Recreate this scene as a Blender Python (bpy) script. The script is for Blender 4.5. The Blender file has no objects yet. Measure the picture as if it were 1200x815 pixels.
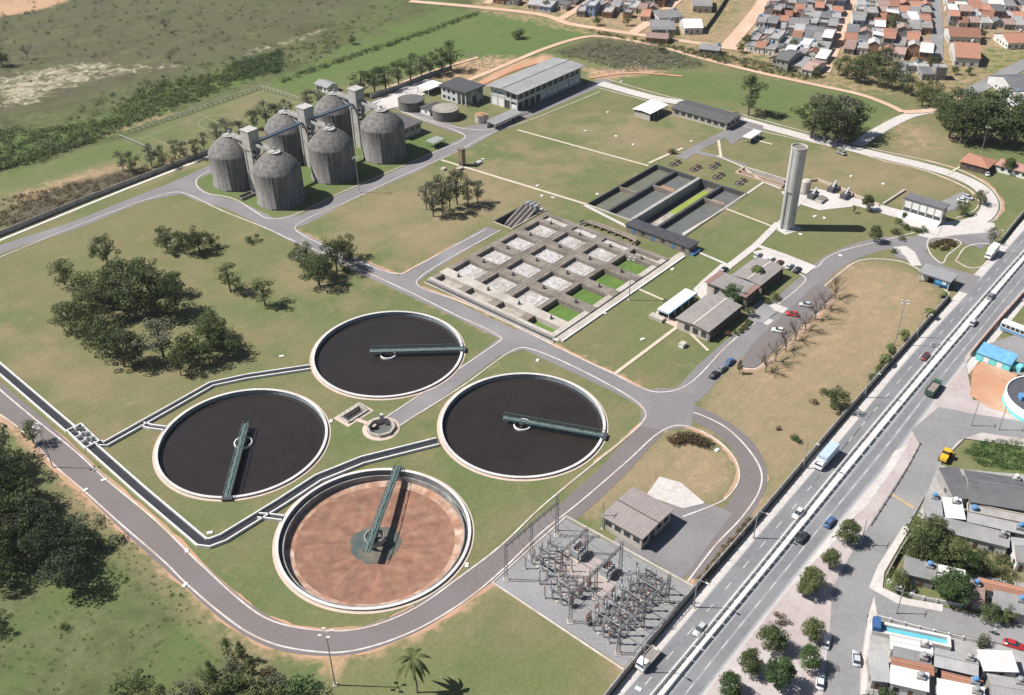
# Aerial view of a sewage treatment plant beside a highway.
import bpy, bmesh, math, random
import numpy as np
from math import sin, cos, pi, radians, hypot, atan2
from mathutils import Vector, Matrix
from mathutils.geometry import delaunay_2d_cdt
random.seed(7); rng = np.random.default_rng(7)
sc = bpy.context.scene
COL = sc.collection

# ------------------------------------------------------------------ camera
CAM_H, F_PX, PITCH, ROLL = 175.0, 1172.15, radians(34.8216), radians(-0.831)
fw = Vector((0, cos(PITCH), -sin(PITCH))); r0 = Vector((1, 0, 0)); u0 = r0.cross(fw)
rt = cos(ROLL)*r0 + sin(ROLL)*u0; up = -sin(ROLL)*r0 + cos(ROLL)*u0
cam = bpy.data.cameras.new('camera'); cam_o = bpy.data.objects.new('camera', cam); COL.objects.link(cam_o)
cam.sensor_width = 36; cam.lens = 36*F_PX/1200; cam.clip_start = 1; cam.clip_end = 20000
m = Matrix((rt, up, -fw)).transposed().to_4x4(); m.translation = (0, 0, CAM_H)
cam_o.matrix_world = m; sc.camera = cam_o

# ------------------------------------------------------------------ sky, sun, exposure
SUN_EL, SHADOW_AZ = radians(51), radians(-3.5)         # shadows fall towards +X
to_sun = Vector((-cos(SUN_EL)*cos(SHADOW_AZ), -cos(SUN_EL)*sin(SHADOW_AZ), sin(SUN_EL)))
w = bpy.data.worlds.new('World'); sc.world = w; w.use_nodes = True
nt = w.node_tree; bg = nt.nodes['Background']
sky = nt.nodes.new('ShaderNodeTexSky'); sky.sky_type = 'NISHITA'; sky.sun_disc = False
sky.sun_elevation = SUN_EL; sky.sun_rotation = atan2(to_sun.x, to_sun.y); sky.air_density = 1.0; sky.dust_density = 0.8
nt.links.new(sky.outputs[0], bg.inputs[0]); bg.inputs[1].default_value = 0.05
sl = bpy.data.lights.new('sun', 'SUN'); sl.energy = 4.9; sl.angle = radians(0.53); sl.color = (1, 0.965, 0.915)
so = bpy.data.objects.new('sun', sl); COL.objects.link(so); so.rotation_euler = to_sun.to_track_quat('Z', 'Y').to_euler()
so.location = (-300, 300, 500)
sc.view_settings.view_transform = 'Standard'; sc.view_settings.look = 'None'; sc.view_settings.gamma = 1
sc.view_settings.exposure = 0.45; sc.view_settings.use_curve_mapping = False
sc.cycles.max_bounces = 4; sc.cycles.diffuse_bounces = 1; sc.cycles.glossy_bounces = 2; sc.cycles.transparent_max_bounces = 4

# ------------------------------------------------------------------ survey helpers
def G(u, v, z=0.0):
    """A point of the survey (photo coordinates) as a place on the level z."""
    d = (u-600)*rt - (v-407.5)*up + F_PX*fw
    t = (z-CAM_H)/d.z
    return Vector((d.x*t, d.y*t, z))
SA = radians(48.5)                                      # the plant's building grid
AX = Vector((cos(SA), sin(SA), 0)); PX_ = Vector((-sin(SA), cos(SA), 0))
def W(a, p, z=0.0):
    """A point of the plant grid: a along the highway, p away from it."""
    q = AX*a + PX_*p; q.z = z; return q
def gl(pts, z=0.0): return [G(u, v, z) for u, v in pts]

def smooth(pts, n=6, closed=False):
    """Catmull-Rom through the points."""
    P = [Vector(p) for p in pts]; out = []
    N = len(P); rngN = range(N if closed else N-1)
    for i in rngN:
        if closed: a, b, c, d = P[(i-1) % N], P[i], P[(i+1) % N], P[(i+2) % N]
        else: a, b, c, d = P[max(i-1, 0)], P[i], P[i+1], P[min(i+2, N-1)]
        t1 = (b-a).length**.5 or 1e-3; t2 = (c-b).length**.5 or 1e-3; t3 = (d-c).length**.5 or 1e-3
        for k in range(n):
            s = k/n
            m1 = (c-b) if a == b else (b-a)*(t2/t1)*t2/(t1+t2)*1.0 + (c-b)*(t1/(t1+t2))
            m2 = (c-b) if c == d else (c-b)*(t3/(t2+t3)) + (d-c)*(t2/t3)*t2/(t2+t3)
            h00 = 2*s**3-3*s*s+1; h10 = s**3-2*s*s+s; h01 = -2*s**3+3*s*s; h11 = s**3-s*s
            out.append(b*h00 + m1*h10 + c*h01 + m2*h11)
    if not closed: out.append(P[-1])
    return out

# ------------------------------------------------------------------ materials
MATS = {}
def mat(name, c1, c2=None, scale=1.0, rough=0.85, c3=None, s3=0.1, f3=0.5, bump=0.0, metal=0.0, detail=4, stripes=None, spec=0.3, world=True, objrand=0.0, lo=0.35, hi=0.65):
    """Colour c1 varied to c2 by noise (scale per metre), then to c3 by a broad second noise."""
    if name in MATS: return MATS[name]
    mt = bpy.data.materials.new(name); mt.use_nodes = True; MATS[name] = mt
    t = mt.node_tree; N = t.nodes; L = t.links; b = N['Principled BSDF']
    b.inputs['Roughness'].default_value = rough; b.inputs['Metallic'].default_value = metal
    b.inputs['Specular IOR Level'].default_value = spec
    if c2 is None: c2 = tuple(x*0.82 for x in c1)
    geo = N.new('ShaderNodeNewGeometry'); pos = geo.outputs['Position']
    if not world:
        tc = N.new('ShaderNodeTexCoord'); pos = tc.outputs['Object']
    n1 = N.new('ShaderNodeTexNoise'); n1.inputs['Scale'].default_value = scale; n1.inputs['Detail'].default_value = detail; n1.inputs['Roughness'].default_value = 0.6
    L.new(pos, n1.inputs['Vector'])
    mr = N.new('ShaderNodeMapRange'); mr.inputs[1].default_value = lo; mr.inputs[2].default_value = hi; L.new(n1.outputs[0], mr.inputs[0])
    mx = N.new('ShaderNodeMix'); mx.data_type = 'RGBA'; mx.inputs[6].default_value = (*c1, 1); mx.inputs[7].default_value = (*c2, 1)
    L.new(mr.outputs[0], mx.inputs[0]); col = mx.outputs[2]
    if c3 is not None:
        n2 = N.new('ShaderNodeTexNoise'); n2.inputs['Scale'].default_value = s3; n2.inputs['Detail'].default_value = 5; L.new(pos, n2.inputs['Vector'])
        m2 = N.new('ShaderNodeMapRange'); m2.inputs[1].default_value = 0.45; m2.inputs[2].default_value = 0.7; m2.inputs[4].default_value = f3; L.new(n2.outputs[0], m2.inputs[0])
        x2 = N.new('ShaderNodeMix'); x2.data_type = 'RGBA'; x2.inputs[7].default_value = (*c3, 1); L.new(m2.outputs[0], x2.inputs[0]); L.new(col, x2.inputs[6]); col = x2.outputs[2]
    if stripes:                                        # (axis vector, period in m, depth 0..1): sheet ribs
        axv, per, dep = stripes
        tc2 = N.new('ShaderNodeTexCoord')
        dt = N.new('ShaderNodeVectorMath'); dt.operation = 'DOT_PRODUCT'; dt.inputs[1].default_value = axv; L.new(tc2.outputs['Object'], dt.inputs[0])
        ml = N.new('ShaderNodeMath'); ml.operation = 'MULTIPLY'; ml.inputs[1].default_value = 2*pi/per; L.new(dt.outputs['Value'], ml.inputs[0])
        sn = N.new('ShaderNodeMath'); sn.operation = 'SINE'; L.new(ml.outputs[0], sn.inputs[0])
        m3 = N.new('ShaderNodeMapRange'); m3.inputs[1].default_value = -1; m3.inputs[2].default_value = 1; m3.inputs[3].default_value = 1-dep; m3.inputs[4].default_value = 1; L.new(sn.outputs[0], m3.inputs[0])
        x3 = N.new('ShaderNodeMix'); x3.data_type = 'RGBA'; x3.blend_type = 'MULTIPLY'; x3.inputs[0].default_value = 1
        L.new(col, x3.inputs[6]); L.new(m3.outputs[0], x3.inputs[7]); col = x3.outputs[2]
        bp = N.new('ShaderNodeBump'); bp.inputs['Strength'].default_value = min(.5, dep*1.6); bp.inputs['Distance'].default_value = 0.05; L.new(sn.outputs[0], bp.inputs['Height']); L.new(bp.outputs[0], b.inputs['Normal'])
    if objrand:
        oi = N.new('ShaderNodeObjectInfo'); m4 = N.new('ShaderNodeMapRange'); m4.inputs[3].default_value = 1-objrand; m4.inputs[4].default_value = 1+objrand; L.new(oi.outputs['Random'], m4.inputs[0])
        x4 = N.new('ShaderNodeMix'); x4.data_type = 'RGBA'; x4.blend_type = 'MULTIPLY'; x4.inputs[0].default_value = 1; L.new(col, x4.inputs[6]); L.new(m4.outputs[0], x4.inputs[7]); col = x4.outputs[2]
    if bump:
        bp = N.new('ShaderNodeBump'); bp.inputs['Strength'].default_value = bump; bp.inputs['Distance'].default_value = 0.1; L.new(n1.outputs[0], bp.inputs['Height']); L.new(bp.outputs[0], b.inputs['Normal'])
    L.new(col, b.inputs['Base Color'])
    return mt

ASPH = mat('asphalt', (0.222, 0.210, 0.212), (0.182, 0.171, 0.173), 1.3, c3=(0.27, 0.26, 0.265), s3=0.06, f3=0.7)
ASPH2 = mat('asphalt_brown', (0.192, 0.168, 0.165), (0.155, 0.136, 0.134), 1.6, c3=(0.20, 0.18, 0.18), s3=0.08, f3=0.6)
HWY = mat('highway_asphalt', (0.29, 0.29, 0.30), (0.25, 0.25, 0.26), 1.0, c3=(0.35, 0.35, 0.355), s3=0.05, f3=0.7)
TYRE_TRACK = mat('worn_asphalt', (0.17, 0.172, 0.182), (0.21, 0.21, 0.22), 0.8, c3=(0.25, 0.25, 0.26), s3=0.07, f3=0.8)
STREET = mat('street_asphalt', (0.25, 0.245, 0.245), (0.215, 0.21, 0.21), 0.9, c3=(0.31, 0.30, 0.30), s3=0.07, f3=0.6)
KERB = mat('kerb_paint', (0.68, 0.64, 0.62), (0.50, 0.44, 0.41), 0.5, c3=(0.46, 0.34, 0.28), s3=0.12, f3=0.9)
PAVE = mat('concrete_pavement', (0.58, 0.54, 0.51), (0.46, 0.42, 0.40), 0.8, c3=(0.65, 0.61, 0.58), s3=0.1)
PINKPAVE = mat('pink_pavement', (0.45, 0.375, 0.36), (0.38, 0.325, 0.315), 0.8, c3=(0.52, 0.48, 0.465), s3=0.08, f3=0.9)
SOIL = mat('red_soil', (0.52, 0.255, 0.145), (0.42, 0.24, 0.15), 0.7, c3=(0.55, 0.38, 0.27), s3=0.08, f3=0.8)
TRACK = mat('dirt_track', (0.60, 0.40, 0.27), (0.52, 0.36, 0.26), 0.7, c3=(0.62, 0.46, 0.36), s3=0.06, f3=0.8)
PATH = mat('footpath_concrete', (0.62, 0.53, 0.43), (0.50, 0.43, 0.34), 0.7, c3=(0.46, 0.40, 0.28), s3=0.2, f3=0.6)
CONC = mat('concrete', (0.268, 0.232, 0.198), (0.20, 0.172, 0.145), 0.7, c3=(0.14, 0.118, 0.098), s3=0.14, f3=0.9)
CONCL = mat('light_concrete', (0.52, 0.48, 0.43), (0.42, 0.38, 0.335), 0.9, c3=(0.33, 0.285, 0.24), s3=0.15, f3=0.8)
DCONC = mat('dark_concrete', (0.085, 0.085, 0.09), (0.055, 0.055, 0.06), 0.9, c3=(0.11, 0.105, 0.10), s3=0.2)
WHITE = mat('white_paint', (0.80, 0.79, 0.77), (0.72, 0.70, 0.67), 0.6)
MEDIAN = mat('median_concrete', (0.66, 0.65, 0.635), (0.55, 0.54, 0.52), 0.5, c3=(0.46, 0.45, 0.435), s3=0.1, f3=0.7)
VERGE = mat('earth_verge', (0.52, 0.285, 0.185), (0.45, 0.29, 0.20), 0.5, c3=(0.33, 0.24, 0.14), s3=0.12, f3=.8)
RIM = mat('rim_concrete', (0.68, 0.665, 0.65), (0.56, 0.54, 0.525), 0.5, c3=(0.46, 0.42, 0.395), s3=0.12, f3=0.7)
RIMSKIRT = mat('rim_apron', (0.62, 0.47, 0.39), (0.52, 0.42, 0.36), 0.5, c3=(0.48, 0.44, 0.33), s3=0.1, f3=0.7)
GREENSTEEL = mat('green_steel', (0.105, 0.16, 0.15), (0.075, 0.12, 0.115), 0.5, rough=0.6)
STEEL = mat('galvanised_steel', (0.36, 0.37, 0.38), (0.28, 0.29, 0.30), 0.8, rough=0.55, metal=0.2)
DSTEEL = mat('dark_steel', (0.10, 0.10, 0.11), (0.07, 0.07, 0.08), 0.8, rough=0.6)
GLASS = mat('window_glass', (0.035, 0.045, 0.055), (0.05, 0.06, 0.07), 0.3, rough=0.15, spec=0.6)
LEAFS = {}
def leafmat(name, c1, c2):
    LEAFS[name] = mat('leaf_'+name, c1, c2, 0.9, rough=0.8, c3=tuple(x*0.7 for x in c1), s3=0.35, f3=0.6, spec=0.15, objrand=0.25)
    m_ = LEAFS[name]; T = m_.node_tree; b = T.nodes['Principled BSDF']; src = b.inputs['Base Color'].links[0].from_socket   # light passes through leaves
    tl = T.nodes.new('ShaderNodeBsdfTranslucent'); mx = T.nodes.new('ShaderNodeMixShader'); mx.inputs[0].default_value = 0.25; T.links.new(src, tl.inputs[0])
    T.links.new(b.outputs[0], mx.inputs[1]); T.links.new(tl.outputs[0], mx.inputs[2]); T.links.new(mx.outputs[0], T.nodes['Material Output'].inputs[0]); return m_
leafmat('dark', (0.080, 0.108, 0.042), (0.132, 0.158, 0.066)); leafmat('mid', (0.115, 0.142, 0.054), (0.165, 0.185, 0.075))
leafmat('grey', (0.145, 0.155, 0.10), (0.20, 0.205, 0.135)); leafmat('lush', (0.075, 0.13, 0.045), (0.11, 0.16, 0.06)); leafmat('dry', (0.17, 0.14, 0.085), (0.22, 0.175, 0.10)); leafmat('pine', (0.062, 0.080, 0.046), (0.095, 0.112, 0.062))
BARK = mat('bark', (0.20, 0.165, 0.135), (0.13, 0.105, 0.085), 2.0)

# ------------------------------------------------------------------ mesh builder
class MB:
    def __init__(s): s.v = []; s.f = []; s.mi = []; s.m = 0
    def add(s, V, Fs):
        o = len(s.v); s.v += [tuple(v) for v in V]; s.f += [tuple(i+o for i in f) for f in Fs]; s.mi += [s.m]*len(Fs); return s
    def box(s, x0, x1, y0, y1, z0, z1):
        V = [(x, y, z) for z in (z0, z1) for y in (y0, y1) for x in (x0, x1)]
        return s.add(V, [(0, 2, 3, 1), (4, 5, 7, 6), (0, 1, 5, 4), (2, 6, 7, 3), (0, 4, 6, 2), (1, 3, 7, 5)])
    def cbox(s, cx, cy, cz, lx, ly, lz): return s.box(cx-lx/2, cx+lx/2, cy-ly/2, cy+ly/2, cz-lz/2, cz+lz/2)
    def prism(s, poly, z0, z1, top=True, bot=False):
        n = len(poly); V = [(p[0], p[1], z0) for p in poly]+[(p[0], p[1], z1) for p in poly]
        F = [(i, (i+1) % n, n+(i+1) % n, n+i) for i in range(n)]
        if top: F.append(tuple(range(n, 2*n)))
        if bot: F.append(tuple(range(n-1, -1, -1)))
        return s.add(V, F)
    def lathe(s, prof, n=32, cx=0, cy=0, close=False):
        V = []; F = []
        for r, z in prof: V += [(cx+r*cos(2*pi*i/n), cy+r*sin(2*pi*i/n), z) for i in range(n)]
        for k in range(len(prof)-1):
            for i in range(n):
                j = (i+1) % n; F.append((k*n+i, k*n+j, (k+1)*n+j, (k+1)*n+i))
        if close: F.append(tuple(range((len(prof)-1)*n, len(prof)*n)))
        return s.add(V, F)
    def tube(s, a, b, r, r2=None, n=6):
        a = Vector(a); b = Vector(b); d = (b-a)
        if d.length < 1e-6: return s
        d.normalize(); x = d.orthogonal().normalized(); y = d.cross(x); r2 = r if r2 is None else r2
        V = [a+(x*cos(2*pi*i/n)+y*sin(2*pi*i/n))*r for i in range(n)]+[b+(x*cos(2*pi*i/n)+y*sin(2*pi*i/n))*r2 for i in range(n)]
        F = [(i, (i+1) % n, n+(i+1) % n, n+i) for i in range(n)]+[tuple(range(n, 2*n)), tuple(range(n-1, -1, -1))]
        return s.add(V, F)
    def beam(s, a, b, wd, ht):
        """A bar of square section between two points."""
        a = Vector(a); b = Vector(b); d = (b-a).normalized()
        x = d.cross(Vector((0, 0, 1)))
        x = x.normalized() if x.length > 1e-3 else Vector((1, 0, 0)); y = x.cross(d)
        V = [q+x*sx*wd/2+y*sy*ht/2 for q in (a, b) for sx, sy in ((-1, -1), (1, -1), (1, 1), (-1, 1))]
        return s.add(V, [(0, 1, 5, 4), (1, 2, 6, 5), (2, 3, 7, 6), (3, 0, 4, 7), (0, 3, 2, 1), (4, 5, 6, 7)])
    def mesh(s, name, mats, smooth_=False):
        me = bpy.data.meshes.new(name); me.from_pydata(s.v, [], s.f)
        for q in (mats if isinstance(mats, (list, tuple)) else [mats] if mats else []): me.materials.append(q)
        if any(s.mi): me.polygons.foreach_set('material_index', s.mi)
        if smooth_: me.polygons.foreach_set('use_smooth', [True]*len(me.polygons))
        me.update(); return me
    def build(s, name, mats, parent=None, smooth_=False): return link(name, s.mesh(name, mats, smooth_), parent)

def link(name, me, parent=None, loc=None, rz=None, scale=None):
    o = bpy.data.objects.new(name, me); COL.objects.link(o)
    if parent is not None: o.parent = parent
    if loc is not None: o.location = loc
    if rz is not None: o.rotation_euler = (0, 0, rz)
    if scale is not None: o.scale = scale if hasattr(scale, '__len__') else (scale,)*3
    return o
def tag(o, label, cat, group=None):
    o['label'] = label; o['category'] = cat
    if group: o['group'] = group
    return o
def thing(name, label, cat, loc=(0, 0, 0), rz=0, group=None, scale=None):
    return tag(link(name, None, None, loc, rz, scale), label, cat, group)
def struct(o): o['kind'] = 'structure'; return o
def stuff(o, label, cat): o['kind'] = 'stuff'; return tag(o, label, cat)
def dup(root, loc, rz, label=None, group=None, scale=None, name=None):
    r = root.copy(); COL.objects.link(r); r.location = loc; r.rotation_euler = (0, 0, rz)
    if scale is not None: r.scale = scale if hasattr(scale, '__len__') else (scale,)*3
    if label: r['label'] = label
    if group: r['group'] = group
    for ch in KIDS(root):
        c = ch.copy(); COL.objects.link(c); c.parent = r
        for g in KIDS(ch):
            d = g.copy(); COL.objects.link(d); d.parent = c
    return r
_kids = {}
def KIDS(o):
    if o.name not in _kids: _kids[o.name] = list(o.children)
    return _kids[o.name]
ORD = ['first', 'second', 'third', 'fourth', 'fifth', 'sixth', 'seventh', 'eighth', 'ninth', 'tenth', 'eleventh', 'twelfth', 'thirteenth', 'fourteenth', 'fifteenth', 'sixteenth', 'seventeenth', 'eighteenth', 'nineteenth', 'twentieth']

def sheet(name, pts, z, mt, parent=None):
    """A flat polygon (may be concave) on the ground."""
    P2 = [Vector((p[0], p[1])) for p in pts]
    n = len(P2); r = delaunay_2d_cdt(P2, [(i, (i+1) % n) for i in range(n)], [list(range(n))], 1, 1e-4)
    mb = MB(); mb.add([(v.x, v.y, z) for v in r[0]], [tuple(f) for f in r[2]])
    me = mb.mesh(name, mt)
    if len(me.polygons) and me.polygons[0].normal.z < 0: me.flip_normals()
    o = link(name, me, parent); return o
def offset_line(pts, d):
    out = []
    for i, p in enumerate(pts):
        a = pts[max(i-1, 0)]; b = pts[min(i+1, len(pts)-1)]; t = (b-a); t.z = 0; t.normalize()
        out.append(Vector((p.x - t.y*d, p.y + t.x*d, 0)))
    return out
def ribbon(name, pts, wd, z, mt, parent=None):
    A = offset_line(pts, wd/2); B = offset_line(pts, -wd/2); n = len(pts); mb = MB()
    mb.add([(p.x, p.y, z) for p in A+B], [(n+i, n+i+1, i+1, i) for i in range(n-1)])
    return mb.build(name, mt, parent)
def bar_along(mb, pts, wd, z0, z1):
    """A kerb or wall of rectangular section along a line."""
    A = offset_line(pts, wd/2); B = offset_line(pts, -wd/2); n = len(pts)
    V = [(p.x, p.y, z) for L in (A, B) for z in (z0, z1) for p in L]; F = []
    for i in range(n-1):
        F += [(2*n+n+i, 2*n+n+i+1, n+i+1, n+i), (i, i+1, 2*n+i+1, 2*n+i)[::-1], (n+i, n+i+1, i+1, i), (2*n+i, 2*n+i+1, 3*n+i+1, 3*n+i)]
    F += [(0, 2*n, 3*n, n), (n-1, 2*n-1, 4*n-1, 3*n-1)]
    return mb.add(V, F)
def kerb(parent, px, wd=0.42, h=0.14, closed=False, mt=None, n=5, name='kerb'):
    pts = smooth(gl(px), n, closed)
    if closed: pts.append(pts[0])
    mb = MB(); bar_along(mb, pts, wd, -0.02, h)
    return mb.build(name, mt or KERB, parent)
# ------------------------------------------------------------------ ground sheet
TANKS = [((-37.8, 249.7), 22.8), ((-73.4, 209.0), 22.8), ((2.6, 214.9), 22.8), ((-34.0, 173.0), 23.4)]
def rect(a0, a1, p0, p1): return [W(a0, p0), W(a1, p0), W(a1, p1), W(a0, p1)]
HOLES = [[Vector((c[0]+(r-.3)*cos(2*pi*i/72), c[1]+(r-.3)*sin(2*pi*i/72), 0)) for i in range(72)] for c, r in TANKS]
BAS = (200.2, 263.6, 159.6, 214.6); SET = (279.6, 326.0, 165.6, 207.4)
GRIT = (340.4, 347.0, 157.8, 178.2)
OCT_C, OCT_R = W(135.8, 168.6), 3.9
PIT = (131.6, 138.6, 177.4, 180.9)
SCREW = (246.4, 266.0, 217.0, 226.0)
HOLES += [rect(*BAS), rect(*SET), rect(*GRIT), rect(*PIT), rect(*SCREW), [OCT_C+Vector((OCT_R*cos(pi/4*i+.3), OCT_R*sin(pi/4*i+.3), 0)) for i in range(8)]]

def in_poly(X, Y, poly):
    n = len(poly); ins = np.zeros(X.shape, bool)
    for i in range(n):
        x1, y1 = poly[i][0], poly[i][1]; x2, y2 = poly[(i+1) % n][0], poly[(i+1) % n][1]
        if y1 == y2: continue
        c = ((y1 > Y) != (y2 > Y)) & (X < (x2-x1)*(Y-y1)/(y2-y1)+x1); ins ^= c
    return ins
def poly_dist(X, Y, poly, closed=True):
    n = len(poly); D = np.full(X.shape, 1e9)
    for i in range(n if closed else n-1):
        x1, y1 = poly[i][0], poly[i][1]; x2, y2 = poly[(i+1) % n][0], poly[(i+1) % n][1]
        dx, dy = x2-x1, y2-y1; t = np.clip(((X-x1)*dx+(Y-y1)*dy)/(dx*dx+dy*dy+1e-9), 0, 1)
        D = np.minimum(D, np.hypot(X-x1-t*dx, Y-y1-t*dy))
    return D

FRAME = [G(-90, -40), G(1290, -40), G(1290, 890), G(-90, 890)]
STEP = 2.3
gx, gy = np.meshgrid(np.arange(-440, 440, STEP), np.arange(90, 740, STEP)); gx = gx.ravel()+rng.uniform(-.5, .5, gx.size); gy = gy.ravel()+rng.uniform(-.5, .5, gy.size)
keep = in_poly(gx, gy, FRAME)
for h in HOLES: keep &= ~(in_poly(gx, gy, h) | (poly_dist(gx, gy, h) < 0.9))
cx_, cy_ = np.meshgrid(np.arange(-4000, 4001, 250.), np.arange(-4000, 4001, 250.)); cx_ = cx_.ravel(); cy_ = cy_.ravel()
ck = ~in_poly(cx_, cy_, FRAME) & (poly_dist(cx_, cy_, FRAME) > 20)
pts = [Vector((a, b)) for a, b in zip(gx[keep], gy[keep])] + [Vector((a, b)) for a, b in zip(cx_[ck], cy_[ck])]
edges = []
for h in HOLES:
    o = len(pts); n = len(h); pts += [Vector((p[0], p[1])) for p in h]; edges += [(o+i, o+(i+1) % n) for i in range(n)]
res = delaunay_2d_cdt(pts, edges, [], 0, 1e-4)
vx = np.array([v.x for v in res[0]]); vy = np.array([v.y for v in res[0]]); tri = np.array(res[2])
mx_ = vx[tri].mean(1); my_ = vy[tri].mean(1); ok = np.ones(len(tri), bool)
for h in HOLES: ok &= ~in_poly(mx_, my_, h)
tri = tri[ok]

# what grows where: soil (bare earth), lush (green grass), scrub (rough growth), dry (straw coloured), sand (pale), brown (dark heath)
CH = {k: np.zeros(len(vx)) for k in ('soil', 'lush', 'scrub', 'dry', 'sand', 'brown')}
def paint(ch, px, strength=1.0, feather=6.0):
    P = gl(px); ins = in_poly(vx, vy, P); d = poly_dist(vx, vy, P); s = np.where(ins, d, -d)
    k = np.clip(s/feather*.5+.5, 0, 1); k = k*k*(3-2*k)
    CH[ch] = np.maximum(CH[ch], k*strength) if strength > 0 else CH[ch]*(1-k*-strength)
def stroke(ch, px, wd, strength=1.0, feather=2.0, closed=False):
    P = gl(px); P = smooth(P, 4, closed); d = poly_dist(vx, vy, P, closed); k = np.clip((wd/2-d)/feather*.5+.5, 0, 1)
    CH[ch] = np.maximum(CH[ch], k*strength)
# rough land beyond the north-west wall
paint('scrub', [(-80, -40), (560, -40), (545, 22), (330, 95), (150, 160), (0, 205), (-80, 230)], 1.0, 8)
paint('brown', [(-80, -40), (520, -40), (400, 30), (300, 75), (190, 100), (60, 130), (-80, 150)], 0.5, 25)
paint('lush', [(-80, -40), (520, -40), (545, 5), (520, 25), (430, 50), (330, 20), (200, 10)], 0.25, 20)
paint('sand', [(-10, 92), (60, 78), (110, 72), (170, 78), (205, 76), (170, 84), (130, 90), (85, 100), (40, 122), (-10, 125)], 0.5, 12)
paint('sand', [(280, 60), (330, 50), (370, 35), (395, 32), (340, 52), (290, 66)], 0.45, 6)
paint('soil', [(-20, -5), (110, -12), (60, 8), (25, 16), (-20, 22)], 1.0, 4)
paint('lush', [(-20, 160), (60, 150), (130, 130), (200, 95), (260, 72), (300, 70), (300, 95), (210, 125), (120, 160), (0, 200)], 0.7, 10)
paint('lush', [(0, 205), (100, 175), (140, 165), (170, 180), (110, 195), (40, 225), (0, 230)], 0.6, 8)
paint('dry', [(0, 225), (60, 212), (130, 190), (175, 195), (250, 175), (250, 185), (120, 230), (0, 275)], 0.8, 8)
paint('soil', [(20, 228), (60, 212), (110, 200), (160, 192), (130, 202), (70, 220), (30, 240)], 0.5, 6)
paint('brown', [(0, 250), (60, 222), (140, 200), (180, 205), (110, 230), (40, 262), (0, 275)], 0.9, 6)
stroke('soil', [(112, 163), (135, 155), (150, 150), (200, 133)], 2, 0.7, 3)
paint('lush', [(310, 100), (400, 55), (470, 30), (520, 12), (560, 14), (640, 20), (700, 40), (660, 55), (620, 65), (560, 75), (540, 90), (480, 85), (420, 95), (350, 112)], 0.85, 6)
paint('lush', [(530, 18), (620, 20), (690, 40), (650, 50), (560, 45)], 0.45, 8)
paint('scrub', [(640, 62), (690, 45), (760, 48), (800, 62), (830, 80), (780, 82), (730, 84), (690, 70)], 1.0, 4)
paint('brown', [(660, 60), (700, 46), (770, 52), (800, 70), (740, 80)], 0.7, 6)
paint('soil', [(560, 98), (600, 72), (640, 64), (650, 68), (600, 85), (575, 100)], 0.9, 5)
paint('soil', [(480, 95), (540, 70), (580, 66), (640, 70), (590, 90), (520, 96)], 0.65, 6)
paint('soil', [(684, 80), (720, 82), (750, 78), (780, 84), (740, 90), (700, 95)], 0.8, 4)
paint('lush', [(705, 92), (780, 85), (850, 85), (930, 100), (1010, 110), (1048, 125), (1015, 155), (960, 155), (880, 125), (790, 115)], 0.65, 7)
paint('lush', [(830, 0), (880, 0), (850, 35), (825, 38)], 0.5, 5)
# the lawns
paint('dry', [(-20, 330), (0, 390), (80, 420), (140, 460), (180, 490), (120, 500), (60, 460), (0, 420)], 0.45, 14)
paint('dry', [(380, 240), (470, 205), (600, 175), (640, 240), (500, 320), (420, 300)], 0.55, 18)
paint('dry', [(330, 300), (440, 330), (400, 360), (330, 340)], 0.35, 14)
paint('dry', [(640, 140), (800, 140), (820, 180), (700, 190)], 0.55, 16)
paint('dry', [(680, 200), (640, 175), (560, 190), (640, 220)], 0.5, 14)
paint('dry', [(820, 460), (870, 400), (990, 305), (1060, 315), (1115, 345), (960, 530), (900, 600), (885, 540), (840, 490)], 1.0, 7)
paint('soil', [(990, 310), (1060, 320), (1100, 350), (1000, 430), (900, 470), (880, 440)], 0.30, 20)
paint('dry', [(675, 600), (720, 555), (790, 505), (860, 535), (862, 560), (835, 590), (790, 585), (740, 572), (700, 610)], 1.0, 4)
paint('soil', [(800, 515), (850, 530), (858, 560), (830, 585), (800, 575)], 0.30, 10)
paint('dry', [(960, 170), (1100, 200), (1120, 230), (1000, 235), (900, 200)], 0.55, 14)
paint('soil', [(1040, 145), (1090, 150), (1100, 180), (1050, 170)], 0.35, 12)
paint('dry', [(1050, 140), (1110, 150), (1120, 200), (1040, 180)], 0.5, 12)
paint('lush', [(520, 500), (600, 570), (560, 610), (540, 580)], 0.4, 12)
paint('lush', [(300, 640), (330, 700), (420, 725), (330, 730), (270, 690)], 0.25, 10)
paint('lush', [(228, 205), (300, 190), (480, 160), (545, 160), (330, 255), (240, 228)], 0.75, 5)
paint('lush', [(400, 790), (560, 705), (720, 790), (700, 830), (400, 830)], 0.35, 10)
paint('dry', [(330, 770), (480, 745), (570, 690), (640, 740), (520, 770), (400, 790)], 0.5, 10)
paint('scrub', [(-80, 560), (60, 560), (150, 640), (250, 740), (380, 790), (400, 900), (-80, 900)], 0.75, 10)
paint('lush', [(0, 700), (150, 660), (250, 760), (120, 815), (0, 815)], 0.3, 20)
paint('dry', [(20, 500), (80, 575), (180, 665), (260, 740), (320, 775), (300, 790), (200, 710), (60, 570)], 0.6, 5)
paint('soil', [(380, 764), (405, 764), (398, 795), (385, 800)], 0.9, 1.5)
paint('lush', [(720, 320), (800, 300), (950, 270), (1040, 260), (1000, 290), (900, 300), (760, 430), (690, 410)], 0.35, 12)
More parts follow.
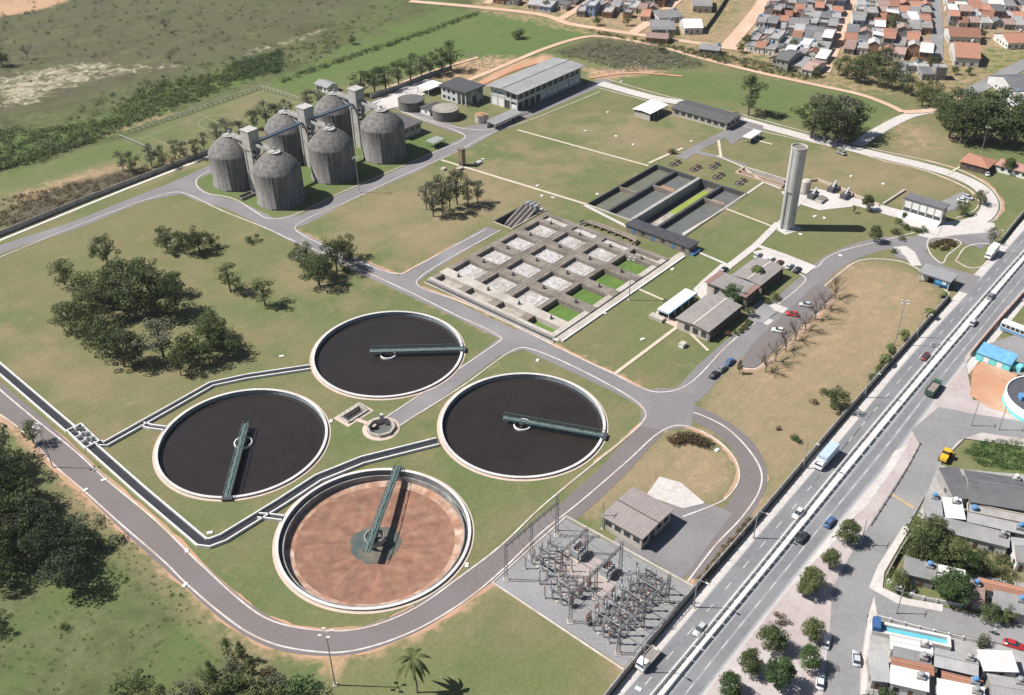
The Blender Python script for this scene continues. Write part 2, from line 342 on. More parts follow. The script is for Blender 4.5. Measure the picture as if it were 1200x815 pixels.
# verges along the roads
for ln in ([(0, 490), (44, 527), (98, 580), (194, 664), (260, 724), (327, 762), (400, 770), (493, 740), (587, 674)],):
    stroke('soil', ln, 2.4, 0.85, 1.6)
stroke('soil', [(400, 306), (483, 347), (583, 394)], 1.2, 0.6, 1.5); stroke('soil', [(493, 337), (640, 402), (750, 453)], 1.6, 0.75, 1.5)
stroke('soil', [(813, 478), (850, 500), (882, 535), (885, 580), (860, 615)], 1.8, 0.7, 1.5); stroke('soil', [(820, 500), (858, 520), (868, 545)], 1.5, 0.5, 1.5)
stroke('soil', [(457, 320), (400, 295), (350, 270)], 1.5, 0.6, 1.5)
stroke('soil', [(877, 586), (833, 645), (805, 690)], 3.0, 0.5, 2.5); stroke('dry', [(960, 530), (880, 615), (810, 690), (735, 785)], 9.0, 0.9, 3)
stroke('lush', [(735, 20), (800, 120)], 0.1, 0.0, 1)
# the blocks of houses stand on trodden earth
paint('soil', [(540, -40), (1300, -40), (1300, 90), (1180, 95), (1090, 112), (1000, 108), (900, 90), (800, 62), (690, 42), (560, 14)], 0.36, 5)
paint('dry', [(540, -40), (1300, -40), (1300, 60), (1100, 70), (900, 60), (690, 30)], 0.7, 8)
paint('soil', [(1100, 400), (1200, 380), (1300, 500), (1200, 530), (1095, 480)], 0.2, 5)
paint('lush', [(1150, 55), (1200, 58), (1200, 65), (1165, 85), (1152, 85)], 1.0, 2)
paint('lush', [(1112, 60), (1150, 90), (1130, 105), (1110, 100)], 0.4, 5)
paint('lush', [(1125, 530), (1150, 514), (1210, 515), (1210, 560), (1150, 550)], 0.9, 3)
paint('dry', [(1060, 640), (1200, 640), (1200, 690), (1060, 680)], 0.7, 6); paint('lush', [(1070, 630), (1160, 650), (1160, 680), (1070, 690)], 0.5, 6)
paint('lush', [(1160, 200), (1200, 200), (1200, 240), (1170, 270)], 0.3, 6)
far = np.hypot(vx, vy-350) > 900
for k in CH: CH[k][far] = 0.3 if k in ('lush', 'scrub', 'dry') else 0

me = bpy.data.meshes.new('ground'); me.from_pydata([(a, b, 0) for a, b in zip(vx, vy)], [], [tuple(t) for t in tri.tolist()])
for nm, ks in (('cover', ('soil', 'lush', 'scrub')), ('cover2', ('dry', 'sand', 'brown'))):
    at = me.attributes.new(nm, 'FLOAT_VECTOR', 'POINT'); at.data.foreach_set('vector', np.stack([CH[k] for k in ks], 1).astype(np.float32).ravel())
gm = bpy.data.materials.new('terrain'); gm.use_nodes = True; T = gm.node_tree; N = T.nodes; L = T.links; B = N['Principled BSDF']
B.inputs['Roughness'].default_value = 0.95; B.inputs['Specular IOR Level'].default_value = 0.1
geo = N.new('ShaderNodeNewGeometry')
def noise(s, det=5, rough=0.6, dist=0.0):
    n = N.new('ShaderNodeTexNoise'); n.inputs['Scale'].default_value = s; n.inputs['Detail'].default_value = det; n.inputs['Roughness'].default_value = rough; n.inputs['Distortion'].default_value = dist
    L.new(geo.outputs['Position'], n.inputs['Vector']); return n.outputs[0]
def rng_(src, a, b, c=0.0, d=1.0):
    r = N.new('ShaderNodeMapRange'); r.inputs[1].default_value = a; r.inputs[2].default_value = b; r.inputs[3].default_value = c; r.inputs[4].default_value = d; L.new(src, r.inputs[0]); return r.outputs[0]
def mixc(f, a, b, mode='MIX'):
    x = N.new('ShaderNodeMix'); x.data_type = 'RGBA'; x.blend_type = mode
    for sk, vv in ((0, f), (6, a), (7, b)):
        if isinstance(vv, (int, float)): x.inputs[sk].default_value = vv
        elif isinstance(vv, tuple): x.inputs[sk].default_value = (*vv, 1)
        else: L.new(vv, x.inputs[sk])
    return x.outputs[2]
def add(a, b, op='ADD'):
    x = N.new('ShaderNodeMath'); x.operation = op
    for k, vv in enumerate((a, b)):
        if isinstance(vv, (int, float)): x.inputs[k].default_value = vv
        else: L.new(vv, x.inputs[k])
    return x.outputs[0]
nf, nm_, nb, nl = noise(1.1, 6, .7), noise(0.25, 6, .65), noise(0.06, 6, .62), noise(0.018, 5, .6)
def attr(nm):
    a = N.new('ShaderNodeAttribute'); a.attribute_name = nm; s = N.new('ShaderNodeSeparateXYZ'); L.new(a.outputs['Vector'], s.inputs[0]); return s.outputs
c1, c2 = attr('cover'), attr('cover2')
def thr(mask, nz, soft=0.3):
    """Breaks a soft region up into patches: the mask plus noise, cut at one half."""
    v = add(mask, add(rng_(nz, 0.3, 0.7, -0.5, 0.5), 0.9, 'MULTIPLY')); v = add(v, rng_(mask, 0, 0.12, -1, 0)); return rng_(v, 0.5-soft, 0.5+soft)
base = mixc(rng_(nm_, .3, .7), (0.138, 0.168, 0.070), (0.188, 0.198, 0.100))
base = mixc(add(rng_(nb, .43, .62), .85, 'MULTIPLY'), base, (0.252, 0.205, 0.122))
base = mixc(add(rng_(nl, .42, .62), .45, 'MULTIPLY'), base, (0.122, 0.158, 0.062))
base = mixc(add(rng_(noise(0.011, 4, .6), .46, .60), .55, 'MULTIPLY'), base, (0.232, 0.196, 0.115))
base = mixc(add(rng_(noise(0.13, 8, .75), .56, .68), .55, 'MULTIPLY'), base, (0.30, 0.25, 0.155))
lush = mixc(rng_(nm_, .3, .7), (0.105, 0.165, 0.055), (0.150, 0.19, 0.072))
dry = mixc(rng_(nm_, .32, .68), (0.375, 0.270, 0.188), (0.300, 0.232, 0.152))
dry = mixc(add(rng_(nb, .44, .64), .5, 'MULTIPLY'), dry, (0.255, 0.222, 0.130))
scr = mixc(rng_(nm_, .35, .65), (0.088, 0.108, 0.048), (0.175, 0.168, 0.098))
scr = mixc(rng_(nb, .42, .62), scr, (0.128, 0.150, 0.066)); scr = mixc(add(rng_(noise(0.035, 7, .7, .8), .48, .62), .8, 'MULTIPLY'), scr, (0.078, 0.082, 0.042))
brn = mixc(rng_(nm_, .35, .65), (0.155, 0.125, 0.095), (0.095, 0.085, 0.06))
snd = mixc(rng_(nf, .35, .65), (0.60, 0.52, 0.42), (0.42, 0.35, 0.28))
soi = mixc(rng_(nm_, .3, .7), (0.58, 0.35, 0.235), (0.48, 0.32, 0.22))
c = mixc(thr(c1[2], nb), base, scr)
c = mixc(thr(c2[0], nb, .45), c, dry)
c = mixc(thr(c1[1], nb, .45), c, lush)
c = mixc(thr(c2[2], nb, .4), c, brn)
c = mixc(thr(c1[0], nm_, .35), c, soi)
n_s = noise(0.16, 7, .72, 1.2)
c = mixc(thr(c2[1], n_s, .2), c, snd)
mp_ = N.new('ShaderNodeMapping'); mp_.vector_type = 'TEXTURE'; mp_.inputs['Rotation'].default_value = (0, 0, SA); mp_.inputs['Scale'].default_value = (40, 1.6, 1); L.new(geo.outputs['Position'], mp_.inputs[0])
mw = N.new('ShaderNodeTexNoise'); mw.inputs['Scale'].default_value = 1.0; mw.inputs['Detail'].default_value = 3; L.new(mp_.outputs[0], mw.inputs['Vector'])
c = mixc(1.0, c, rng_(mw.outputs[0], .3, .7, .955, 1.045), 'MULTIPLY')   # mowing stripes
c = mixc(1.0, c, rng_(nf, .25, .75, .80, 1.16), 'MULTIPLY')
hs = noise(3.5, 3, .7); c = mixc(1.0, c, rng_(hs, .25, .75, .84, 1.14), 'MULTIPLY')
c = mixc(1.0, c, (0.895, 0.915, 0.845), 'MULTIPLY')
L.new(c, B.inputs['Base Color'])
bp = N.new('ShaderNodeBump'); bp.inputs['Strength'].default_value = 0.6; bp.inputs['Distance'].default_value = 0.25; L.new(nf, bp.inputs['Height']); L.new(bp.outputs[0], B.inputs['Normal'])
me.materials.append(gm); GROUND = struct(link('ground', me))

# ------------------------------------------------------------------ plant roads
road = struct(link('plant_road', None)); RZ = [0.02]
def rd(px, wd, mt=ASPH, n=5):
    RZ[0] += 0.004; return ribbon('carriageway', smooth(gl(px), n), wd, RZ[0], mt, road)
def pv(px, mt, name='paving', parent=None, dz=0.0):
    RZ[0] += 0.004; return sheet(name, gl(px), RZ[0]+dz, mt, parent or road)
rd([(-60, 320), (0, 293), (88, 264), (147, 240), (206, 217), (250, 197), (340, 161), (433, 124), (470, 109)], 6.6)
rd([(206, 217), (240, 232), (273, 241), (317, 262), (335, 272), (430, 316), (477, 337), (600, 394), (735, 457), (765, 474)], 7.0)
rd([(325, 264), (345, 262), (400, 234), (480, 199), (545, 166), (600, 141), (690, 103), (712, 94)], 7.4)
rd([(452, 120), (464, 124), (499, 139), (535, 152), (560, 160)], 6.0)
rd([(474, 334), (490, 321), (520, 302), (578, 268)], 6.4)
rd([(596, 398), (560, 426), (463, 494)], 5.8)
rd([(770, 472), (800, 466), (833, 433), (907, 368), (950, 330), (975, 308), (1007, 293), (1040, 285), (1075, 284)], 8.2)
rd([(770, 470), (778, 482), (740, 528), (707, 563), (653, 610), (587, 657), (530, 698), (480, 729), (420, 751), (383, 754), (331, 747), (280, 720), (230, 677), (165, 620), (93, 551), (24, 486), (-60, 415)], 6.7, ASPH2)
rd([(782, 476), (812, 484), (848, 503), (874, 528), (884, 558), (870, 592), (835, 632), (800, 672)], 6.6, ASPH2)
pv([(745, 462), (770, 455), (800, 456), (815, 470), (810, 500), (780, 505), (750, 500), (752, 478)], ASPH)
pv([(205, 212), (255, 196), (233, 208), (231, 217), (245, 228), (213, 228), (170, 236)], ASPH)
pv([(583, 391), (610, 386), (640, 400), (607, 412), (585, 418), (572, 415), (592, 402)], ASPH)
pv([(313, 258), (345, 252), (362, 256), (345, 268), (350, 276), (375, 290), (345, 284), (315, 268)], ASPH)
pv([(468, 322), (495, 318), (487, 330), (493, 340), (470, 336)], ASPH)
pv([(540, 150), (600, 138), (590, 150), (548, 175), (532, 172), (546, 162)], ASPH)
# yard beside the brick shed
pv([(712, 640), (764, 592), (800, 588), (835, 592), (858, 602), (826, 645), (800, 680), (768, 660)], ASPH)
pv([(757, 581), (773, 559), (798, 566), (826, 590), (800, 596)], PAVE)
# entrance square and its curved lanes
pv([(1040, 290), (1075, 276), (1100, 266), (1130, 262), (1160, 262), (1172, 276), (1150, 292), (1120, 283), (1090, 284), (1085, 296), (1105, 312), (1150, 325), (1135, 345), (1118, 340), (1122, 328), (1080, 312), (1050, 302)], ASPH)
pv([(1075, 276), (1100, 262), (1128, 258), (1165, 262), (1168, 272), (1120, 276), (1090, 280)], PAVE)
rd([(703, 98), (770, 116), (800, 121), (867, 140), (910, 152), (960, 165), (1033, 183), (1083, 195), (1120, 206), (1148, 220), (1160, 237), (1153, 254), (1125, 266)], 6.0, PAVE)
rd([(1005, 170), (1025, 156), (1067, 135), (1090, 130)], 5.5, PAVE)
rd([(862, 152), (845, 160), (815, 175), (797, 186)], 5.0)
rd([(812, 178), (840, 184), (875, 195)], 3.0)
pv([(845, 158), (868, 140), (895, 148), (890, 165), (870, 162), (858, 170)], ASPH)
pv([(1055, 262), (1100, 276), (1130, 270), (1105, 258), (1060, 246)], PAVE)
pv([(915, 225), (960, 222), (1000, 232), (1060, 248), (1058, 258), (1005, 242), (960, 247), (925, 236)], PAVE)
pv([(1100, 238), (1128, 225), (1140, 232), (1125, 245), (1108, 248)], STREET)
# car park strip beside the offices
pv([(865, 430), (885, 432), (978, 346), (965, 333), (955, 335), (880, 405)], ASPH2)
# kerbs (white painted)
kerb(road, [(0, 486), (21, 501), (44, 523), (62, 544), (99, 576), (141, 614), (194, 660), (217, 683), (260, 720), (293, 743), (327, 757), (367, 764), (400, 765), (443, 756), (493, 736), (547, 703), (587, 670), (633, 626), (677, 591), (733, 543), (775, 506), (795, 499), (820, 505), (845, 520), (862, 540), (866, 562), (850, 585), (832, 594), (800, 606)], 0.4)
kerb(road, [(-40, 420), (0, 457), (44, 494), (88, 529), (124, 562), (183, 611), (230, 657), (240, 666), (277, 700), (310, 724), (343, 735), (400, 740), (440, 733), (487, 713), (540, 676), (587, 640), (633, 596), (697, 543), (727, 519), (753, 495), (757, 485), (747, 472), (700, 444), (633, 413), (611, 408), (596, 414), (543, 452), (467, 500)], 0.4)
kerb(road, [(453, 489), (527, 440), (582, 403), (588, 398), (580, 391), (533, 369), (483, 344), (433, 321), (400, 306), (340, 281), (317, 270), (260, 247), (213, 226), (202, 226), (167, 236), (83, 268), (0, 302), (-50, 322)], 0.4)
kerb(road, [(647, 404), (600, 381), (540, 354), (493, 337), (488, 331), (493, 325), (517, 309), (587, 270)], 0.4)
kerb(road, [(647, 404), (690, 425), (720, 439), (750, 454), (770, 460), (800, 455), (853, 405), (893, 372), (940, 334), (944, 327), (937, 321), (922, 315)], 0.4)
kerb(road, [(883, 295), (917, 309), (945, 317), (957, 314), (967, 304), (985, 295), (1007, 289), (1040, 281), (1075, 272)], 0.4)
kerb(road, [(570, 269), (547, 281), (487, 313), (472, 321), (457, 320), (400, 297), (352, 274), (346, 267), (360, 257), (400, 240), (470, 207), (540, 176), (560, 164), (587, 152), (613, 144), (703, 108)], 0.4)
kerb(road, [(253, 197), (233, 208), (230, 216), (240, 226), (273, 233), (300, 249), (313, 256), (333, 256), (400, 226), (467, 197), (513, 177), (540, 166), (545, 160), (533, 153), (493, 140), (470, 131)], 0.4)
kerb(road, [(463, 119), (470, 129), (510, 143), (543, 151), (577, 152), (607, 136), (700, 98)], 0.4)
kerb(road, [(815, 490), (813, 484), (822, 487), (850, 501)][1:] + [(877, 527), (892, 553), (890, 575), (870, 606), (838, 640), (806, 682)], 0.42)
kerb(road, [(1113, 345), (1090, 325), (1060, 308), (1030, 304), (1007, 306), (985, 320), (966, 336)], 0.42)
kerb(road, [(870, 432), (887, 432), (980, 346)], 0.35)
kerb(road, [(1086, 288), (1090, 280), (1110, 279), (1126, 284), (1110, 300), (1104, 309), (1092, 300), (1086, 288)], 0.4)
kerb(road, [(1120, 306), (1132, 290), (1150, 286), (1166, 288), (1150, 313), (1135, 314), (1120, 306)], 0.4)
kerb(road, [(700, 103), (770, 121), (800, 127), (845, 140), (867, 147), (910, 158), (1000, 178), (1033, 188), (1083, 200), (1113, 211), (1138, 224), (1147, 238), (1138, 250), (1120, 256)], 0.35)
kerb(road, [(712, 93), (770, 110), (867, 134), (960, 159), (1033, 177), (1083, 188), (1125, 200), (1158, 218), (1173, 240), (1165, 258), (1158, 262)], 0.35)
# bare earth strips along the kerbs
def verge(px, wd, off):
    P = smooth(gl(px), 6); RZ[0] += .002; r_ = random.Random(int(px[0][0])); A = offset_line(P, off); n = len(A); mb = MB(); wv = [wd*(.7+.25*sin(i*.7+r_.random()*2)+r_.uniform(-.15, .2)) for i in range(n)]
    U = offset_line(P, off); B2 = []
    for i in range(n):
        a = P[max(i-1, 0)]; b = P[min(i+1, n-1)]; t_ = (b-a).normalized(); s_ = 1 if off > 0 else -1; B2.append(U[i]+Vector((-t_.y, t_.x, 0))*s_*max(.15, wv[i]))
    mb.add([(p.x, p.y, .018) for p in U+B2], [(i, n+i, n+i+1, i+1) for i in range(n-1)]); me_ = mb.mesh('verge', VERGE)
    if me_.polygons[0].normal.z < 0: me_.flip_normals()
    link('verge', me_, road)
verge([(0, 486), (44, 523), (99, 576), (141, 614), (194, 660), (217, 683), (260, 720), (293, 743), (327, 757), (367, 764), (400, 765), (443, 756), (493, 736), (547, 703), (587, 670), (633, 626), (677, 591)], 1.5, -.2)
verge([(0, 457), (44, 494), (88, 529), (124, 562), (183, 611), (230, 657), (277, 700), (310, 724), (343, 735), (400, 740), (440, 733), (487, 713)], 1.0, .2)
verge([(697, 543), (727, 519), (753, 495), (757, 485), (747, 472), (700, 444), (633, 413)], .7, .2); verge([(583, 392), (533, 369), (483, 344), (433, 321), (400, 306), (340, 281)], .8, .2)
verge([(493, 337), (540, 354), (600, 381), (647, 404), (690, 425), (750, 454)], 1.0, .2); verge([(457, 320), (400, 297), (352, 274)], 1.3, -.2); verge([(547, 281), (487, 313), (472, 321), (457, 320)], .9, -.2)
verge([(813, 484), (850, 501), (877, 527), (892, 553), (890, 575), (870, 606), (838, 640), (806, 682)], 1.4, .3); verge([(733, 543), (775, 506), (795, 499), (820, 505), (845, 520), (862, 540), (866, 562), (850, 585)], 1.0, -.2)
verge([(1033, 188), (1083, 200), (1113, 211), (1138, 224), (1147, 238)], .6, -.2); verge([(1083, 188), (1125, 200), (1158, 218), (1173, 240), (1165, 258)], 1.4, .2); verge([(870, 432), (887, 432), (980, 346)], 1.0, -.2)
# dark repair patch and pedestrian crossing in front of the offices
for q in ([(881, 375), (900, 382), (907, 376), (888, 369)], [(898, 361), (917, 368), (924, 362), (905, 355)]): pv(q, PAVE, 'crossing_band')
pv([(1047, 290), (1062, 289), (1072, 296), (1080, 312), (1068, 312), (1060, 300), (1050, 297)], PAVE, 'dust_patch')

# footpaths
fp = struct(link('footpath', None))
def path(px, wd=1.2, mt=PATH):
    RZ[0] += 0.003; return ribbon('path_strip', gl(px), wd, RZ[0], mt, fp)
path([(607, 153), (760, 195)]); path([(517, 188), (687, 240)], 1.4); path([(685, 241), (742, 270), (811, 297)], 1.6, PAVE)
path([(811, 293), (855, 312)], 1.2, PAVE); path([(743, 337), (777, 352)], 1.0); path([(720, 439), (800, 379)], 1.2)
path([(800, 275), (850, 245), (895, 214)], 1.0, PAVE); path([(850, 245), (905, 266)], 1.0); path([(855, 312), (886, 288), (912, 262)], 2.6, PAVE)
path([(886, 288), (920, 300), (955, 314)], 2.0, PAVE); path([(912, 262), (945, 232)], 1.2, PAVE); path([(760, 192), (800, 174)], 1.4)
path([(842, 165), (845, 185)], 1.2); path([(840, 183), (868, 195), (895, 214)], 1.0); path([(800, 297), (650, 400)], 2.2, CONCL)
path([(895, 214), (915, 222)], 1.2, PAVE); path([(1110, 205), (1125, 196)], 1.0); path([(880, 163), (905, 170)], 1.2)
path([(857, 400), (830, 412), (795, 378)][::-1][:2], 0.9)
path([(416, 492), (440, 500)], 1.3, RIMSKIRT); path([(800, 375), (832, 395)], 1.6, PATH)
pv([(812, 340), (822, 330), (845, 310), (862, 310), (850, 322), (835, 330), (852, 338), (838, 347), (822, 352)], PAVE, 'court_paving', fp)
pv([(882, 296), (900, 292), (955, 314), (945, 322), (915, 312), (890, 303)], PAVE, 'court_paving', fp)
pv([(880, 360), (893, 352), (910, 367), (893, 380), (875, 376)], STREET, 'court_paving', fp)
pv([(770, 365), (800, 380), (790, 384), (766, 372)], RIMSKIRT, 'court_paving', fp)
pv([(1058, 250), (1056, 262), (1098, 277), (1104, 266)], PAVE, 'court_paving', fp)
pv([(598, 142), (690, 104), (680, 98), (600, 133)], ASPH2, 'court_paving', fp)
pv([(436, 126), (470, 104), (500, 93), (520, 100), (470, 125), (450, 130)], PAVE, 'court_paving', fp)
# dirt tracks
dt = struct(link('dirt_track', None))
def track(px, wd, mt=TRACK): RZ[0] += 0.003; return ribbon('track_strip', smooth(gl(px), 5), wd, RZ[0], mt, dt)
track([(545, 96), (580, 82), (640, 57), (680, 45), (700, 43), (760, 52), (830, 71), (900, 88), (960, 101), (1010, 112), (1042, 124), (1058, 132)], 3.2)
track([(480, 2), (560, 9), (640, 19), (665, 28), (700, 34), (760, 43), (830, 53), (880, 60)], 5.0)
track([(655, 24), (690, 2), (705, -20)], 5.0); track([(740, 40), (770, 20), (800, -5), (815, -20)], 6.0, TRACK)
track([(850, 58), (870, 35), (890, 10), (905, -15)], 8.0, TRACK); track([(965, 85), (980, 50), (992, 15), (1002, -20)], 6.5, TRACK)
track([(1098, 70), (1098, 30), (1096, -20)], 6.0, STREET); track([(570, 5), (590, -10)], 5.0)
track([(560, 100), (600, 82), (640, 70)], 5.0, SOIL); track([(690, 92), (740, 86), (800, 90)], 2.0, SOIL)
track([(450, 105), (520, 80), (560, 68)], 2.0, TRACK); track([(1130, 112), (1160, 97), (1200, 76), (1250, 50)], 8.0, STREET)
track([(1058, 132), (1090, 130), (1130, 112)], 4.0, TRACK)

# ------------------------------------------------------------------ highway
hw = struct(link('highway', None))
LW = [(1260, 190), (1196, 262), (1127, 338), (1060, 412), (987, 496), (947, 543), (880, 622), (800, 714), (717, 815), (650, 895)]      # foot of the plant's wall
LE = [(1266, 200), (1206, 262), (1134, 343), (1065, 418), (995, 503), (955, 549), (886, 629), (808, 722), (728, 815), (662, 895)]
ML = [(1250, 239), (1200, 294), (1133, 369), (1060, 455), (987, 542), (900, 650), (800, 771), (757, 822), (700, 890)]
MR = [(1250, 252), (1200, 308), (1140, 380), (1065, 468), (1002, 545), (913, 654), (812, 776), (775, 822), (720, 890)]
RE = [(1250, 283), (1200, 340), (1150, 402), (1100, 465), (1045, 540), (985, 612), (933, 677), (833, 803), (770, 885)]
def between(A, Bq, z, mt, name):
    P = smooth(gl(A), 6); Q = smooth(gl(Bq), 6); 
    def resample(Lp, n=40):
        d = [0]; 
        for i in range(1, len(Lp)): d.append(d[-1]+(Lp[i]-Lp[i-1]).length)
        out = []
        for k in range(n):
            s = d[-1]*k/(n-1); i = max(j for j in range(len(d)) if d[j] <= s+1e-6); i = min(i, len(Lp)-2); t = (s-d[i])/(d[i+1]-d[i]+1e-9); out.append(Lp[i].lerp(Lp[i+1], t))
        return out
    P = resample(P); Q = resample(Q); mb = MB(); n = len(P)
    mb.add([(p.x, p.y, z) for p in P+Q], [(i, n+i, n+i+1, i+1) for i in range(n-1)])
    me_ = mb.mesh(name, mt)
    if me_.polygons[0].normal.z < 0: me_.flip_normals()
    link(name, me_, hw); return P, Q
PL, QL = between(LE, ML, 0.06, HWY, 'carriageway'); PR, QR = between(MR, RE, 0.06, HWY, 'carriageway')
between(LW, LE, 0.05, PAVE, 'verge'); between(ML, MR, 0.10, MEDIAN, 'median')
between(RE, [(u+9, v+7) for u, v in RE], 0.055, PAVE, 'verge')
def mixline(P, Q, t): return [p.lerp(q, t) for p, q in zip(P, Q)]
for P, Q in ((PL, QL), (PR, QR)):                       # worn wheel tracks and painted lines
    for t in (0.30, 0.70): ribbon('wheel_track', mixline(P, Q, t), 1.9, 0.066, TYRE_TRACK, hw)
    for t in (0.03, 0.97): ribbon('edge_line', mixline(P, Q, t), 0.14, 0.074, MEDIAN, hw)
    mid = mixline(P, Q, 0.5); d = 0.0
    for i in range(len(mid)-1):
        seg = mid[i+1]-mid[i]; n = max(1, int(seg.length/11))
        for k in range(n):
            a = mid[i]+seg*(k/n); b = a+seg.normalized()*2.6
            if not (80 < a.y < 380): continue
            ribbon('lane_dash', [a, b], 0.16, 0.074, MEDIAN, hw)
dash = MB().box(-1.45, 1.45, -.28, .28, 0.0, 0.25); 
SEG = MB(); SEG.add([(x, y, z) for x in (-1.45, 1.45) for y, z in ((-.3, 0), (.3, 0), (.22, .2), (.1, .42), (.08, .8), (-.08, .8), (-.1, .42), (-.22, .2))],
        [(i, (i+1) % 8, 8+(i+1) % 8, 8+i) for i in range(8)]+[tuple(range(8)), tuple(range(15, 7, -1))])
SEGM = SEG.mesh('barrier_segment', mat('barrier', (0.68, 0.67, 0.65), (0.52, 0.50, 0.48), 0.5))
for t in (0.12, 0.88):
    br = thing('median_barrier', 'row of white concrete barrier blocks on the %s edge of the highway median' % ('plant-side' if t < .5 else 'town-side'), 'barrier')
    ln = mixline(smooth(gl(ML), 8), smooth(gl(MR), 8), t); 
    for a, b in zip(ln[:-1], ln[1:]):
        s = b-a; n = max(1, round(s.length/3.2))
        for k in range(n):
            c = a+s*((k+.5)/n)
            if c.y > 100 and c.y < 345: link('barrier_segment', SEGM, br, (c.x, c.y, 0.1), atan2(s.y, s.x), (s.length/n/3.2, 1, 1))
# ------------------------------------------------------------------ town side pavements and streets
town = struct(link('street', None))
pv([(1250, 330), (1200, 341), (1150, 404), (1100, 466), (1060, 523), (1033, 570), (1000, 610), (985, 628), (933, 680), (833, 806), (800, 860), (1010, 880), (1010, 815), (1015, 760), (1015, 700), (1040, 650), (1072, 600), (1100, 545), (1130, 515), (1240, 530), (1240, 480), (1140, 470), (1130, 420), (1180, 360), (1260, 330)], PINKPAVE, 'pavement', town)
pv([(1068, 505), (1100, 478), (1140, 486), (1230, 500), (1230, 520), (1150, 508), (1122, 518), (1105, 540), (1088, 575), (1060, 625), (1030, 665), (1018, 690), (1060, 705), (1100, 712), (1230, 738), (1230, 768), (1100, 740), (1016, 722), (1008, 780), (1006, 860), (960, 880), (965, 800), (972, 740), (975, 690), (1000, 645), (1035, 590), (1078, 525)], STREET, 'street_surface', town)
pv([(1048, 530), (1066, 520), (1040, 560), (1018, 590), (985, 625), (972, 632), (1000, 602), (1022, 575)], PAVE, 'pavement', town)
pv([(1024, 700), (1018, 720), (1012, 760), (1008, 815), (1022, 815), (1022, 760), (1030, 735)], PAVE, 'pavement', town)
pv([(1018, 690), (1028, 665), (1060, 615), (1066, 620), (1036, 672), (1034, 690), (1060, 702), (1105, 710), (1104, 718), (1050, 708)], PAVE, 'pavement', town)
pv([(1140, 432), (1150, 425), (1192, 440), (1185, 462), (1195, 490), (1160, 480), (1136, 464)], SOIL, 'bare_yard', town)
pv([(1155, 405), (1200, 390), (1260, 400), (1260, 450), (1190, 440), (1170, 425)], STREET, 'bare_yard', town)
kerb(town, [(1066, 524), (1043, 562), (1020, 592), (985, 630), (935, 685), (840, 805)], 0.4, mt=PAVE); kerb(town, [(1098, 545), (1107, 525), (1125, 515), (1150, 510), (1230, 525)], 0.6, mt=PINKPAVE)
kerb(town, [(1230, 500), (1190, 492), (1150, 485), (1120, 476), (1103, 476)], 0.6, mt=PAVE); kerb(town, [(1014, 780), (1016, 730), (1022, 722), (1060, 730), (1130, 744), (1200, 760)], 0.5, mt=PAVE)
pv([(1020, 732), (1030, 722), (1100, 742), (1230, 768), (1230, 860), (1012, 860)], mat('cement_yard', (0.40, 0.385, 0.37), (0.31, 0.30, 0.285), .7, c3=(0.25, 0.235, 0.215), s3=.15), 'cement_yard', town)
pv([(1100, 545), (1112, 550), (1230, 560), (1230, 660), (1185, 662), (1180, 645), (1100, 624), (1075, 606)], mat('cement_yard', (0.40, 0.385, 0.37)), 'cement_yard', town)
pv([(1128, 672), (1230, 690), (1230, 735), (1130, 712)], mat('cement_yard', (0.40, 0.385, 0.37)), 'cement_yard', town)
pv([(1043, 581), (1046, 580), (1072, 596), (1070, 598)], mat('yellow_paint', (0.52, 0.36, 0.16), (0.40, 0.32, 0.20), 1.0), 'speed_bump', town, 0.03)

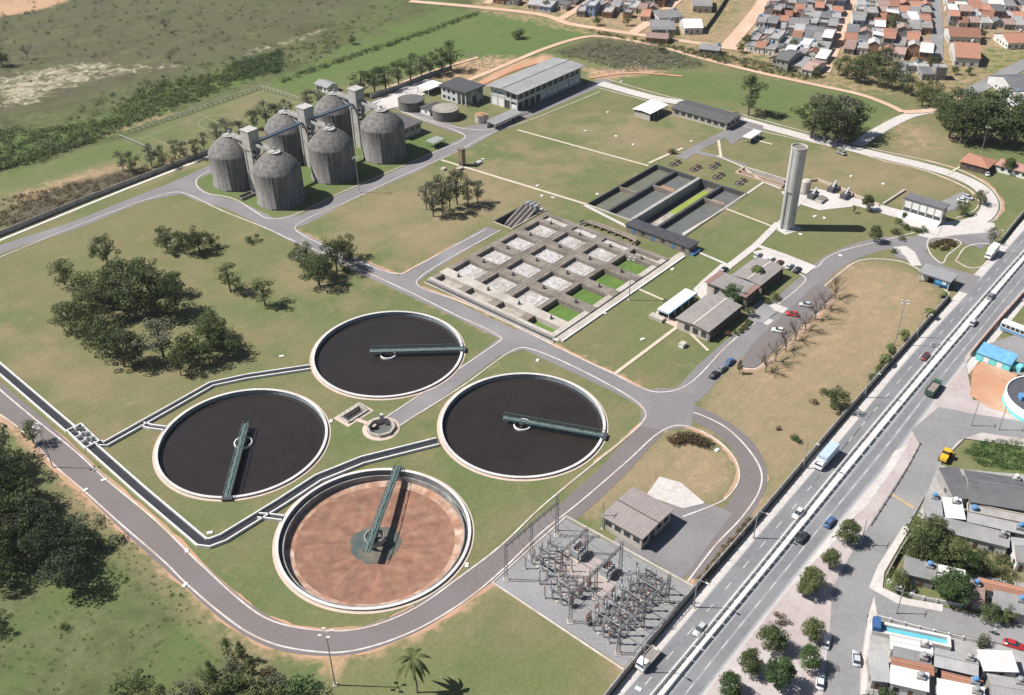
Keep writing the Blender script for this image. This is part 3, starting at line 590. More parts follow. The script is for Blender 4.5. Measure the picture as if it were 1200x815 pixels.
# ------------------------------------------------------------------ clarifier tanks
WATER = mat('clarifier_water', (0.024, 0.0185, 0.0165), (0.029, 0.023, 0.0205), 0.25, rough=0.07, spec=0.5, c3=(0.034, 0.027, 0.024), s3=0.04, f3=.6, bump=.015)
TEAL = mat('inner_wall', (0.34, 0.38, 0.39), (0.24, 0.28, 0.30), 0.4, c3=(0.14, 0.18, 0.19), s3=0.1)
FLOORM = mat('empty_tank_floor', (0.285, 0.145, 0.095), (0.20, 0.105, 0.075), 0.35, c3=(0.35, 0.22, 0.15), s3=0.4, f3=0.5, detail=10)
FLOORE = mat('empty_tank_floor_edge', (0.36, 0.20, 0.135), (0.55, 0.45, 0.36), 0.35, c3=(0.30, 0.16, 0.11), s3=0.2, f3=0.8, detail=8, lo=.45, hi=.7)
def radial(mt, k, a, b):
    """Streaks of dried sludge running out from the middle."""
    T = mt.node_tree; N = T.nodes; L = T.links; bs = N['Principled BSDF']; src = bs.inputs['Base Color'].links[0].from_socket
    tc = N.new('ShaderNodeTexCoord'); sp = N.new('ShaderNodeSeparateXYZ'); L.new(tc.outputs['Object'], sp.inputs[0]); at = N.new('ShaderNodeMath'); at.operation = 'ARCTAN2'; L.new(sp.outputs[1], at.inputs[0]); L.new(sp.outputs[0], at.inputs[1])
    ml = N.new('ShaderNodeMath'); ml.operation = 'MULTIPLY'; ml.inputs[1].default_value = k; L.new(at.outputs[0], ml.inputs[0]); ln = N.new('ShaderNodeVectorMath'); ln.operation = 'LENGTH'; L.new(tc.outputs['Object'], ln.inputs[0]); m2 = N.new('ShaderNodeMath'); m2.operation = 'MULTIPLY'; m2.inputs[1].default_value = .16; L.new(ln.outputs['Value'], m2.inputs[0])
    cb = N.new('ShaderNodeCombineXYZ'); L.new(ml.outputs[0], cb.inputs[0]); L.new(m2.outputs[0], cb.inputs[1]); n = N.new('ShaderNodeTexNoise'); n.inputs['Scale'].default_value = 1; n.inputs['Detail'].default_value = 6; L.new(cb.outputs[0], n.inputs['Vector'])
    r = N.new('ShaderNodeMapRange'); r.inputs[1].default_value = .35; r.inputs[2].default_value = .65; r.inputs[3].default_value = a; r.inputs[4].default_value = b; L.new(n.outputs[0], r.inputs[0]); x = N.new('ShaderNodeMix'); x.data_type = 'RGBA'; x.blend_type = 'MULTIPLY'; x.inputs[0].default_value = 1; L.new(src, x.inputs[6]); L.new(r.outputs[0], x.inputs[7]); L.new(x.outputs[2], bs.inputs['Base Color'])
radial(FLOORM, 6, .87, 1.14); radial(FLOORE, 10, .82, 1.22)
SCUM = mat('scum', (0.10, 0.095, 0.09), (0.045, 0.04, 0.038), .9, rough=.6)
PUDDLE = mat('shallow_puddle', (0.13, 0.135, 0.10), (0.20, 0.165, 0.12), 0.3, rough=0.3, c3=(0.06, 0.09, 0.10), s3=0.16, f3=.9)
def truss_bridge(parent, r_in, r_out, ang, z, label=None, hh=1.3):
    """A rotating scraper bridge: two lattice girders, deck, rails, end carriage. Lies along local x."""
    br = link('scraper_bridge', None, parent, (0, 0, 0), ang)
    g = MB()
    for s in (-.75, .75):
        n = 14; L_ = (r_out-r_in)/n
        g.beam((r_in, s, z), (r_out, s, z), .16, .18); g.beam((r_in, s, z+hh), (r_out, s, z+hh), .12, .14)
        for i in range(n+1): g.beam((r_in+L_*i, s, z), (r_in+L_*i, s, z+hh), .09, .09)
        for i in range(n): g.beam((r_in+L_*i, s, z+(hh if i % 2 else 0)), (r_in+L_*(i+1), s, z+(0 if i % 2 else hh)), .08, .08)
    g.build('girder', GREENSTEEL, br)
    MB().box(r_in, r_out, -.68, .68, z+.12, z+.2).build('deck', mat('deck_grating', (0.15, 0.20, 0.19), (0.11, 0.16, 0.15), 2.0), br)
    e = MB().box(r_out-.6, r_out+.7, -1.3, 1.3, z-.45, z+.1); e.build('end_carriage', DSTEEL, br)
    b = MB(); n = 8
    for i in range(1, n): 
        x = r_in+(r_out-r_in)*i/n; b.beam((x, -.3, z), (x, -.3, z-1.4), .1, .1)
    b.box(r_in+3, r_out-1, -.36, -.28, z-1.5, z-1.0); b.build('scraper_blade', GREENSTEEL, br)
    return br
INFO = [('dark-watered round clarifier tank nearest the road junction by the aeration basins', 0), ('leftmost round clarifier tank, full of dark water, scraper bridge pointing to the camera', 1),
        ('dark-watered round clarifier tank beside the road to the highway, third in the group', 2), ('drained round clarifier tank with reddish brown floor, nearest the camera', 3)]
BANG = [None]*4
def bridge_dir(c, pa, pb, z=1.0):
    a = G(*pa, z); b = G(*pb, z); return atan2(b.y-a.y, b.x-a.x)
for (c, r), (lab, k) in zip(TANKS, INFO):
    t = thing('clarifier_tank', lab, 'tank', (c[0], c[1], 0), 0, 'clarifier tanks')
    full = k < 3; depth = -.75 if full else -3.3; n = 72
    MB().lathe([(r-.55, -4.6 if not full else -2.2), (r-.55, .52), (r+.0, .52), (r+.0, -.5)], n).build('wall', TEAL if full else mat('drained_wall', (0.34, 0.335, 0.32), (0.18, 0.18, 0.18), 0.3, c3=(0.12, 0.12, 0.12), s3=0.1, f3=0.6), t)
    MB().lathe([(r-.62, .50), (r-.62, .58), (r+.1, .58), (r+.1, .40)], n).build('coping', RIM, t)
    MB().lathe([(r+.02, .06), (r+.85, .05), (r+.85, -.05)], n).build('apron', RIMSKIRT, t)
    if full:
        MB().lathe([(r-.55, -.85), (.01, -.85)][::-1], n, close=False).build('water', WATER, t)
        g = MB().lathe([(r-1.35, -1.6), (r-1.35, -.78), (r-1.25, -.78), (r-1.25, -1.6)], n); g.build('weir_plate', mat('weir_steel', (0.07, 0.075, 0.08), (0.05, 0.055, 0.06), 0.5), t)
    else:
        MB().lathe([(.01, -3.4), (6.6, -3.1), (r-4, -2.25)], n).build('floor', FLOORM, t, True)
        MB().lathe([(r-4.1, -2.27), (r-.5, -1.85)], n).build('floor_margin', FLOORE, t, True)
        MB().prism([((6.2+.22*sin(3*i*pi/30)+.16*sin(7*i*pi/30+1)+.1*sin(13*i*pi/30))*cos(i*pi/30), (6.2+.22*sin(3*i*pi/30)+.16*sin(7*i*pi/30+1)+.1*sin(13*i*pi/30))*sin(i*pi/30)) for i in range(60)], -3.3, -3.05).build('puddle', PUDDLE, t)
        MB().lathe([(r-1.75, -2.1), (r-1.75, -.4), (r-1.5, -.4), (r-1.5, -1.4), (r-.5, -1.4)], n).build('launder_trough', mat('launder', (0.40, 0.395, 0.38), (0.20, 0.20, 0.20), 0.35, c3=(0.12, 0.12, 0.12), s3=.12, f3=.7), t)
    if full:
        for k2 in range(3):
            a2 = 5.5+k+k2*.12; MB().prism([((r-2.5-k2*2.2)*cos(a2+d_)+s_*sin(a2), (r-2.5-k2*2.2)*sin(a2+d_)-s_*cos(a2)) for d_, s_ in ((0, .2), (.05, .35), (.12, .2), (.16, -.1), (.1, -.25), (.04, -.15))], -.86, -.845).build('scum_streak', SCUM, t)
    # centre column with feed well
    f = MB().lathe([(.8, -4.5), (.8, .5), (1.1, .5), (1.1, .3)], 20, close=False); f.build('centre_column', DSTEEL, t)
    MB().lathe([(2.2, -1.8), (2.2, -.3), (2.5, -.3), (2.5, -1.8)], 28).build('feed_well', WHITE if full else STEEL, t)
    if k == 0: truss_bridge(t, -5.5, r+.2, bridge_dir(c, (430, 410), (542, 407)), .75)
    if k == 1: truss_bridge(t, -6.5, r+.2, bridge_dir(c, (287, 497), (264, 583)), .75)
    if k == 2: truss_bridge(t, -5.5, r+.2, bridge_dir(c, (586, 489), (708, 511)), .75)
    if k == 3: truss_bridge(t, -6.5, r+.2, bridge_dir(c, (432, 640), (466, 548)), .75)

# ------------------------------------------------------------------ aeration basins
A0, A1, P0, P1 = BAS
t = thing('aeration_basin', 'concrete grid of square aeration basins, brown froth in most and green water in one column', 'basin', W(A0, P0), SA)
lx, ly = A1-A0, P1-P0
colsP = [(161.6, 172.0), (175.2, 185.4), (188.7, 199.0), (202.2, 212.6)]
rowsA = [(201.6, 205.6)] + [(209.6+12.65*i, 218.1+12.65*i) for i in range(4)] + [(258.4, 261.8)]
xs = [v-A0 for r in rowsA for v in r]; ys = [v-P0 for r in colsP for v in r]
FOAM = mat('froth', (0.53, 0.515, 0.515), (0.35, 0.325, 0.31), 0.8, c3=(0.33, 0.285, 0.245), s3=0.10, f3=0.75, detail=8, lo=.40, hi=.62)
FOAM2 = mat('settled_froth', (0.42, 0.37, 0.32), (0.26, 0.22, 0.18), 0.8, c3=(0.5, 0.47, 0.44), s3=0.3, f3=0.8, detail=8)
ALGAE = mat('algae_water', (0.115, 0.195, 0.042), (0.095, 0.165, 0.036), 0.5, rough=0.5, c3=(0.145, 0.215, 0.05), s3=0.2)
TOP = .9
# walls: longitudinal and cross walls between the cells, slab walkways on top
bx = [0]+xs+[lx]; by = [0]+ys+[ly]
mb = MB(); 
strips_x = [(bx[i], bx[i+1]) for i in range(0, len(bx), 2)]; strips_y = [(by[i], by[i+1]) for i in range(0, len(by), 2)]
for i, (a, b) in enumerate(strips_x):
    MB().box(a, b, 0, ly, -3.2, TOP).build('cross_walkway', CONC if i > 1 else CONCL, t)
for i, (a, b) in enumerate(strips_y):
    for j in range(len(strips_x)-1):
        x0, x1 = strips_x[j][1], strips_x[j+1][0]
        if i == 1 and j >= 1: continue
        MB().box(x0-.02, x1+.02, a, b, -3.2, TOP-.05 if i not in (0, len(strips_y)-1) else TOP-.004).build('long_wall', CONC if i else CONCL, t)
    if i == 1:
        MB().box(strips_x[1][1], strips_x[-1][0], a+1.0, b-.4, -3.2, TOP-.05).build('long_wall', CONC, t)
for j, (x0, x1) in enumerate((xs[k], xs[k+1]) for k in range(0, len(xs), 2)):
    for i, (y0, y1) in enumerate((ys[k], ys[k+1]) for k in range(0, len(ys), 2)):
        if i == 0: mt, z = ALGAE, -.9
        elif j in (0,): mt, z = FOAM2, -.7
        else: mt, z = FOAM, -.55 if j < 5 else .1
        if i == 0 and j == 5: mt, z = FOAM2, -.6
        gm_ = MB(); nx, ny = 10, 10
        V = [(x0+(x1-x0)*a/nx, y0+(y1-y0)*b/ny, z+(rng.uniform(0, .16) if mt is FOAM else 0)) for b in range(ny+1) for a in range(nx+1)]
        gm_.add(V, [(b*(nx+1)+a, b*(nx+1)+a+1, (b+1)*(nx+1)+a+1, (b+1)*(nx+1)+a) for b in range(ny) for a in range(nx)])
        o = gm_.build('froth_surface' if mt is not ALGAE else 'green_water', mt, t)
# long narrow distribution gutter along the road side, aerator motors on the walkways, loop pipes at the far end
MB().box(-.0, .9, -1.2, ly+.4, 0, .35).build('gutter_edge', WHITE, t); MB().box(-1.6, -.05, -1.2, ly, 0.01, .05).build('gutter', DCONC, t); MB().box(-2.0, -1.6, -1.2, ly, 0, .4).build('gutter_edge', CONCL, t)
MB().box(.5, lx+6, -2.6, -.06, 0, .45).build('side_walkway', CONCL, t); MB().box(.5, lx+6, -3.0, -2.6, 0, .5).build('side_walkway', WHITE, t)
mot = MB().box(-.45, .45, -.45, .45, 0, .3); mot.lathe([(.3, .3), (.3, 1.2), (.12, 1.35)], 10, close=True); motm = mot.mesh('aerator_motor', DSTEEL)
for k in range(6):
    xm = (strips_x[k][0]+strips_x[k][1])/2
    for i in range(4):
        if k == 0: continue
        link('aerator_motor', motm, t, (xm, (ys[2*i]+ys[2*i+1])/2, TOP))
rail = MB()
for i, (a, b) in enumerate(strips_y):
    for y in (a+.15, b-.15):
        if i in (1, 2, 3):
            rail.beam((xs[2], y, TOP+1), (xs[-3], y, TOP+1), .07, .07)
            for q in range(12): rail.beam((xs[2]+q*4.2, y, TOP-.1), (xs[2]+q*4.2, y, TOP+1), .06, .06)
rail.build('handrail', DSTEEL, t)
lp = MB()
for o in (0, 1.3): 
    pts = smooth([Vector(q) for q in ((lx-.5, ys[-1]-14, 1.2), (lx+3.5-o, ys[-1]-14.5, 1.2), (lx+4.3-o, ys[-1]-17, 1.2), (lx+4.3-o, ys[2]+3, 1.2), (lx+3.6-o, ys[2]+.5, 1.2), (lx-.5, ys[2]+.2, 1.2))], 5)
    lp = MB()
    for a, b in zip(pts[:-1], pts[1:]): lp.tube(a, b, .4, n=8)
    lp.build('air_main', mat('brown_pipe', (0.30, 0.24, 0.20), (0.22, 0.18, 0.15), .6), t)
for q in range(8): MB().box(lx+2.4, lx+4.6, ys[2]+3+q*3.2, ys[2]+3.3+q*3.2, -.1, .8).build('pipe_saddle', CONC, t)
# screw pump house at the far corner of the basins
t = thing('screw_pump_station', 'sloping screw pump channels in a sunken concrete pit beyond the aeration basins', 'pump station', W(SCREW[0], SCREW[2]), SA)
L_, Wd = SCREW[1]-SCREW[0], SCREW[3]-SCREW[2]
MB().box(0, L_, Wd-.4, Wd+.25, -3.5, .4).build('pit_wall', DCONC, t); MB().box(-.4, 0, 0, Wd, -3.5, .12).build('pit_wall', RIMSKIRT, t); MB().box(0, L_, -.3, 0.1, -3.5, .4).build('pit_wall', CONCL, t)
MB().box(0, L_, 0, Wd, -3.6, -3.4).build('pit_floor', DCONC, t)
for q in range(4):
    y = .7+q*2.05
    m_ = MB(); m_.add([(0.6, y, -3.2), (0.6, y+.75, -3.2), (L_-5, y+.75, 2.2), (L_-5, y, 2.2), (.6, y, -3.6), (.6, y+.75, -3.6), (L_-5, y+.75, 0), (L_-5, y, 0)], [(0, 3, 2, 1), (0, 4, 7, 3), (1, 2, 6, 5), (0, 1, 5, 4), (3, 7, 6, 2)]); m_.build('channel_wall', CONC, t)
    if q < 3:
        s_ = MB(); s_.tube((1.2, y+1.35, -3.1), (L_-5, y+1.35, 1.9), .28, n=8)
        for k in range(22):
            f0 = k/22; s_.lathe([(.28, 0), (.6, .02), (.28, .08)], 8, 0, 0); o_ = len(s_.v)-24
            for j in range(o_, len(s_.v)): x_, yy, zz = s_.v[j]; s_.v[j] = (1.2+f0*(L_-6.2)+zz, y+1.35+x_, -3.1+f0*5.0+yy)
        s_.build('screw', DSTEEL, t)
        m_ = MB().box(L_-4.6, L_-2.6, y+.7, y+2.0, 0, 2.9); m_.tube((L_-2.6, y+1.35, 2.2), (L_-.8, y+1.35, 2.2), .4, n=10); m_.build('drive_motor', STEEL, t)
MB().box(L_-5, L_+.3, -.2, Wd, -3.4, .25).build('motor_deck', CONCL, t)

# ------------------------------------------------------------------ settling basins beyond them
A0, A1, P0, P1 = SET; lx, ly = A1-A0, P1-P0
t = thing('settling_basin', 'block of rectangular settling basins with grey green water and one algae-green bay', 'basin', W(A0, P0), SA)
def cell(x0, x1, y0, y1, z, mt, nm='water'): MB().box(x0-A0, x1-A0, y0-P0, y1-P0, z-.2, z).build(nm, mt, t)
GW = mat('settling_water', (0.15, 0.155, 0.15), (0.125, 0.13, 0.125), 0.3, rough=0.12, spec=.5, c3=(0.17, 0.165, 0.13), s3=0.06)
GW2 = mat('settling_water_olive', (0.165, 0.165, 0.115), (0.14, 0.145, 0.11), 0.3, rough=0.12, spec=.5)
ALG2 = mat('algae_film', (0.27, 0.32, 0.06), (0.23, 0.28, 0.05), 0.4, c3=(0.31, 0.33, 0.09), s3=0.15)
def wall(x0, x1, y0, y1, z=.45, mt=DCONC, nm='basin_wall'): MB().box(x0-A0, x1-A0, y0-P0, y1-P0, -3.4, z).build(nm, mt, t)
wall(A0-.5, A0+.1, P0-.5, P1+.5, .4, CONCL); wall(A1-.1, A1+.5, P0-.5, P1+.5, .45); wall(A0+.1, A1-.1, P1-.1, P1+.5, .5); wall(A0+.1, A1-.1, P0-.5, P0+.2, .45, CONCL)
cell(A0, 299.4, 198.6, P1, -1.3, GW2); cell(300.2, A1, 198.6, P1, -1.3, GW2); cell(A0, 309.0, 187.6, 197.9, -1.5, GW); cell(310.0, A1, 187.6, 197.9, -1.3, GW)
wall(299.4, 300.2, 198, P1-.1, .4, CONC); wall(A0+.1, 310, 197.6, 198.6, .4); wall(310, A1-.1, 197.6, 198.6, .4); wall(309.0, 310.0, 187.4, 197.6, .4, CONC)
wall(A0+.1, A1-.1, 186.0, 187.4, .9, mat('grey_concrete', (0.40, 0.39, 0.375), (0.31, 0.30, 0.29), .5), 'centre_wall')
cell(A0, 297.5, 177.2, 182.0, -2.0, FOAM2, 'sludge_bed'); cell(297.5, 322.5, 177.2, 182.2, -2.0, ALG2, 'algae_bed'); cell(A0, A1, 182.0, 186.0, -3.0, DCONC, 'channel_floor'); cell(322.5, A1, 177, 182, -2, CONC, 'ledge')
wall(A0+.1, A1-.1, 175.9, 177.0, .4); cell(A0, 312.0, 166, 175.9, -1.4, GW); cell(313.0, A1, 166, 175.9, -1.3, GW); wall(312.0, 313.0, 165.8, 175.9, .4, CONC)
RUST = mat('rusty_weir', (0.42, 0.23, 0.12), (0.28, 0.18, 0.12), 1.2)
for x0, x1, y0, y1 in ((299.6, 303, 204.8, 206.5), (311, 314.5, 190, 196.5), (313.4, 316.5, 169, 174.5)): cell(x0, x1, y0, y1, -1.1, RUST, 'scum_patch')
# pump gallery with a flat dark roof across the front of the basins
t2 = thing('pump_gallery', 'long low dark-roofed gallery across the front of the settling basins', 'building', W(271.2, 156.2), SA)
MB().box(.4, 5.6, .4, 27.6, 0, 2.6).build('wall', CONC, t2)
for k in range(4): MB().box(0, 6.2, 7*k, 7*k+6.94, 2.6, 2.95).build('roof_slab', mat('bitumen_roof', (0.075, 0.075, 0.085), (0.055, 0.055, 0.062), .6), t2)
DOORM = mat('blue_door', (0.10, 0.20, 0.38), rough=.6)
for k in range(6): link('door' if k % 2 else 'window', MB().box(.3, .4, 0, 1.4, .1 if k % 2 else 1.0, 2.2).mesh('opening', DOORM if k % 2 else GLASS), t2, (0, 2.2+k*4.3, 0))
MB().box(.4, 5, -1.6, .3, 0, .9).build('blue_tank_base', DOORM, t2)
# valve pipework on the lawn behind the settling basins
def hoop(loc, rz, label):
    g = thing('valve_manifold', label, 'pipework', loc, rz, 'valve pipework behind the settling basins')
    m_ = MB(); pts = [Vector(q) for q in ((-3, 0, 0), (-3, 0, 1), (3, 0, 1), (3, 0, 0))]
    for y in (0, 1.2):
        for a, b in zip(pts[:-1], pts[1:]): m_.tube(a+Vector((0, y, 0)), b+Vector((0, y, 0)), .2, n=8)
    m_.build('pipe', DSTEEL, g); v = MB()
    for x in (-1.5, 1.5): v.lathe([(.1, 1.0), (.1, 1.7), (.45, 1.7), (.45, 1.8), (.05, 1.8)], 10, x, 0); v.lathe([(.1, 1.0), (.1, 1.7), (.45, 1.7), (.45, 1.8), (.05, 1.8)], 10, x, 1.2)
    v.build('valve_wheel', RUST, g); MB().box(-3.4, 3.4, -.5, 1.7, 0, .06).build('pad', CONC, g); return g
for (u, v), rz, l in (((792, 193), SA, 'dark pipe hoops with valves nearest the lone shrub behind the settling basins'), ((816, 199), SA, 'dark pipe hoops with valves midway behind the settling basins'), ((838, 196), SA, 'long dark pipe hoops nearest the straight plant lane behind the settling basins'),
                     ((843, 208), SA, 'dark pipe hoops with valves beside the algae-green bay'), ((869, 215), SA, 'dark pipe hoops with valves nearest the water tower behind the settling basins')): hoop(G(u, v), rz, l)
# grit channel
t = thing('grit_channel', 'long open concrete grit channel with rusty brown edges left of the water tower', 'channel', W(GRIT[0], GRIT[2]), SA)
lx, ly = GRIT[1]-GRIT[0], GRIT[3]-GRIT[2]
ORCH = mat('rusty_concrete', (0.50, 0.36, 0.26), (0.38, 0.30, 0.23), .6)
for a, b, c_, d, mt_ in ((-.4, 0.3, -.4, ly+.4, ORCH), (lx-.3, lx+.5, -.4, ly+.4, CONCL), (.3, lx-.3, -.4, .3, CONC), (.3, lx-.3, ly-.3, ly+.6, ORCH)): MB().box(a, b, c_, d, -2.5, .7).build('channel_wall', mt_, t)
MB().box(2.6, 3.2, .3, ly-.3, -2.5, .6).build('channel_wall', ORCH, t); MB().box(.3, 2.6, .3, ly-.3, -2, -.2).build('grit_bed', mat('brown_water', (0.20, 0.17, 0.13), (0.15, 0.13, 0.10), .5, rough=.3), t); MB().box(3.2, lx-.3, .3, ly-.3, -2, -.9).build('water', GW, t)

# ------------------------------------------------------------------ small pits between the clarifiers
t = thing('splitter_chamber', 'small octagonal concrete splitter chamber at the end of the short service road', 'chamber', OCT_C, 0)
MB().lathe([(OCT_R-.45, -2.5), (OCT_R-.45, .9), (OCT_R+.1, .9), (OCT_R+.1, -.2)], 8).build('wall', CONCL, t); MB().lathe([(.01, -.9), (OCT_R-.3, -.9)], 8).build('water', GW, t)
MB().lathe([(OCT_R, .05), (OCT_R+1.3, .05), (OCT_R+1.3, -.05)], 24).build('apron', RIMSKIRT, t)
r_ = MB()
for i in range(8):
    a0, a1 = pi/4*i, pi/4*(i+1); p_, q_ = Vector((OCT_R*cos(a0), OCT_R*sin(a0), .9)), Vector((OCT_R*cos(a1), OCT_R*sin(a1), .9)); up1 = Vector((0, 0, 1.0))
    r_.beam(p_, p_+up1, .06, .06); r_.beam(p_+up1, q_+up1, .05, .05); r_.beam(p_+up1*.5, q_+up1*.5, .04, .04)
r_.build('handrail', STEEL, t)
o = MB(); o.box(-.5, .5, 2.5, 3.5, 0.9, 2.7); o.build('gate_actuator', CONCL, t)
t = thing('sump_pit', 'small rectangular open sump pit with pale rim between two dark clarifiers', 'pit', W(PIT[0], PIT[2]), SA)
lx, ly = PIT[1]-PIT[0], PIT[3]-PIT[2]
for a, b, c_, d in ((-.3, .3, -.3, ly+.3), (lx-.3, lx+.3, -.3, ly+.3), (.3, lx-.3, -.3, .3), (.3, lx-.3, ly-.3, ly+.3)): MB().box(a, b, c_, d, -2.5, .45).build('pit_wall', CONCL, t)
for a, b, c_, d in ((-1.3, -.3, -1.3, ly+1.3), (lx+.3, lx+1.3, -1.3, ly+1.3), (-.3, lx+.3, -1.3, -.3), (-.3, lx+.3, ly+.3, ly+1.3)): MB().box(a, b, c_, d, -.1, .05).build('apron', RIMSKIRT, t)
MB().box(.3, lx-.3, .3, ly-.3, -2.4, -1.2).build('water', mat('sump_water', (0.05, 0.06, 0.05), rough=.2), t)
r_ = MB()
for a, b in (((0, 0), (lx, 0)), ((lx, 0), (lx, ly)), ((lx, ly), (0, ly)), ((0, ly), (0, 0))):
    for z in (1.0, 1.45): r_.beam((a[0], a[1], z), (b[0], b[1], z), .06, .06)
    for k in range(4): x, y = a[0]+(b[0]-a[0])*k/4, a[1]+(b[1]-a[1])*k/4; r_.beam((x, y, .4), (x, y, 1.45), .06, .06)
r_.build('handrail', STEEL, t)

# ------------------------------------------------------------------ effluent channels with white rims
CW = mat('channel_water', (0.035, 0.038, 0.042), (0.05, 0.052, 0.055), .4, rough=.2)
CWALL = mat('channel_wall_paint', (0.76, 0.75, 0.74), (0.62, 0.60, 0.58), .6)
def channel(px, wd, label, h=.75):
    t = thing('effluent_channel', label, 'channel', (0, 0, 0), 0, 'white-rimmed effluent channels')
    P = gl(px)
    for s in (1, -1):
        # sharp corners, offset line mitred
        m_ = MB(); bar_along(m_, offset_line(P, s*(wd/2)), .38, 0, h); m_.build('rim_wall', CWALL, t)
    ribbon('water', P, wd-.3, .12, CW, t); return t
channel([(-60, 383), (0, 433), (84, 505)], 2.7, 'wide white-rimmed channel running off the left edge beside the road')
channel([(92, 511), (165, 576), (237, 637), (246, 638), (262, 632), (330, 590), (373, 562), (425, 541), (513, 519)], 2.7, 'white-rimmed channel bending past the drained clarifier to the farthest-right clarifier')
channel([(117, 521), (124, 522), (165, 499), (248, 452), (290, 443), (363, 432)], 2.0, 'white-rimmed channel curving round the leftmost clarifier to the farthest one')
channel([(167, 499), (178, 502), (194, 504)], 1.5, 'short white-rimmed branch channel into the leftmost clarifier'); channel([(303, 606), (316, 607), (332, 609)], 1.5, 'short white-rimmed branch channel into the drained clarifier')
t = thing('flow_chamber', 'white-walled junction box where the effluent channels meet beside the road', 'chamber', G(98, 513), radians(-45))
for a, b, c_, d in ((-5.5, 5.5, -2.2, -1.85), (-5.5, 5.5, 1.85, 2.2), (-5.5, -5.15, -1.85, 1.85), (5.15, 5.5, -1.85, 1.85), (-1, -.7, -1.85, 1.85), (2, 2.3, -1.85, 1.85), (-5.15, 5.15, -.2, .15)): MB().box(a, b, c_, d, 0, .9).build('chamber_wall', CWALL, t)
MB().box(-5.4, 5.4, -2.1, 2.1, 0, .15).build('water', CW, t)
for x in (-3, .5, 3.5): m_ = MB().box(x-.1, x+.1, -1.85, 1.85, .9, 1.3); m_.box(x-.2, x+.2, -.4, .4, .9, 2.2); m_.build('sluice_gate', STEEL, t)

# ------------------------------------------------------------------ digesters
def digester_mat():
    mt = mat('digester_concrete', (0.225, 0.212, 0.20), (0.16, 0.152, 0.145), 0.9, c3=(0.14, 0.13, 0.125), s3=0.10, f3=0.7, detail=7)
    T = mt.node_tree; N = T.nodes; L = T.links; b = N['Principled BSDF']; src = b.inputs['Base Color'].links[0].from_socket
    tc = N.new('ShaderNodeTexCoord'); mp = N.new('ShaderNodeMapping'); mp.inputs['Scale'].default_value = (.8, .8, 0.09); L.new(tc.outputs['Object'], mp.inputs[0])
    n = N.new('ShaderNodeTexNoise'); n.inputs['Scale'].default_value = 1.0; n.inputs['Detail'].default_value = 6; L.new(mp.outputs[0], n.inputs['Vector'])
    r = N.new('ShaderNodeMapRange'); r.inputs[1].default_value = .42; r.inputs[2].default_value = .62; r.inputs[3].default_value = .80; r.inputs[4].default_value = 1.18; L.new(n.outputs[0], r.inputs[0])
    x = N.new('ShaderNodeMix'); x.data_type = 'RGBA'; x.blend_type = 'MULTIPLY'; x.inputs[0].default_value = 1; L.new(src, x.inputs[6]); L.new(r.outputs[0], x.inputs[7])
    # lift joints: faint rings
    sp = N.new('ShaderNodeSeparateXYZ'); L.new(tc.outputs['Object'], sp.inputs[0]); ml = N.new('ShaderNodeMath'); ml.operation = 'MULTIPLY'; ml.inputs[1].default_value = 2*pi/1.35; L.new(sp.outputs[2], ml.inputs[0])
    sn = N.new('ShaderNodeMath'); sn.operation = 'SINE'; L.new(ml.outputs[0], sn.inputs[0]); r2 = N.new('ShaderNodeMapRange'); r2.inputs[1].default_value = .75; r2.inputs[2].default_value = 1; r2.inputs[3].default_value = 1; r2.inputs[4].default_value = .8; L.new(sn.outputs[0], r2.inputs[0])
    x2 = N.new('ShaderNodeMix'); x2.data_type = 'RGBA'; x2.blend_type = 'MULTIPLY'; x2.inputs[0].default_value = 1; L.new(x.outputs[2], x2.inputs[6]); L.new(r2.outputs[0], x2.inputs[7]); L.new(x2.outputs[2], b.inputs['Base Color'])
    return mt
DIGM = digester_mat(); PALE = mat('pale_concrete', (0.50, 0.48, 0.45), (0.41, 0.39, 0.365), .5, c3=(0.30, 0.285, 0.265), s3=.25)
DIG = [((330, 234), 'concrete digester silo nearest the camera, at the bend of the plant road'), ((278, 213), 'leftmost concrete digester silo, beside the boundary wall'), ((392, 205), 'middle concrete digester silo of the row along the plant road'),
       ((341, 184), 'middle concrete digester silo of the rear row'), ((451, 182), 'concrete digester silo of the front row nearest the dewatering building'), ((397, 161), 'concrete digester silo of the rear row farthest from the camera')]
proto = None; DR, DH = 9.2, 13.6
for (u, v), lab in DIG:
    loc = G(u, v)
    if proto is None:
        proto = thing('digester_silo', lab, 'silo', loc, SA, 'concrete digester silos')
        MB().lathe([(DR+.25, -.1), (DR+.25, .5), (DR, .5), (DR, DH)], 48).build('shell', DIGM, proto, True)
        MB().lathe([(DR, DH), (DR-.3, DH+.5), (8.1, DH+1.7), (6.4, DH+3.5), (4.5, DH+5.0), (2.4, DH+6.1)], 48).build('dome', DIGM, proto, True)
        c_ = MB().lathe([(2.0, DH+5.8), (2.0, DH+6.4), (2.5, DH+6.4), (2.5, DH+6.6)], 24, close=True); c_.box(-1.8, 1.8, -.7, .7, DH+6.6, DH+6.85); c_.build('cap', PALE, proto)
        c_ = MB()
        for i in range(12): a = 2*pi*i/12; b_ = 2*pi*(i+1)/12; p_ = Vector((2.4*cos(a), 2.4*sin(a), DH+6.6)); q_ = Vector((2.4*cos(b_), 2.4*sin(b_), DH+6.6)); z_ = Vector((0, 0, 1)); c_.beam(p_, p_+z_, .06, .06); c_.beam(p_+z_, q_+z_, .06, .06)
        c_.lathe([(.5, DH+6.6), (.5, DH+7.8)], 10, .8, .8, close=True); c_.build('handrail', STEEL, proto)
        c_ = MB()
        for k in range(26): z0 = k*.75; 
        for k in range(3): a = radians(-150+k*9); c_.tube((9.5*cos(a), 9.5*sin(a), 0), (9.5*cos(a), 9.5*sin(a), DH), .14, n=6)
        c_.build('pipe', STEEL, proto)
    else: dup(proto, loc, SA, lab)
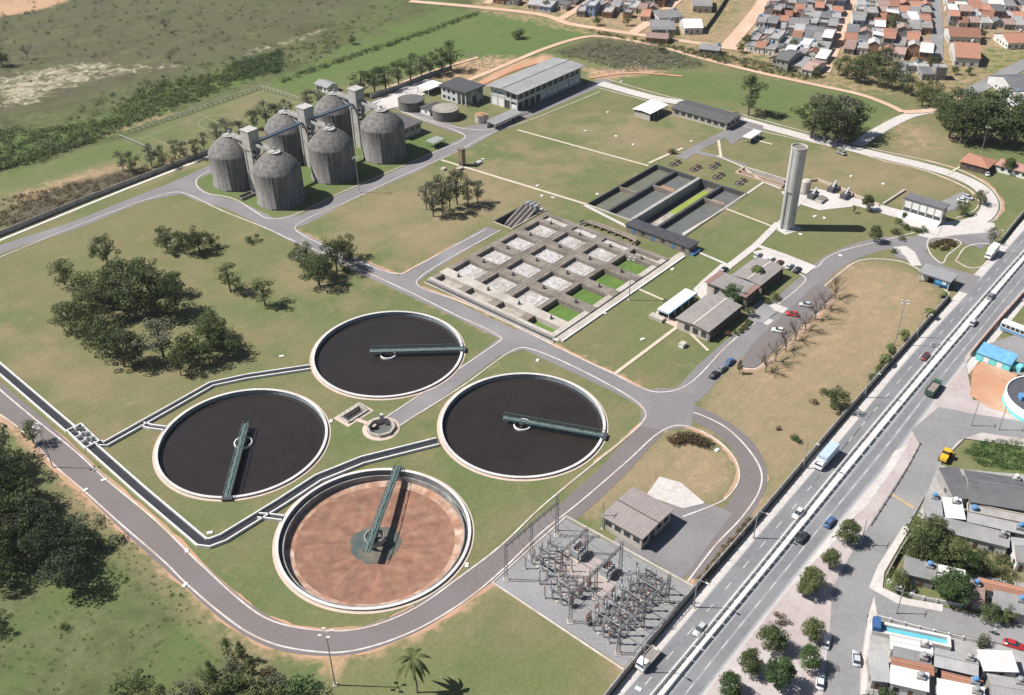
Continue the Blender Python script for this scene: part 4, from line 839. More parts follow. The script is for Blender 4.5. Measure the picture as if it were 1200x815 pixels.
# stair towers between the silos, with bridges to each pair of caps
BLUEW = mat('blue_walkway', (0.10, 0.17, 0.25), (0.12, 0.20, 0.28), .6, rough=.5)
tw = []
for (a, b), lab in zip(((0, 1), (2, 3), (4, 5)), ('stair tower between the two silos nearest the road bend', 'stair tower between the middle pair of silos', 'stair tower between the farthest pair of silos')):
    pa, pb = G(*DIG[a][0]), G(*DIG[b][0]); c = (pa+pb)/2; dv = pb-pa; ang = atan2(dv.y, dv.x); half = dv.length/2; tw.append((c, ang))
    t = thing('stair_tower', lab, 'tower', c, ang, 'digester stair towers')
    m_ = MB()
    for x, y in ((-1.9, -1.9), (1.9, -1.9), (-1.9, 1.9), (1.9, 1.9)): m_.cbox(x, y, 9, .7, .7, 18)
    m_.box(-1.9, 1.9, 1.7, 2.0, 0, 18); m_.box(-2.2, -1.9, -1.9, -.2, 0, 18)
    m_.build('leg', PALE, t)
    MB().box(-2.4, 2.4, -2.4, 2.4, 18, 25.6).build('shaft', PALE, t); MB().box(-2.6, 2.6, -2.6, 2.6, 25.6, 25.95).build('roof', PALE, t)
    for x in (-1.4, 0, 1.4): MB().box(x-.4, x+.4, -2.46, -2.4, 22.5, 24.6).build('window', GLASS, t)
    s_ = MB()
    for k in range(9): s_.add([(-1.4, -1.2+.0, k*2), (1.4, -1.2, k*2+1), (1.4, 0, k*2+1), (-1.4, 0, k*2)], [(0, 1, 2, 3)]); s_.add([(-1.4, 0.1, k*2+2), (1.4, .1, k*2+1), (1.4, 1.3, k*2+1), (-1.4, 1.3, k*2+2)], [(0, 1, 2, 3)])
    s_.build('stair_flight', CONC, t)
    for s in (-1, 1):
        m_ = MB(); x0, x1 = sorted((s*2.4, s*(half-3.0))); m_.box(x0, x1, -.9, .9, 19.9, 20.25); m_.box(x0, x1, -.95, -.8, 20.25, 21.2); m_.box(x0, x1, .8, .95, 20.25, 21.2); m_.build('cap_bridge', PALE, t)
        m_ = MB(); m_.beam((s*2.2, 0, 14.5), (s*(half-5), 0, 19.7), .9, .6); m_.build('strut', PALE, t)
for i in (0, 1):
    (c0, _), (c1, _) = tw[i], tw[i+1]; d = c1-c0; L_ = d.length; ang = atan2(d.y, d.x)
    t = thing('pipe_bridge', 'blue-sided pipe bridge linking the %s stair towers' % ('first and middle' if i == 0 else 'middle and farthest'), 'bridge', c0, ang, 'pipe bridges between the stair towers')
    MB().box(2.6, L_-2.6, -.8, .8, 19.4, 19.7).build('deck', CONCL, t)
    for s in (-.85, .8): MB().box(2.6, L_-2.6, s-.05, s+.1, 19.4, 20.15).build('side_panel', BLUEW, t)
    MB().tube((2.6, 0, 19.95), (L_-2.6, 0, 19.95), .25, n=8).build('pipe', STEEL, t)
t = thing('inlet_vault', 'small sunken concrete vault with a pale parapet at the foot of the first silo pair', 'vault', G(289, 231), SA)
for a, b, c_, d in ((-3.2, 3.2, -1.5, -1.2), (-3.2, 3.2, 1.2, 1.5), (-3.2, -2.9, -1.2, 1.2), (2.9, 3.2, -1.2, 1.2)): MB().box(a, b, c_, d, 0, 1.1).build('parapet', CONC, t)
MB().box(-2.9, 2.9, -1.2, 1.2, 0, .2).build('cover', DCONC, t)

# ------------------------------------------------------------------ water tower
t = thing('water_tower', 'tall slender cylindrical concrete water tower on the lawn', 'tower', G(921.5, 267), radians(-60))
TWM = mat('tower_concrete', (0.58, 0.57, 0.56), (0.48, 0.47, 0.46), .5, c3=(0.42, 0.41, 0.39), s3=.12)
TWR = 2.75
MB().lathe([(TWR+.5, 0), (TWR+.5, .3), (TWR-.55, .3), (TWR-.55, 15), (TWR, 15.2), (TWR, 31.6), (TWR+.12, 31.6), (TWR+.12, 32), (TWR-.2, 32), (TWR-.2, 31.5)], 40).build('shaft', TWM, t, False)
MB().lathe([(.01, 31.5), (TWR-.15, 31.5)], 40).build('roof_slab', CONC, t)
for k in range(6):
    a = 2*pi*k/6+.4; m_ = MB(); m_.add([], []); x, y = cos(a), sin(a); tx, ty = -y, x; q = []
    for rr in (TWR-.6, TWR-.02):
        for s in (-.42, .42):
            q.append((x*rr+tx*s, y*rr+ty*s))
    m_.prism([q[0], q[2], q[3], q[1]], 0.3, 15.2); m_.build('rib', TWM, t)
l_ = MB()
for k in range(60): l_.beam((-.3, -TWR-.12, 1+k*.5), (.3, -TWR-.12, 1+k*.5), .04, .04)
for s in (-.3, .3): l_.beam((s, -TWR-.12, .5), (s, -TWR-.12, 32), .06, .06)
l_.build('ladder', DSTEEL, t); MB().box(-4, 4, -4.2, 4.2, 0, .08).build('plinth', PAVE, t)
# ------------------------------------------------------------------ building helpers
BROOF = mat('fibre_cement_roof', (0.31, 0.285, 0.275), (0.25, 0.23, 0.22), .5, c3=(0.36, 0.33, 0.31), s3=.15, stripes=((1, 0, 0), 1.1, .16))
BROOFY = mat('fibre_cement_roof_cross', (0.31, 0.285, 0.275), (0.25, 0.23, 0.22), .5, c3=(0.36, 0.33, 0.31), s3=.15, stripes=((0, 1, 0), 1.1, .16))
GREYROOF = mat('grey_sheet_roof', (0.33, 0.33, 0.335), (0.27, 0.27, 0.275), .4, c3=(0.39, 0.385, 0.38), s3=.12, stripes=((1, 0, 0), .9, .12))
DROOF = mat('dark_sheet_roof', (0.13, 0.125, 0.125), (0.10, 0.095, 0.095), .5, stripes=((0, 1, 0), 1.4, .2))
TILE = mat('clay_tile_roof', (0.43, 0.205, 0.135), (0.35, 0.18, 0.125), .8, c3=(0.29, 0.17, 0.13), s3=.15, stripes=((1, 0, 0), .5, .12), objrand=.28)
TILEY = mat('clay_tile_roof_cross', (0.50, 0.20, 0.115), (0.40, 0.17, 0.105), .8, c3=(0.34, 0.17, 0.12), s3=.2, stripes=((0, 1, 0), .5, .22), objrand=.18)
WROOF = mat('white_sheet_roof', (0.78, 0.77, 0.75), (0.70, 0.68, 0.66), .5, stripes=((1, 0, 0), .9, .07))
BLUE = mat('blue_paint', (0.12, 0.30, 0.55), (0.10, 0.26, 0.48), .6)
def gable(t, x0, x1, y0, y1, z, rise, mt, axis='x', over=.4, th=.14, cap=None, capw=.35):
    """Two roof sheets with a ridge along the axis."""
    if axis == 'x':
        ym = (y0+y1)/2
        for s, ya in ((-1, y0-over), (1, y1+over)):
            zz = z - rise*over/((y1-y0)/2)
            V = [(x0-over, ya, zz), (x1+over, ya, zz), (x1+over, ym, z+rise), (x0-over, ym, z+rise)]; V += [(a, b, c+th) for a, b, c in V]
            MB().add(V, [(4, 5, 6, 7), (0, 1, 5, 4), (1, 2, 6, 5), (2, 3, 7, 6), (3, 0, 4, 7), (3, 2, 1, 0)]).build('roof_sheet', mt, t)
        MB().box(x0-over, x1+over, ym-capw/2, ym+capw/2, z+rise+th-.04, z+rise+th+.07).build('ridge_cap', cap or mt, t)
    else:
        xm = (x0+x1)/2
        for s, xa in ((-1, x0-over), (1, x1+over)):
            zz = z - rise*over/((x1-x0)/2)
            V = [(xa, y0-over, zz), (xa, y1+over, zz), (xm, y1+over, z+rise), (xm, y0-over, z+rise)]; V += [(a, b, c+th) for a, b, c in V]
            MB().add(V, [(4, 5, 6, 7), (0, 1, 5, 4), (1, 2, 6, 5), (2, 3, 7, 6), (3, 0, 4, 7), (3, 2, 1, 0)]).build('roof_sheet', mt, t)
        MB().box(xm-capw/2, xm+capw/2, y0-over, y1+over, z+rise+th-.04, z+rise+th+.07).build('ridge_cap', cap or mt, t)
def gable_wall(t, x0, x1, y0, y1, h, rise, mt, axis='x'):
    m_ = MB()
    if axis == 'x':
        ym = (y0+y1)/2; pr = [(y0, 0), (y1, 0), (y1, h), (ym, h+rise), (y0, h)]
        m_.add([(x, y, z) for x in (x0, x1) for y, z in pr], [(4, 3, 2, 1, 0), (5, 6, 7, 8, 9), (0, 1, 6, 5), (1, 2, 7, 6), (4, 0, 5, 9), (2, 3, 8, 7), (3, 4, 9, 8)])
    else:
        xm = (x0+x1)/2; pr = [(x0, 0), (x1, 0), (x1, h), (xm, h+rise), (x0, h)]
        m_.add([(x, y, z) for y in (y0, y1) for x, z in pr], [(0, 1, 2, 3, 4), (9, 8, 7, 6, 5), (1, 0, 5, 6), (2, 1, 6, 7), (0, 4, 9, 5), (3, 2, 7, 8), (4, 3, 8, 9)])
    return m_.build('wall', mt, t)
_pane = {}
def opening(t, face, pos, off, z0, wd, ht, mt=None, nm='window'):
    """A framed opening set on a wall: face 'x' = at x=off looking to -x, 'X' to +x, 'y' = at y=off looking to -y, 'Y' to +y."""
    mt = mt or GLASS; k = (round(wd, 2), round(ht, 2), mt.name, face in 'xX')
    if k not in _pane:
        m_ = MB()
        if face in 'xX': m_.box(-.05, .05, 0, wd, 0, ht)
        else: m_.box(0, wd, -.05, .05, 0, ht)
        _pane[k] = m_.mesh(nm, mt)
    return link(nm, _pane[k], t, (off, pos, z0) if face in 'xX' else (pos, off, z0))
def blk(name, label, cat, a0, p0, group=None): return thing(name, label, cat, W(a0, p0), SA, group)

# ------------------------------------------------------------------ dewatering building
t = blk('dewatering_building', 'long two-storey grey dewatering building with open concrete frame and wide sheet roof', 'building', 334.4, 290.4)
Lx, Ly, Hh = 47.5, 16.6, 8.4
MB().box(.8, Lx-.8, .9, Ly-.5, 0, Hh).build('inner_wall', mat('dark_grey_wall', (0.26, 0.27, 0.28), (0.20, 0.21, 0.22), .4), t)  # dark grey concrete core, set back behind the frame
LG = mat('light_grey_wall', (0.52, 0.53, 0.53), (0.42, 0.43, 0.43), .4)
nb_ = 11
colm = MB().box(-.3, .3, -.3, .3, 0, Hh+.4).mesh('column', LG)
for i in range(nb_+1):
    x = .3+(Lx-.6)*i/nb_; link('column', colm, t, (x, .35, 0)); link('column', colm, t, (x, Ly-.35, 0))
for y in (4.2, 8.2, 12.4): link('column', colm, t, (.3, y, 0))
for z0, z1 in ((3.9, 5.3), (7.9, 8.5)): MB().box(.02, Lx, .1, .75, z0, z1).build('spandrel_beam', LG, t); MB().box(.1, .7, .75, Ly-.1, z0, z1).build('spandrel_beam', LG, t)
MB().box(.14, .5, 8.3, Ly-.7, 0, 3.9).build('white_wall', WHITE, t); MB().box(.14, .5, 6.9, Ly-.7, 5.3, 7.9).build('white_wall', WHITE, t); MB().box(.14, .5, .7, 3.8, 0, 2.6).build('white_wall', WHITE, t)
bw = (Lx-.6)/nb_
for i in range(nb_):
    x = .3+bw*i+.35
    opening(t, 'y', x, .85, 5.4, bw-.7, 2.4)
    if i < 4: opening(t, 'y', x, .85, .1, bw-.7, 3.6, DCONC, 'doorway')
    else:
        MB().box(x, x+bw-.7, .3, .7, 0, 3.9).build('panel', mat('pale_blue_wall', (0.40, 0.50, 0.60), (0.33, 0.43, 0.54), .5), t)
        for q in (0.4, 2.1): MB().box(x+q, x+q+1.2, .22, .3, 1.2+.6*(i % 2), 3.1).build('window_panel', WHITE, t)
opening(t, 'x', 4.6, .45, 5.5, 2.0, 2.2); opening(t, 'x', 1.2, .45, 5.5, 2.2, 2.2); opening(t, 'x', 4.7, .45, .1, 2.6, 3.4, DCONC, 'doorway'); opening(t, 'x', 9.0, .1, 6.0, 5.5, 1.0, mat('blue_glazing', (0.25, 0.34, 0.48), rough=.3))
gable(t, 0, Lx, 0, Ly, 8.75, .55, GREYROOF, 'x', 1.5, .25, DSTEEL, .5)
t = blk('blower_house', 'dark flat-roofed two-storey house with open bay beside the dewatering building', 'building', 323.8, 313.0)
MB().box(0, 12, 5.5, 16, 0, 6.6).build('wall', mat('pale_wall', (0.62, 0.63, 0.63), (0.52, 0.53, 0.54), .4), t); MB().box(4, 12, .6, 5.5, 0, 6.6).build('inner_wall', LG, t)
for x, y in ((.3, .3), (4, .3), (8, .3), (11.7, .3), (.3, 3)): link('column', MB().box(-.3, .3, -.3, .3, 0, 6.6).mesh('column', LG), t, (x, y, 0))
for z in (1, 4.2): 
    for y in (7, 10.2, 13.2): opening(t, 'x', y, 0, z, 1.8, 1.5)
opening(t, 'y', 5, .6, .1, 2.5, 3.2, DCONC, 'doorway'); opening(t, 'y', 8.5, .6, 3.6, 2.5, 2.0)
MB().box(-.8, 12.8, -.8, 16.8, 6.6, 7.15).build('roof_slab', mat('dark_flat_roof', (0.085, 0.085, 0.095), (0.07, 0.07, 0.075), .4), t)
t = blk('storage_slab', 'bright white flat roof on posts between the boundary wall and the dark round tank', 'shelter', 322, 336)
MB().box(0, 11, 0, 8, 3.0, 3.3).build('roof_slab', WHITE, t)
for x in (.4, 10.6):
    for y in (.4, 7.6): link('post', MB().box(-.15, .15, -.15, .15, 0, 3).mesh('post', LG), t, (x, y, 0))
def round_tank(a, p, r, h, label, roofm, wallm):
    t = thing('sludge_tank', label, 'tank', W(a, p), 0, 'round sludge tanks'); MB().lathe([(r, 0), (r, h), (r+.15, h), (r+.15, h+.25)], 36).build('wall', wallm, t)
    MB().lathe([(r+.15, h+.25), (r*.5, h+.5), (.01, h+.7)], 36).build('roof', roofm, t); MB().tube((r+.3, 0, 0), (r+.3, 0, h+.8), .12, n=6).build('pipe', STEEL, t)
    m_ = MB()
    for i in range(16): a0 = 2*pi*i/16; a1 = 2*pi*(i+1)/16; p_ = Vector((r*cos(a0), r*sin(a0), h+.2)); q_ = Vector((r*cos(a1), r*sin(a1), h+.2)); z_ = Vector((0, 0, 1)); m_.beam(p_, p_+z_, .07, .07); m_.beam(p_+z_, q_+z_, .06, .06)
    m_.build('handrail', DSTEEL, t); return t
TW1 = mat('sludge_tank_wall', (0.17, 0.165, 0.16), (0.13, 0.125, 0.12), .5); TR1 = mat('sludge_tank_lid', (0.15, 0.145, 0.14), (0.12, 0.115, 0.11), .4); TR2 = mat('sludge_tank_lid_brown', (0.36, 0.33, 0.28), (0.28, 0.26, 0.22), .4)
round_tank(306.5, 332.0, 6.0, 4.2, 'dark-lidded round sludge tank by the road bend behind the silos', TR1, TW1); round_tank(308.5, 311.5, 6.0, 4.2, 'round sludge tank with a brownish lid left of the dewatering building', TR2, TW1)
t = blk('tank_control_house', 'small dark gable-roofed house between the two round sludge tanks', 'house', 305.0, 318.2); gable_wall(t, 0, 8, 0, 6, 2.7, .7, WHITE, 'x'); gable(t, 0, 8, 0, 6, 2.72, .7, DROOF, 'x', .6)
opening(t, 'x', 2, -.02, .9, 1.2, 1.2); opening(t, 'y', 2, -.02, .9, 1.4, 1.2); opening(t, 'y', 5, -.02, .1, 1, 2.1, DSTEEL, 'door')
t = thing('lime_tank', 'small cream round tank with rusty top in front of the dewatering building', 'tank', G(563.5, 143), 0); MB().lathe([(2.6, 0), (2.6, 3.4), (2.75, 3.4), (2.75, 3.7)], 24).build('wall', CONCL, t); MB().lathe([(2.75, 3.7), (.01, 4.0)], 24).build('lid', RUST, t)
MB().box(2.4, 3.6, -3.6, -2.6, 0, 4.8).build('pump_box', CONCL, t); MB().tube((0, 0, 3.9), (3, -3, 4.6), .3, n=8).build('pipe', RUST, t)
t = blk('truck_shelter', 'long narrow grey lean-to shelter beside the plant road', 'shelter', 311, 283.4); MB().add([(0, 0, 2.6), (18.6, 0, 2.6), (18.6, 5, 3.4), (0, 5, 3.4), (0, 0, 2.8), (18.6, 0, 2.8), (18.6, 5, 3.6), (0, 5, 3.6)], [(4, 5, 6, 7), (3, 2, 1, 0), (0, 1, 5, 4), (1, 2, 6, 5), (2, 3, 7, 6), (3, 0, 4, 7)]).build('roof_sheet', GREYROOF, t)
for i in range(6):
    for y in (.3, 4.7): link('post', MB().box(-.1, .1, -.1, .1, 0, 2.7).mesh('post', LG), t, (.3+i*3.6, y, 0))
MB().box(0, 18.6, 4.8, 5.0, 0, 2.2).build('back_wall', LG, t)
t = blk('boiler_house', 'long low house with dark roof behind the farthest front digester silo', 'building', 278, 307.6); MB().box(0, 11, 0, 16, 0, 4.6).build('wall', CONCL, t)
MB().box(-.6, 11.6, -.6, 16.6, 4.6, 5.0).build('roof_slab', DROOF, t)
for i in range(4): opening(t, 'x', 1+i*3.8, -.02, 1.6, 2.6, 1.6)
for i in range(3): opening(t, 'y', 1+i*3.4, -.02, 2.6, 2.4, 1.2); opening(t, 'y', 1+i*3.4, -.02, .8, 2.4, 1.0, LG, 'vent_panel')
t = blk('carport', 'small green-grey carport between the front silo and the plant road', 'shelter', 279, 290); MB().box(0, 7, 0, 5, 2.5, 2.75).build('roof_sheet', mat('greenish_sheet', (0.30, 0.33, 0.29), (0.25, 0.28, 0.25), .5), t)
for x in (.2, 6.8):
    for y in (.2, 4.8): link('post', MB().box(-.1, .1, -.1, .1, 0, 2.5).mesh('post', LG), t, (x, y, 0))
t = thing('flow_meter_kiosk', 'tall brown square pillar beside the plant road', 'kiosk', G(541.5, 194), SA); MB().box(-1.1, 1.1, -1.1, 1.1, 0, 7.2).build('shaft', mat('brown_brick', (0.30, 0.22, 0.14), (0.24, 0.18, 0.12), 2.0), t); MB().box(-1.25, 1.25, -1.25, 1.25, 7.2, 7.5).build('cap', CONC, t); opening(t, 'x', -.4, -1.12, .1, .8, 2, DSTEEL, 'door')
for i, (dx, dy, l) in enumerate(((-5, -3, 2.6), (4, -5, 3.0), (-9, 2, 1.8))): MB().box(dx, dx+l, dy, dy+1.8, 0, .9).build('equipment_box', CONCL if i != 1 else LG, t)
t = thing('watch_house', 'little white house with grey roof on the green field behind the silos', 'house', G(384, 110), SA); gable_wall(t, 0, 6.5, 0, 9, 3, 1.1, WHITE, 'y'); gable(t, 0, 6.5, 0, 9, 3.02, 1.1, GREYROOF, 'y', .5)
for y in (1.2, 3.8, 6.4): opening(t, 'x', y, -.02, .9, 1.4, 1.3)
opening(t, 'y', 2.4, -.02, .1, 1.1, 2.1, DSTEEL, 'door')
# ------------------------------------------------------------------ workshops
t = blk('equipment_shed', 'white sheet-roofed open shed on the lawn left of the long workshop', 'shed', 363.6, 236.6); gable(t, 0, 13.6, 0, 9, 3.6, .35, WROOF, 'x', .5); MB().box(0.2, .5, .5, 8.8, 0, 2.9).build('end_wall', CONCL, t); MB().box(.6, 13.4, 8.5, 8.8, 0, 3.4).build('back_wall', LG, t)
for i in range(5): link('post', MB().box(-.15, .15, -.15, .15, 0, 3.6).mesh('post', LG), t, (.3+i*3.25, .3, 0))
m_ = MB(); m_.box(4, 7, 2, 5, 0, 1.6); m_.box(8, 9.5, 3, 6, 0, 1.1); m_.build('stored_crate', DSTEEL, t)
t = blk('workshop', 'long low workshop with dark ribbed roof and pale walls beside the straight plant road', 'building', 376.2, 204.6); gable_wall(t, 0, 12, 0, 28.4, 3.4, .8, CONCL, 'y'); gable(t, 0, 12, 0, 28.4, 3.42, .8, DROOF, 'y', .6)
for i in range(8): opening(t, 'x', 1+i*3.4, -.02, 1.2, 2.2, 1.5)
for i in range(3): opening(t, 'y', 1.2+i*3.6, -.02, 1.3, 2.0, 1.3)
t = blk('car_shelter', 'small white-roofed car shelter at the end of the workshop', 'shelter', 369.2, 188.8); MB().box(0, 9.8, 0, 3.8, 2.6, 2.8).build('roof_sheet', WROOF, t)
for x in (.2, 5, 9.6): link('post', MB().box(-.1, .1, -.1, .1, 0, 2.6).mesh('post', LG), t, (x, .2, 0)); link('post', MB().box(-.1, .1, -.1, .1, 0, 2.6).mesh('post', LG), t, (x, 3.6, 0))
# ------------------------------------------------------------------ offices
def office(label, a0, a1, p0, p1, h, axis, red=False, win=True):
    t = blk('office_block', label, 'building', a0, p0, 'office blocks'); X, Y = a1-a0, p1-p0
    MB().box(.3, X-.3, .3, Y-.3, 0, h).build('wall', mat('office_wall', (0.50, 0.44, 0.38), (0.42, 0.37, 0.32), .5), t)
    ym = Y*.46
    if axis == 'x':
        for y0, y1, z0, z1 in ((-.3, ym, h+.05, h+.55), (ym, Y+.3, h+.55, h+.05)):
            V = [(-.3, y0, z0), (X+.3, y0, z0), (X+.3, y1, z1), (-.3, y1, z1)]; V += [(a, b, c+.16) for a, b, c in V]
            MB().add(V, [(4, 5, 6, 7), (0, 1, 5, 4), (1, 2, 6, 5), (2, 3, 7, 6), (3, 0, 4, 7), (3, 2, 1, 0)]).build('roof_sheet', BROOF, t)
        MB().box(-.3, X+.3, ym-.25, ym+.25, h+.70, h+.80).build('ridge_cap', mat('ridge_cement', (0.62, 0.55, 0.48)), t)
    else:
        n = 8
        for i in range(n):
            y0 = -.4+(Y+.8)*i/n; y1 = -.4+(Y+.8)*(i+1)/n
            MB().box(-.4, X+.4, y0, y1-.05, h, h+.25+.04*(i % 2)).build('roof_plank', mat('reddish_roof', (0.30, 0.18, 0.15), (0.24, 0.15, 0.13), .6) if i in (0, n-1) else BROOFY, t)
    k = int(X/2.6)
    for i in range(k): opening(t, 'y', .6+i*(X-1.2)/k, .28, .9, (X-1.2)/k-.7, h-1.6)
    for i in range(int(Y/3)): opening(t, 'x', .8+i*3, .28, 1.0, 1.8, h-1.8)
    fin = MB().box(-.08, .08, -.55, .3, 0, h).mesh('sun_fin', CONC)
    for i in range(k+1): link('sun_fin', fin, t, (.4+i*(X-1.2)/k, 0, 0))
    return t
def office_link(label, a0, a1, p0, p1):
    t = blk('covered_link', label, 'canopy', a0, p0, 'covered links between the offices'); X, Y = a1-a0, p1-p0; MB().box(0, X, 0, Y, 2.9, 3.15).build('roof_slab', BROOF, t)
    for x in (.2, X-.2):
        for y in (.2, Y/2, Y-.2): link('post', MB().box(-.1, .1, -.1, .1, 0, 2.9).mesh('post', CONC), t, (x, y, 0))
    MB().box(.2, X-.2, Y*.4, Y*.4+.2, 0, 2.8).build('wall', CONC, t)
office_link('flat covered link between the nearest and middle office blocks', 248.75, 252.3, 126.5, 133.0); office_link('flat covered link between the middle and farthest office blocks', 261.65, 263.05, 125.5, 133.5)
office('brown-roofed office block nearest the road junction, beside the blue canopy', 229.2, 248.4, 122.6, 134.2, 3.8, 'x'); office('middle office block with cross-ribbed roof edged in dark red', 252.8, 261.2, 123.6, 138.2, 4.6, 'y'); office('brown-roofed office block farthest from the junction, beside the parked cars', 263.4, 278.6, 124.2, 134.4, 3.8, 'x')
t = blk('canopy', 'white canopy with bright blue edging behind the nearest office block', 'canopy', 231.2, 138.2); MB().box(0, 16.2, 0, 4.4, 2.9, 3.1).build('roof_sheet', WROOF, t); MB().box(-.05, 16.25, -.2, .0, 2.6, 3.15).build('fascia', BLUE, t); MB().box(-.2, 0, -.05, 4.4, 2.6, 3.15).build('fascia', mat('pale_blue', (0.45, 0.60, 0.75)), t)
for i in range(5): link('post', MB().box(-.1, .1, -.1, .1, 0, 2.9).mesh('post', WHITE), t, (.3+i*3.9, .3, 0)); link('post', MB().box(-.1, .1, -.1, .1, 0, 2.9).mesh('post', WHITE), t, (.3+i*3.9, 4.1, 0))
MB().box(.5, 16, 4.2, 4.4, 0, 2.6).build('back_wall', LG, t); MB().box(-2.2, .0, 1, 6, 0, 1.1).build('planter', CONCL, t)
t = blk('meter_box', 'small white cabinet on the lawn before the nearest office block', 'cabinet', 221.4, 126.4); MB().box(0, 2, 0, 1.6, 0, 1.2).build('body', WHITE, t); MB().box(-.1, 2.1, -.1, 1.7, 1.2, 1.35).build('lid', CONCL, t)
t = blk('gatehouse', 'grey-roofed gatehouse with blue sign panels at the highway entrance', 'gatehouse', 305.4, 78.0); MB().box(-.3, 6.4, -.4, 10.6, 3.4, 3.8).build('roof_slab', mat('gate_roof', (0.30, 0.295, 0.30), (0.25, 0.245, 0.25), .6), t); MB().box(1.2, 5, .6, 5.4, 0, 3.4).build('wall', BLUE, t); MB().box(2.0, 4.4, 7.6, 9.8, 0, 3.4).build('wall', LG, t)
for x, y in ((.2, .2), (5.8, .2), (.2, 9.9), (5.8, 9.9)): link('post', MB().box(-.15, .15, -.15, .15, 0, 3.4).mesh('post', LG), t, (x, y, 0))
opening(t, 'x', 2.2, 1.18, 1.1, 2.2, 1.2); MB().box(-.0, .1, .6, 4.6, 1.6, 3.2).build('sign_panel', mat('blue_sign', (0.10, 0.32, 0.60)), t); MB().box(-.06, 0, 1.0, 2.2, 2.0, 2.8).build('sign_mark', WHITE, t)
t = blk('pump_house', 'white-fronted pump house with five tall panels and grey roof near the entrance square', 'building', 348.6, 97.9)
MB().box(.3, 4.6, 0, 14.6, 0, 6.6).build('wall', WHITE, t); MB().box(-.3, 5.0, -.4, 15, 6.6, 7.0).build('roof_slab', mat('slate_roof', (0.17, 0.165, 0.175), (0.14, 0.135, 0.145), .6), t)
for i in range(5): MB().box(.12, .3, .35+i*2.85, 2.75+i*2.85, 3.2, 6.2).build('panel', WHITE, t); MB().box(.2, .3, .5+i*2.85, 2.6+i*2.85, 1.8, 2.9).build('louvre', DSTEEL, t); MB().box(-.0, .3, 2.85+i*2.85, 3.1+i*2.85, 0, 6.6).build('pilaster', LG, t)
m_ = MB(); m_.add([(-3.5, 0, 0), (-3.5, 14.6, 0), (.2, 14.6, 1.6), (.2, 0, 1.6), (.2, 0, 0), (.2, 14.6, 0)], [(0, 3, 2, 1), (0, 4, 3), (1, 2, 5)]); m_.build('ramp', WHITE, t)
for i in range(2): opening(t, 'y', .9+i*1.8, -.02, 1, 1.2, 4.8)
def hip_house(name, label, loc, rz, X, Y, h, rise, wm, rm, group=None):
    t = thing(name, label, 'house', loc, rz, group); MB().box(0, X, 0, Y, 0, h).build('wall', wm, t); o = .6
    c0, c1 = ((Y/2, Y/2), (X-Y/2, Y/2)) if X > Y else ((X/2, X/2), (X/2, Y-X/2))
    V = [(-o, -o, h), (X+o, -o, h), (X+o, Y+o, h), (-o, Y+o, h), (*c0, h+rise), (*c1, h+rise)]
    fs = [(0, 1, 5, 4), (2, 3, 4, 5), (1, 2, 5), (3, 0, 4)] if X > Y else [(0, 1, 4), (1, 2, 5, 4), (2, 3, 5), (3, 0, 4, 5)]
    for f in fs:
        P_ = [V[i] for i in f]; MB().add(P_+[(a, b, c-.15) for a, b, c in P_], [tuple(range(len(P_)))]+[tuple(range(2*len(P_)-1, len(P_)-1, -1))]+[(i, len(P_)+i, len(P_)+(i+1) % len(P_), (i+1) % len(P_)) for i in range(len(P_))]).build('roof_face', rm, t)
    for i in range(max(1, int(Y/3))): opening(t, 'x', .8+i*2.8, -.02, 1, 1.4, 1.2)
    for i in range(max(1, int(X/3))): opening(t, 'y', .8+i*2.8, -.02, 1 if i else .1, 1.2, 1.2 if i else 2.0, None if i else DSTEEL, 'window' if i else 'door')
    return t
hip_house('guest_house', 'orange hip-roofed house with dark veranda beside the curved lane', W(402.4, 100.6), SA, 9.5, 10.5, 3.2, 1.8, mat('dark_timber', (0.14, 0.10, 0.08)), TILE); hip_house('guest_house', 'pale red-roofed low house right of the orange hip-roofed house', W(408.5, 86.5), SA, 6.5, 12.5, 3.0, 1.2, WHITE, mat('pale_red_roof', (0.45, 0.24, 0.20), (0.38, 0.21, 0.18), .6))
# shed by the substation
t = blk('switchgear_house', 'brown-roofed switchgear house with dark ridge beside the substation', 'building', 144.4, 87.9); MB().box(.3, 12.4, .3, 11.3, 0, 4.2).build('wall', CONCL, t); gable(t, 0, 12.7, 0, 11.6, 4.25, .35, mat('brown_sheet_roof', (0.33, 0.28, 0.265), (0.285, 0.245, 0.235), .6, stripes=((0, 1, 0), 1.0, .12)), 'y', .35, .2, DSTEEL, .3)
for i in range(4): opening(t, 'x', .9+i*2.7, .28, 1.8, 1.8, 1.3)
for i in range(4): opening(t, 'y', .9+i*2.9, .28, .1 if i == 1 else 1.6, 1.8, 3 if i == 1 else 1.4, DSTEEL if i == 1 else None, 'door' if i == 1 else 'window')
# ------------------------------------------------------------------ boundary walls with pilasters
WALLM = mat('boundary_wall', (0.42, 0.40, 0.38), (0.33, 0.31, 0.30), .5, c3=(0.26, 0.24, 0.22), s3=.2)
def panel_wall(name, label, px, h=2.0, step=4.0, mt=WALLM, th=.18):
    t = thing(name, label, 'wall', (0, 0, 0)); P = smooth(gl(px), 4); pil = MB().box(-.16, .16, -.2, .2, 0, h+.15).mesh('pilaster', mt); acc = []
    d = [0.0]
    for a, b in zip(P[:-1], P[1:]): d.append(d[-1]+(b-a).length)
    n = max(1, round(d[-1]/step)); pts = []
    for k in range(n+1):
        s = d[-1]*k/n; i = min(max(j for j in range(len(d)) if d[j] <= s+1e-6), len(P)-2); pts.append(P[i].lerp(P[i+1], (s-d[i])/(d[i+1]-d[i])))
    for a, b in zip(pts[:-1], pts[1:]):
        v = b-a; me_ = MB().box(.16, v.length-.16, -th/2, th/2, 0, h).mesh('wall_panel', mt); link('wall_panel', me_, t, a, atan2(v.y, v.x)); link('pilaster', pil, t, a, atan2(v.y, v.x))
    return t
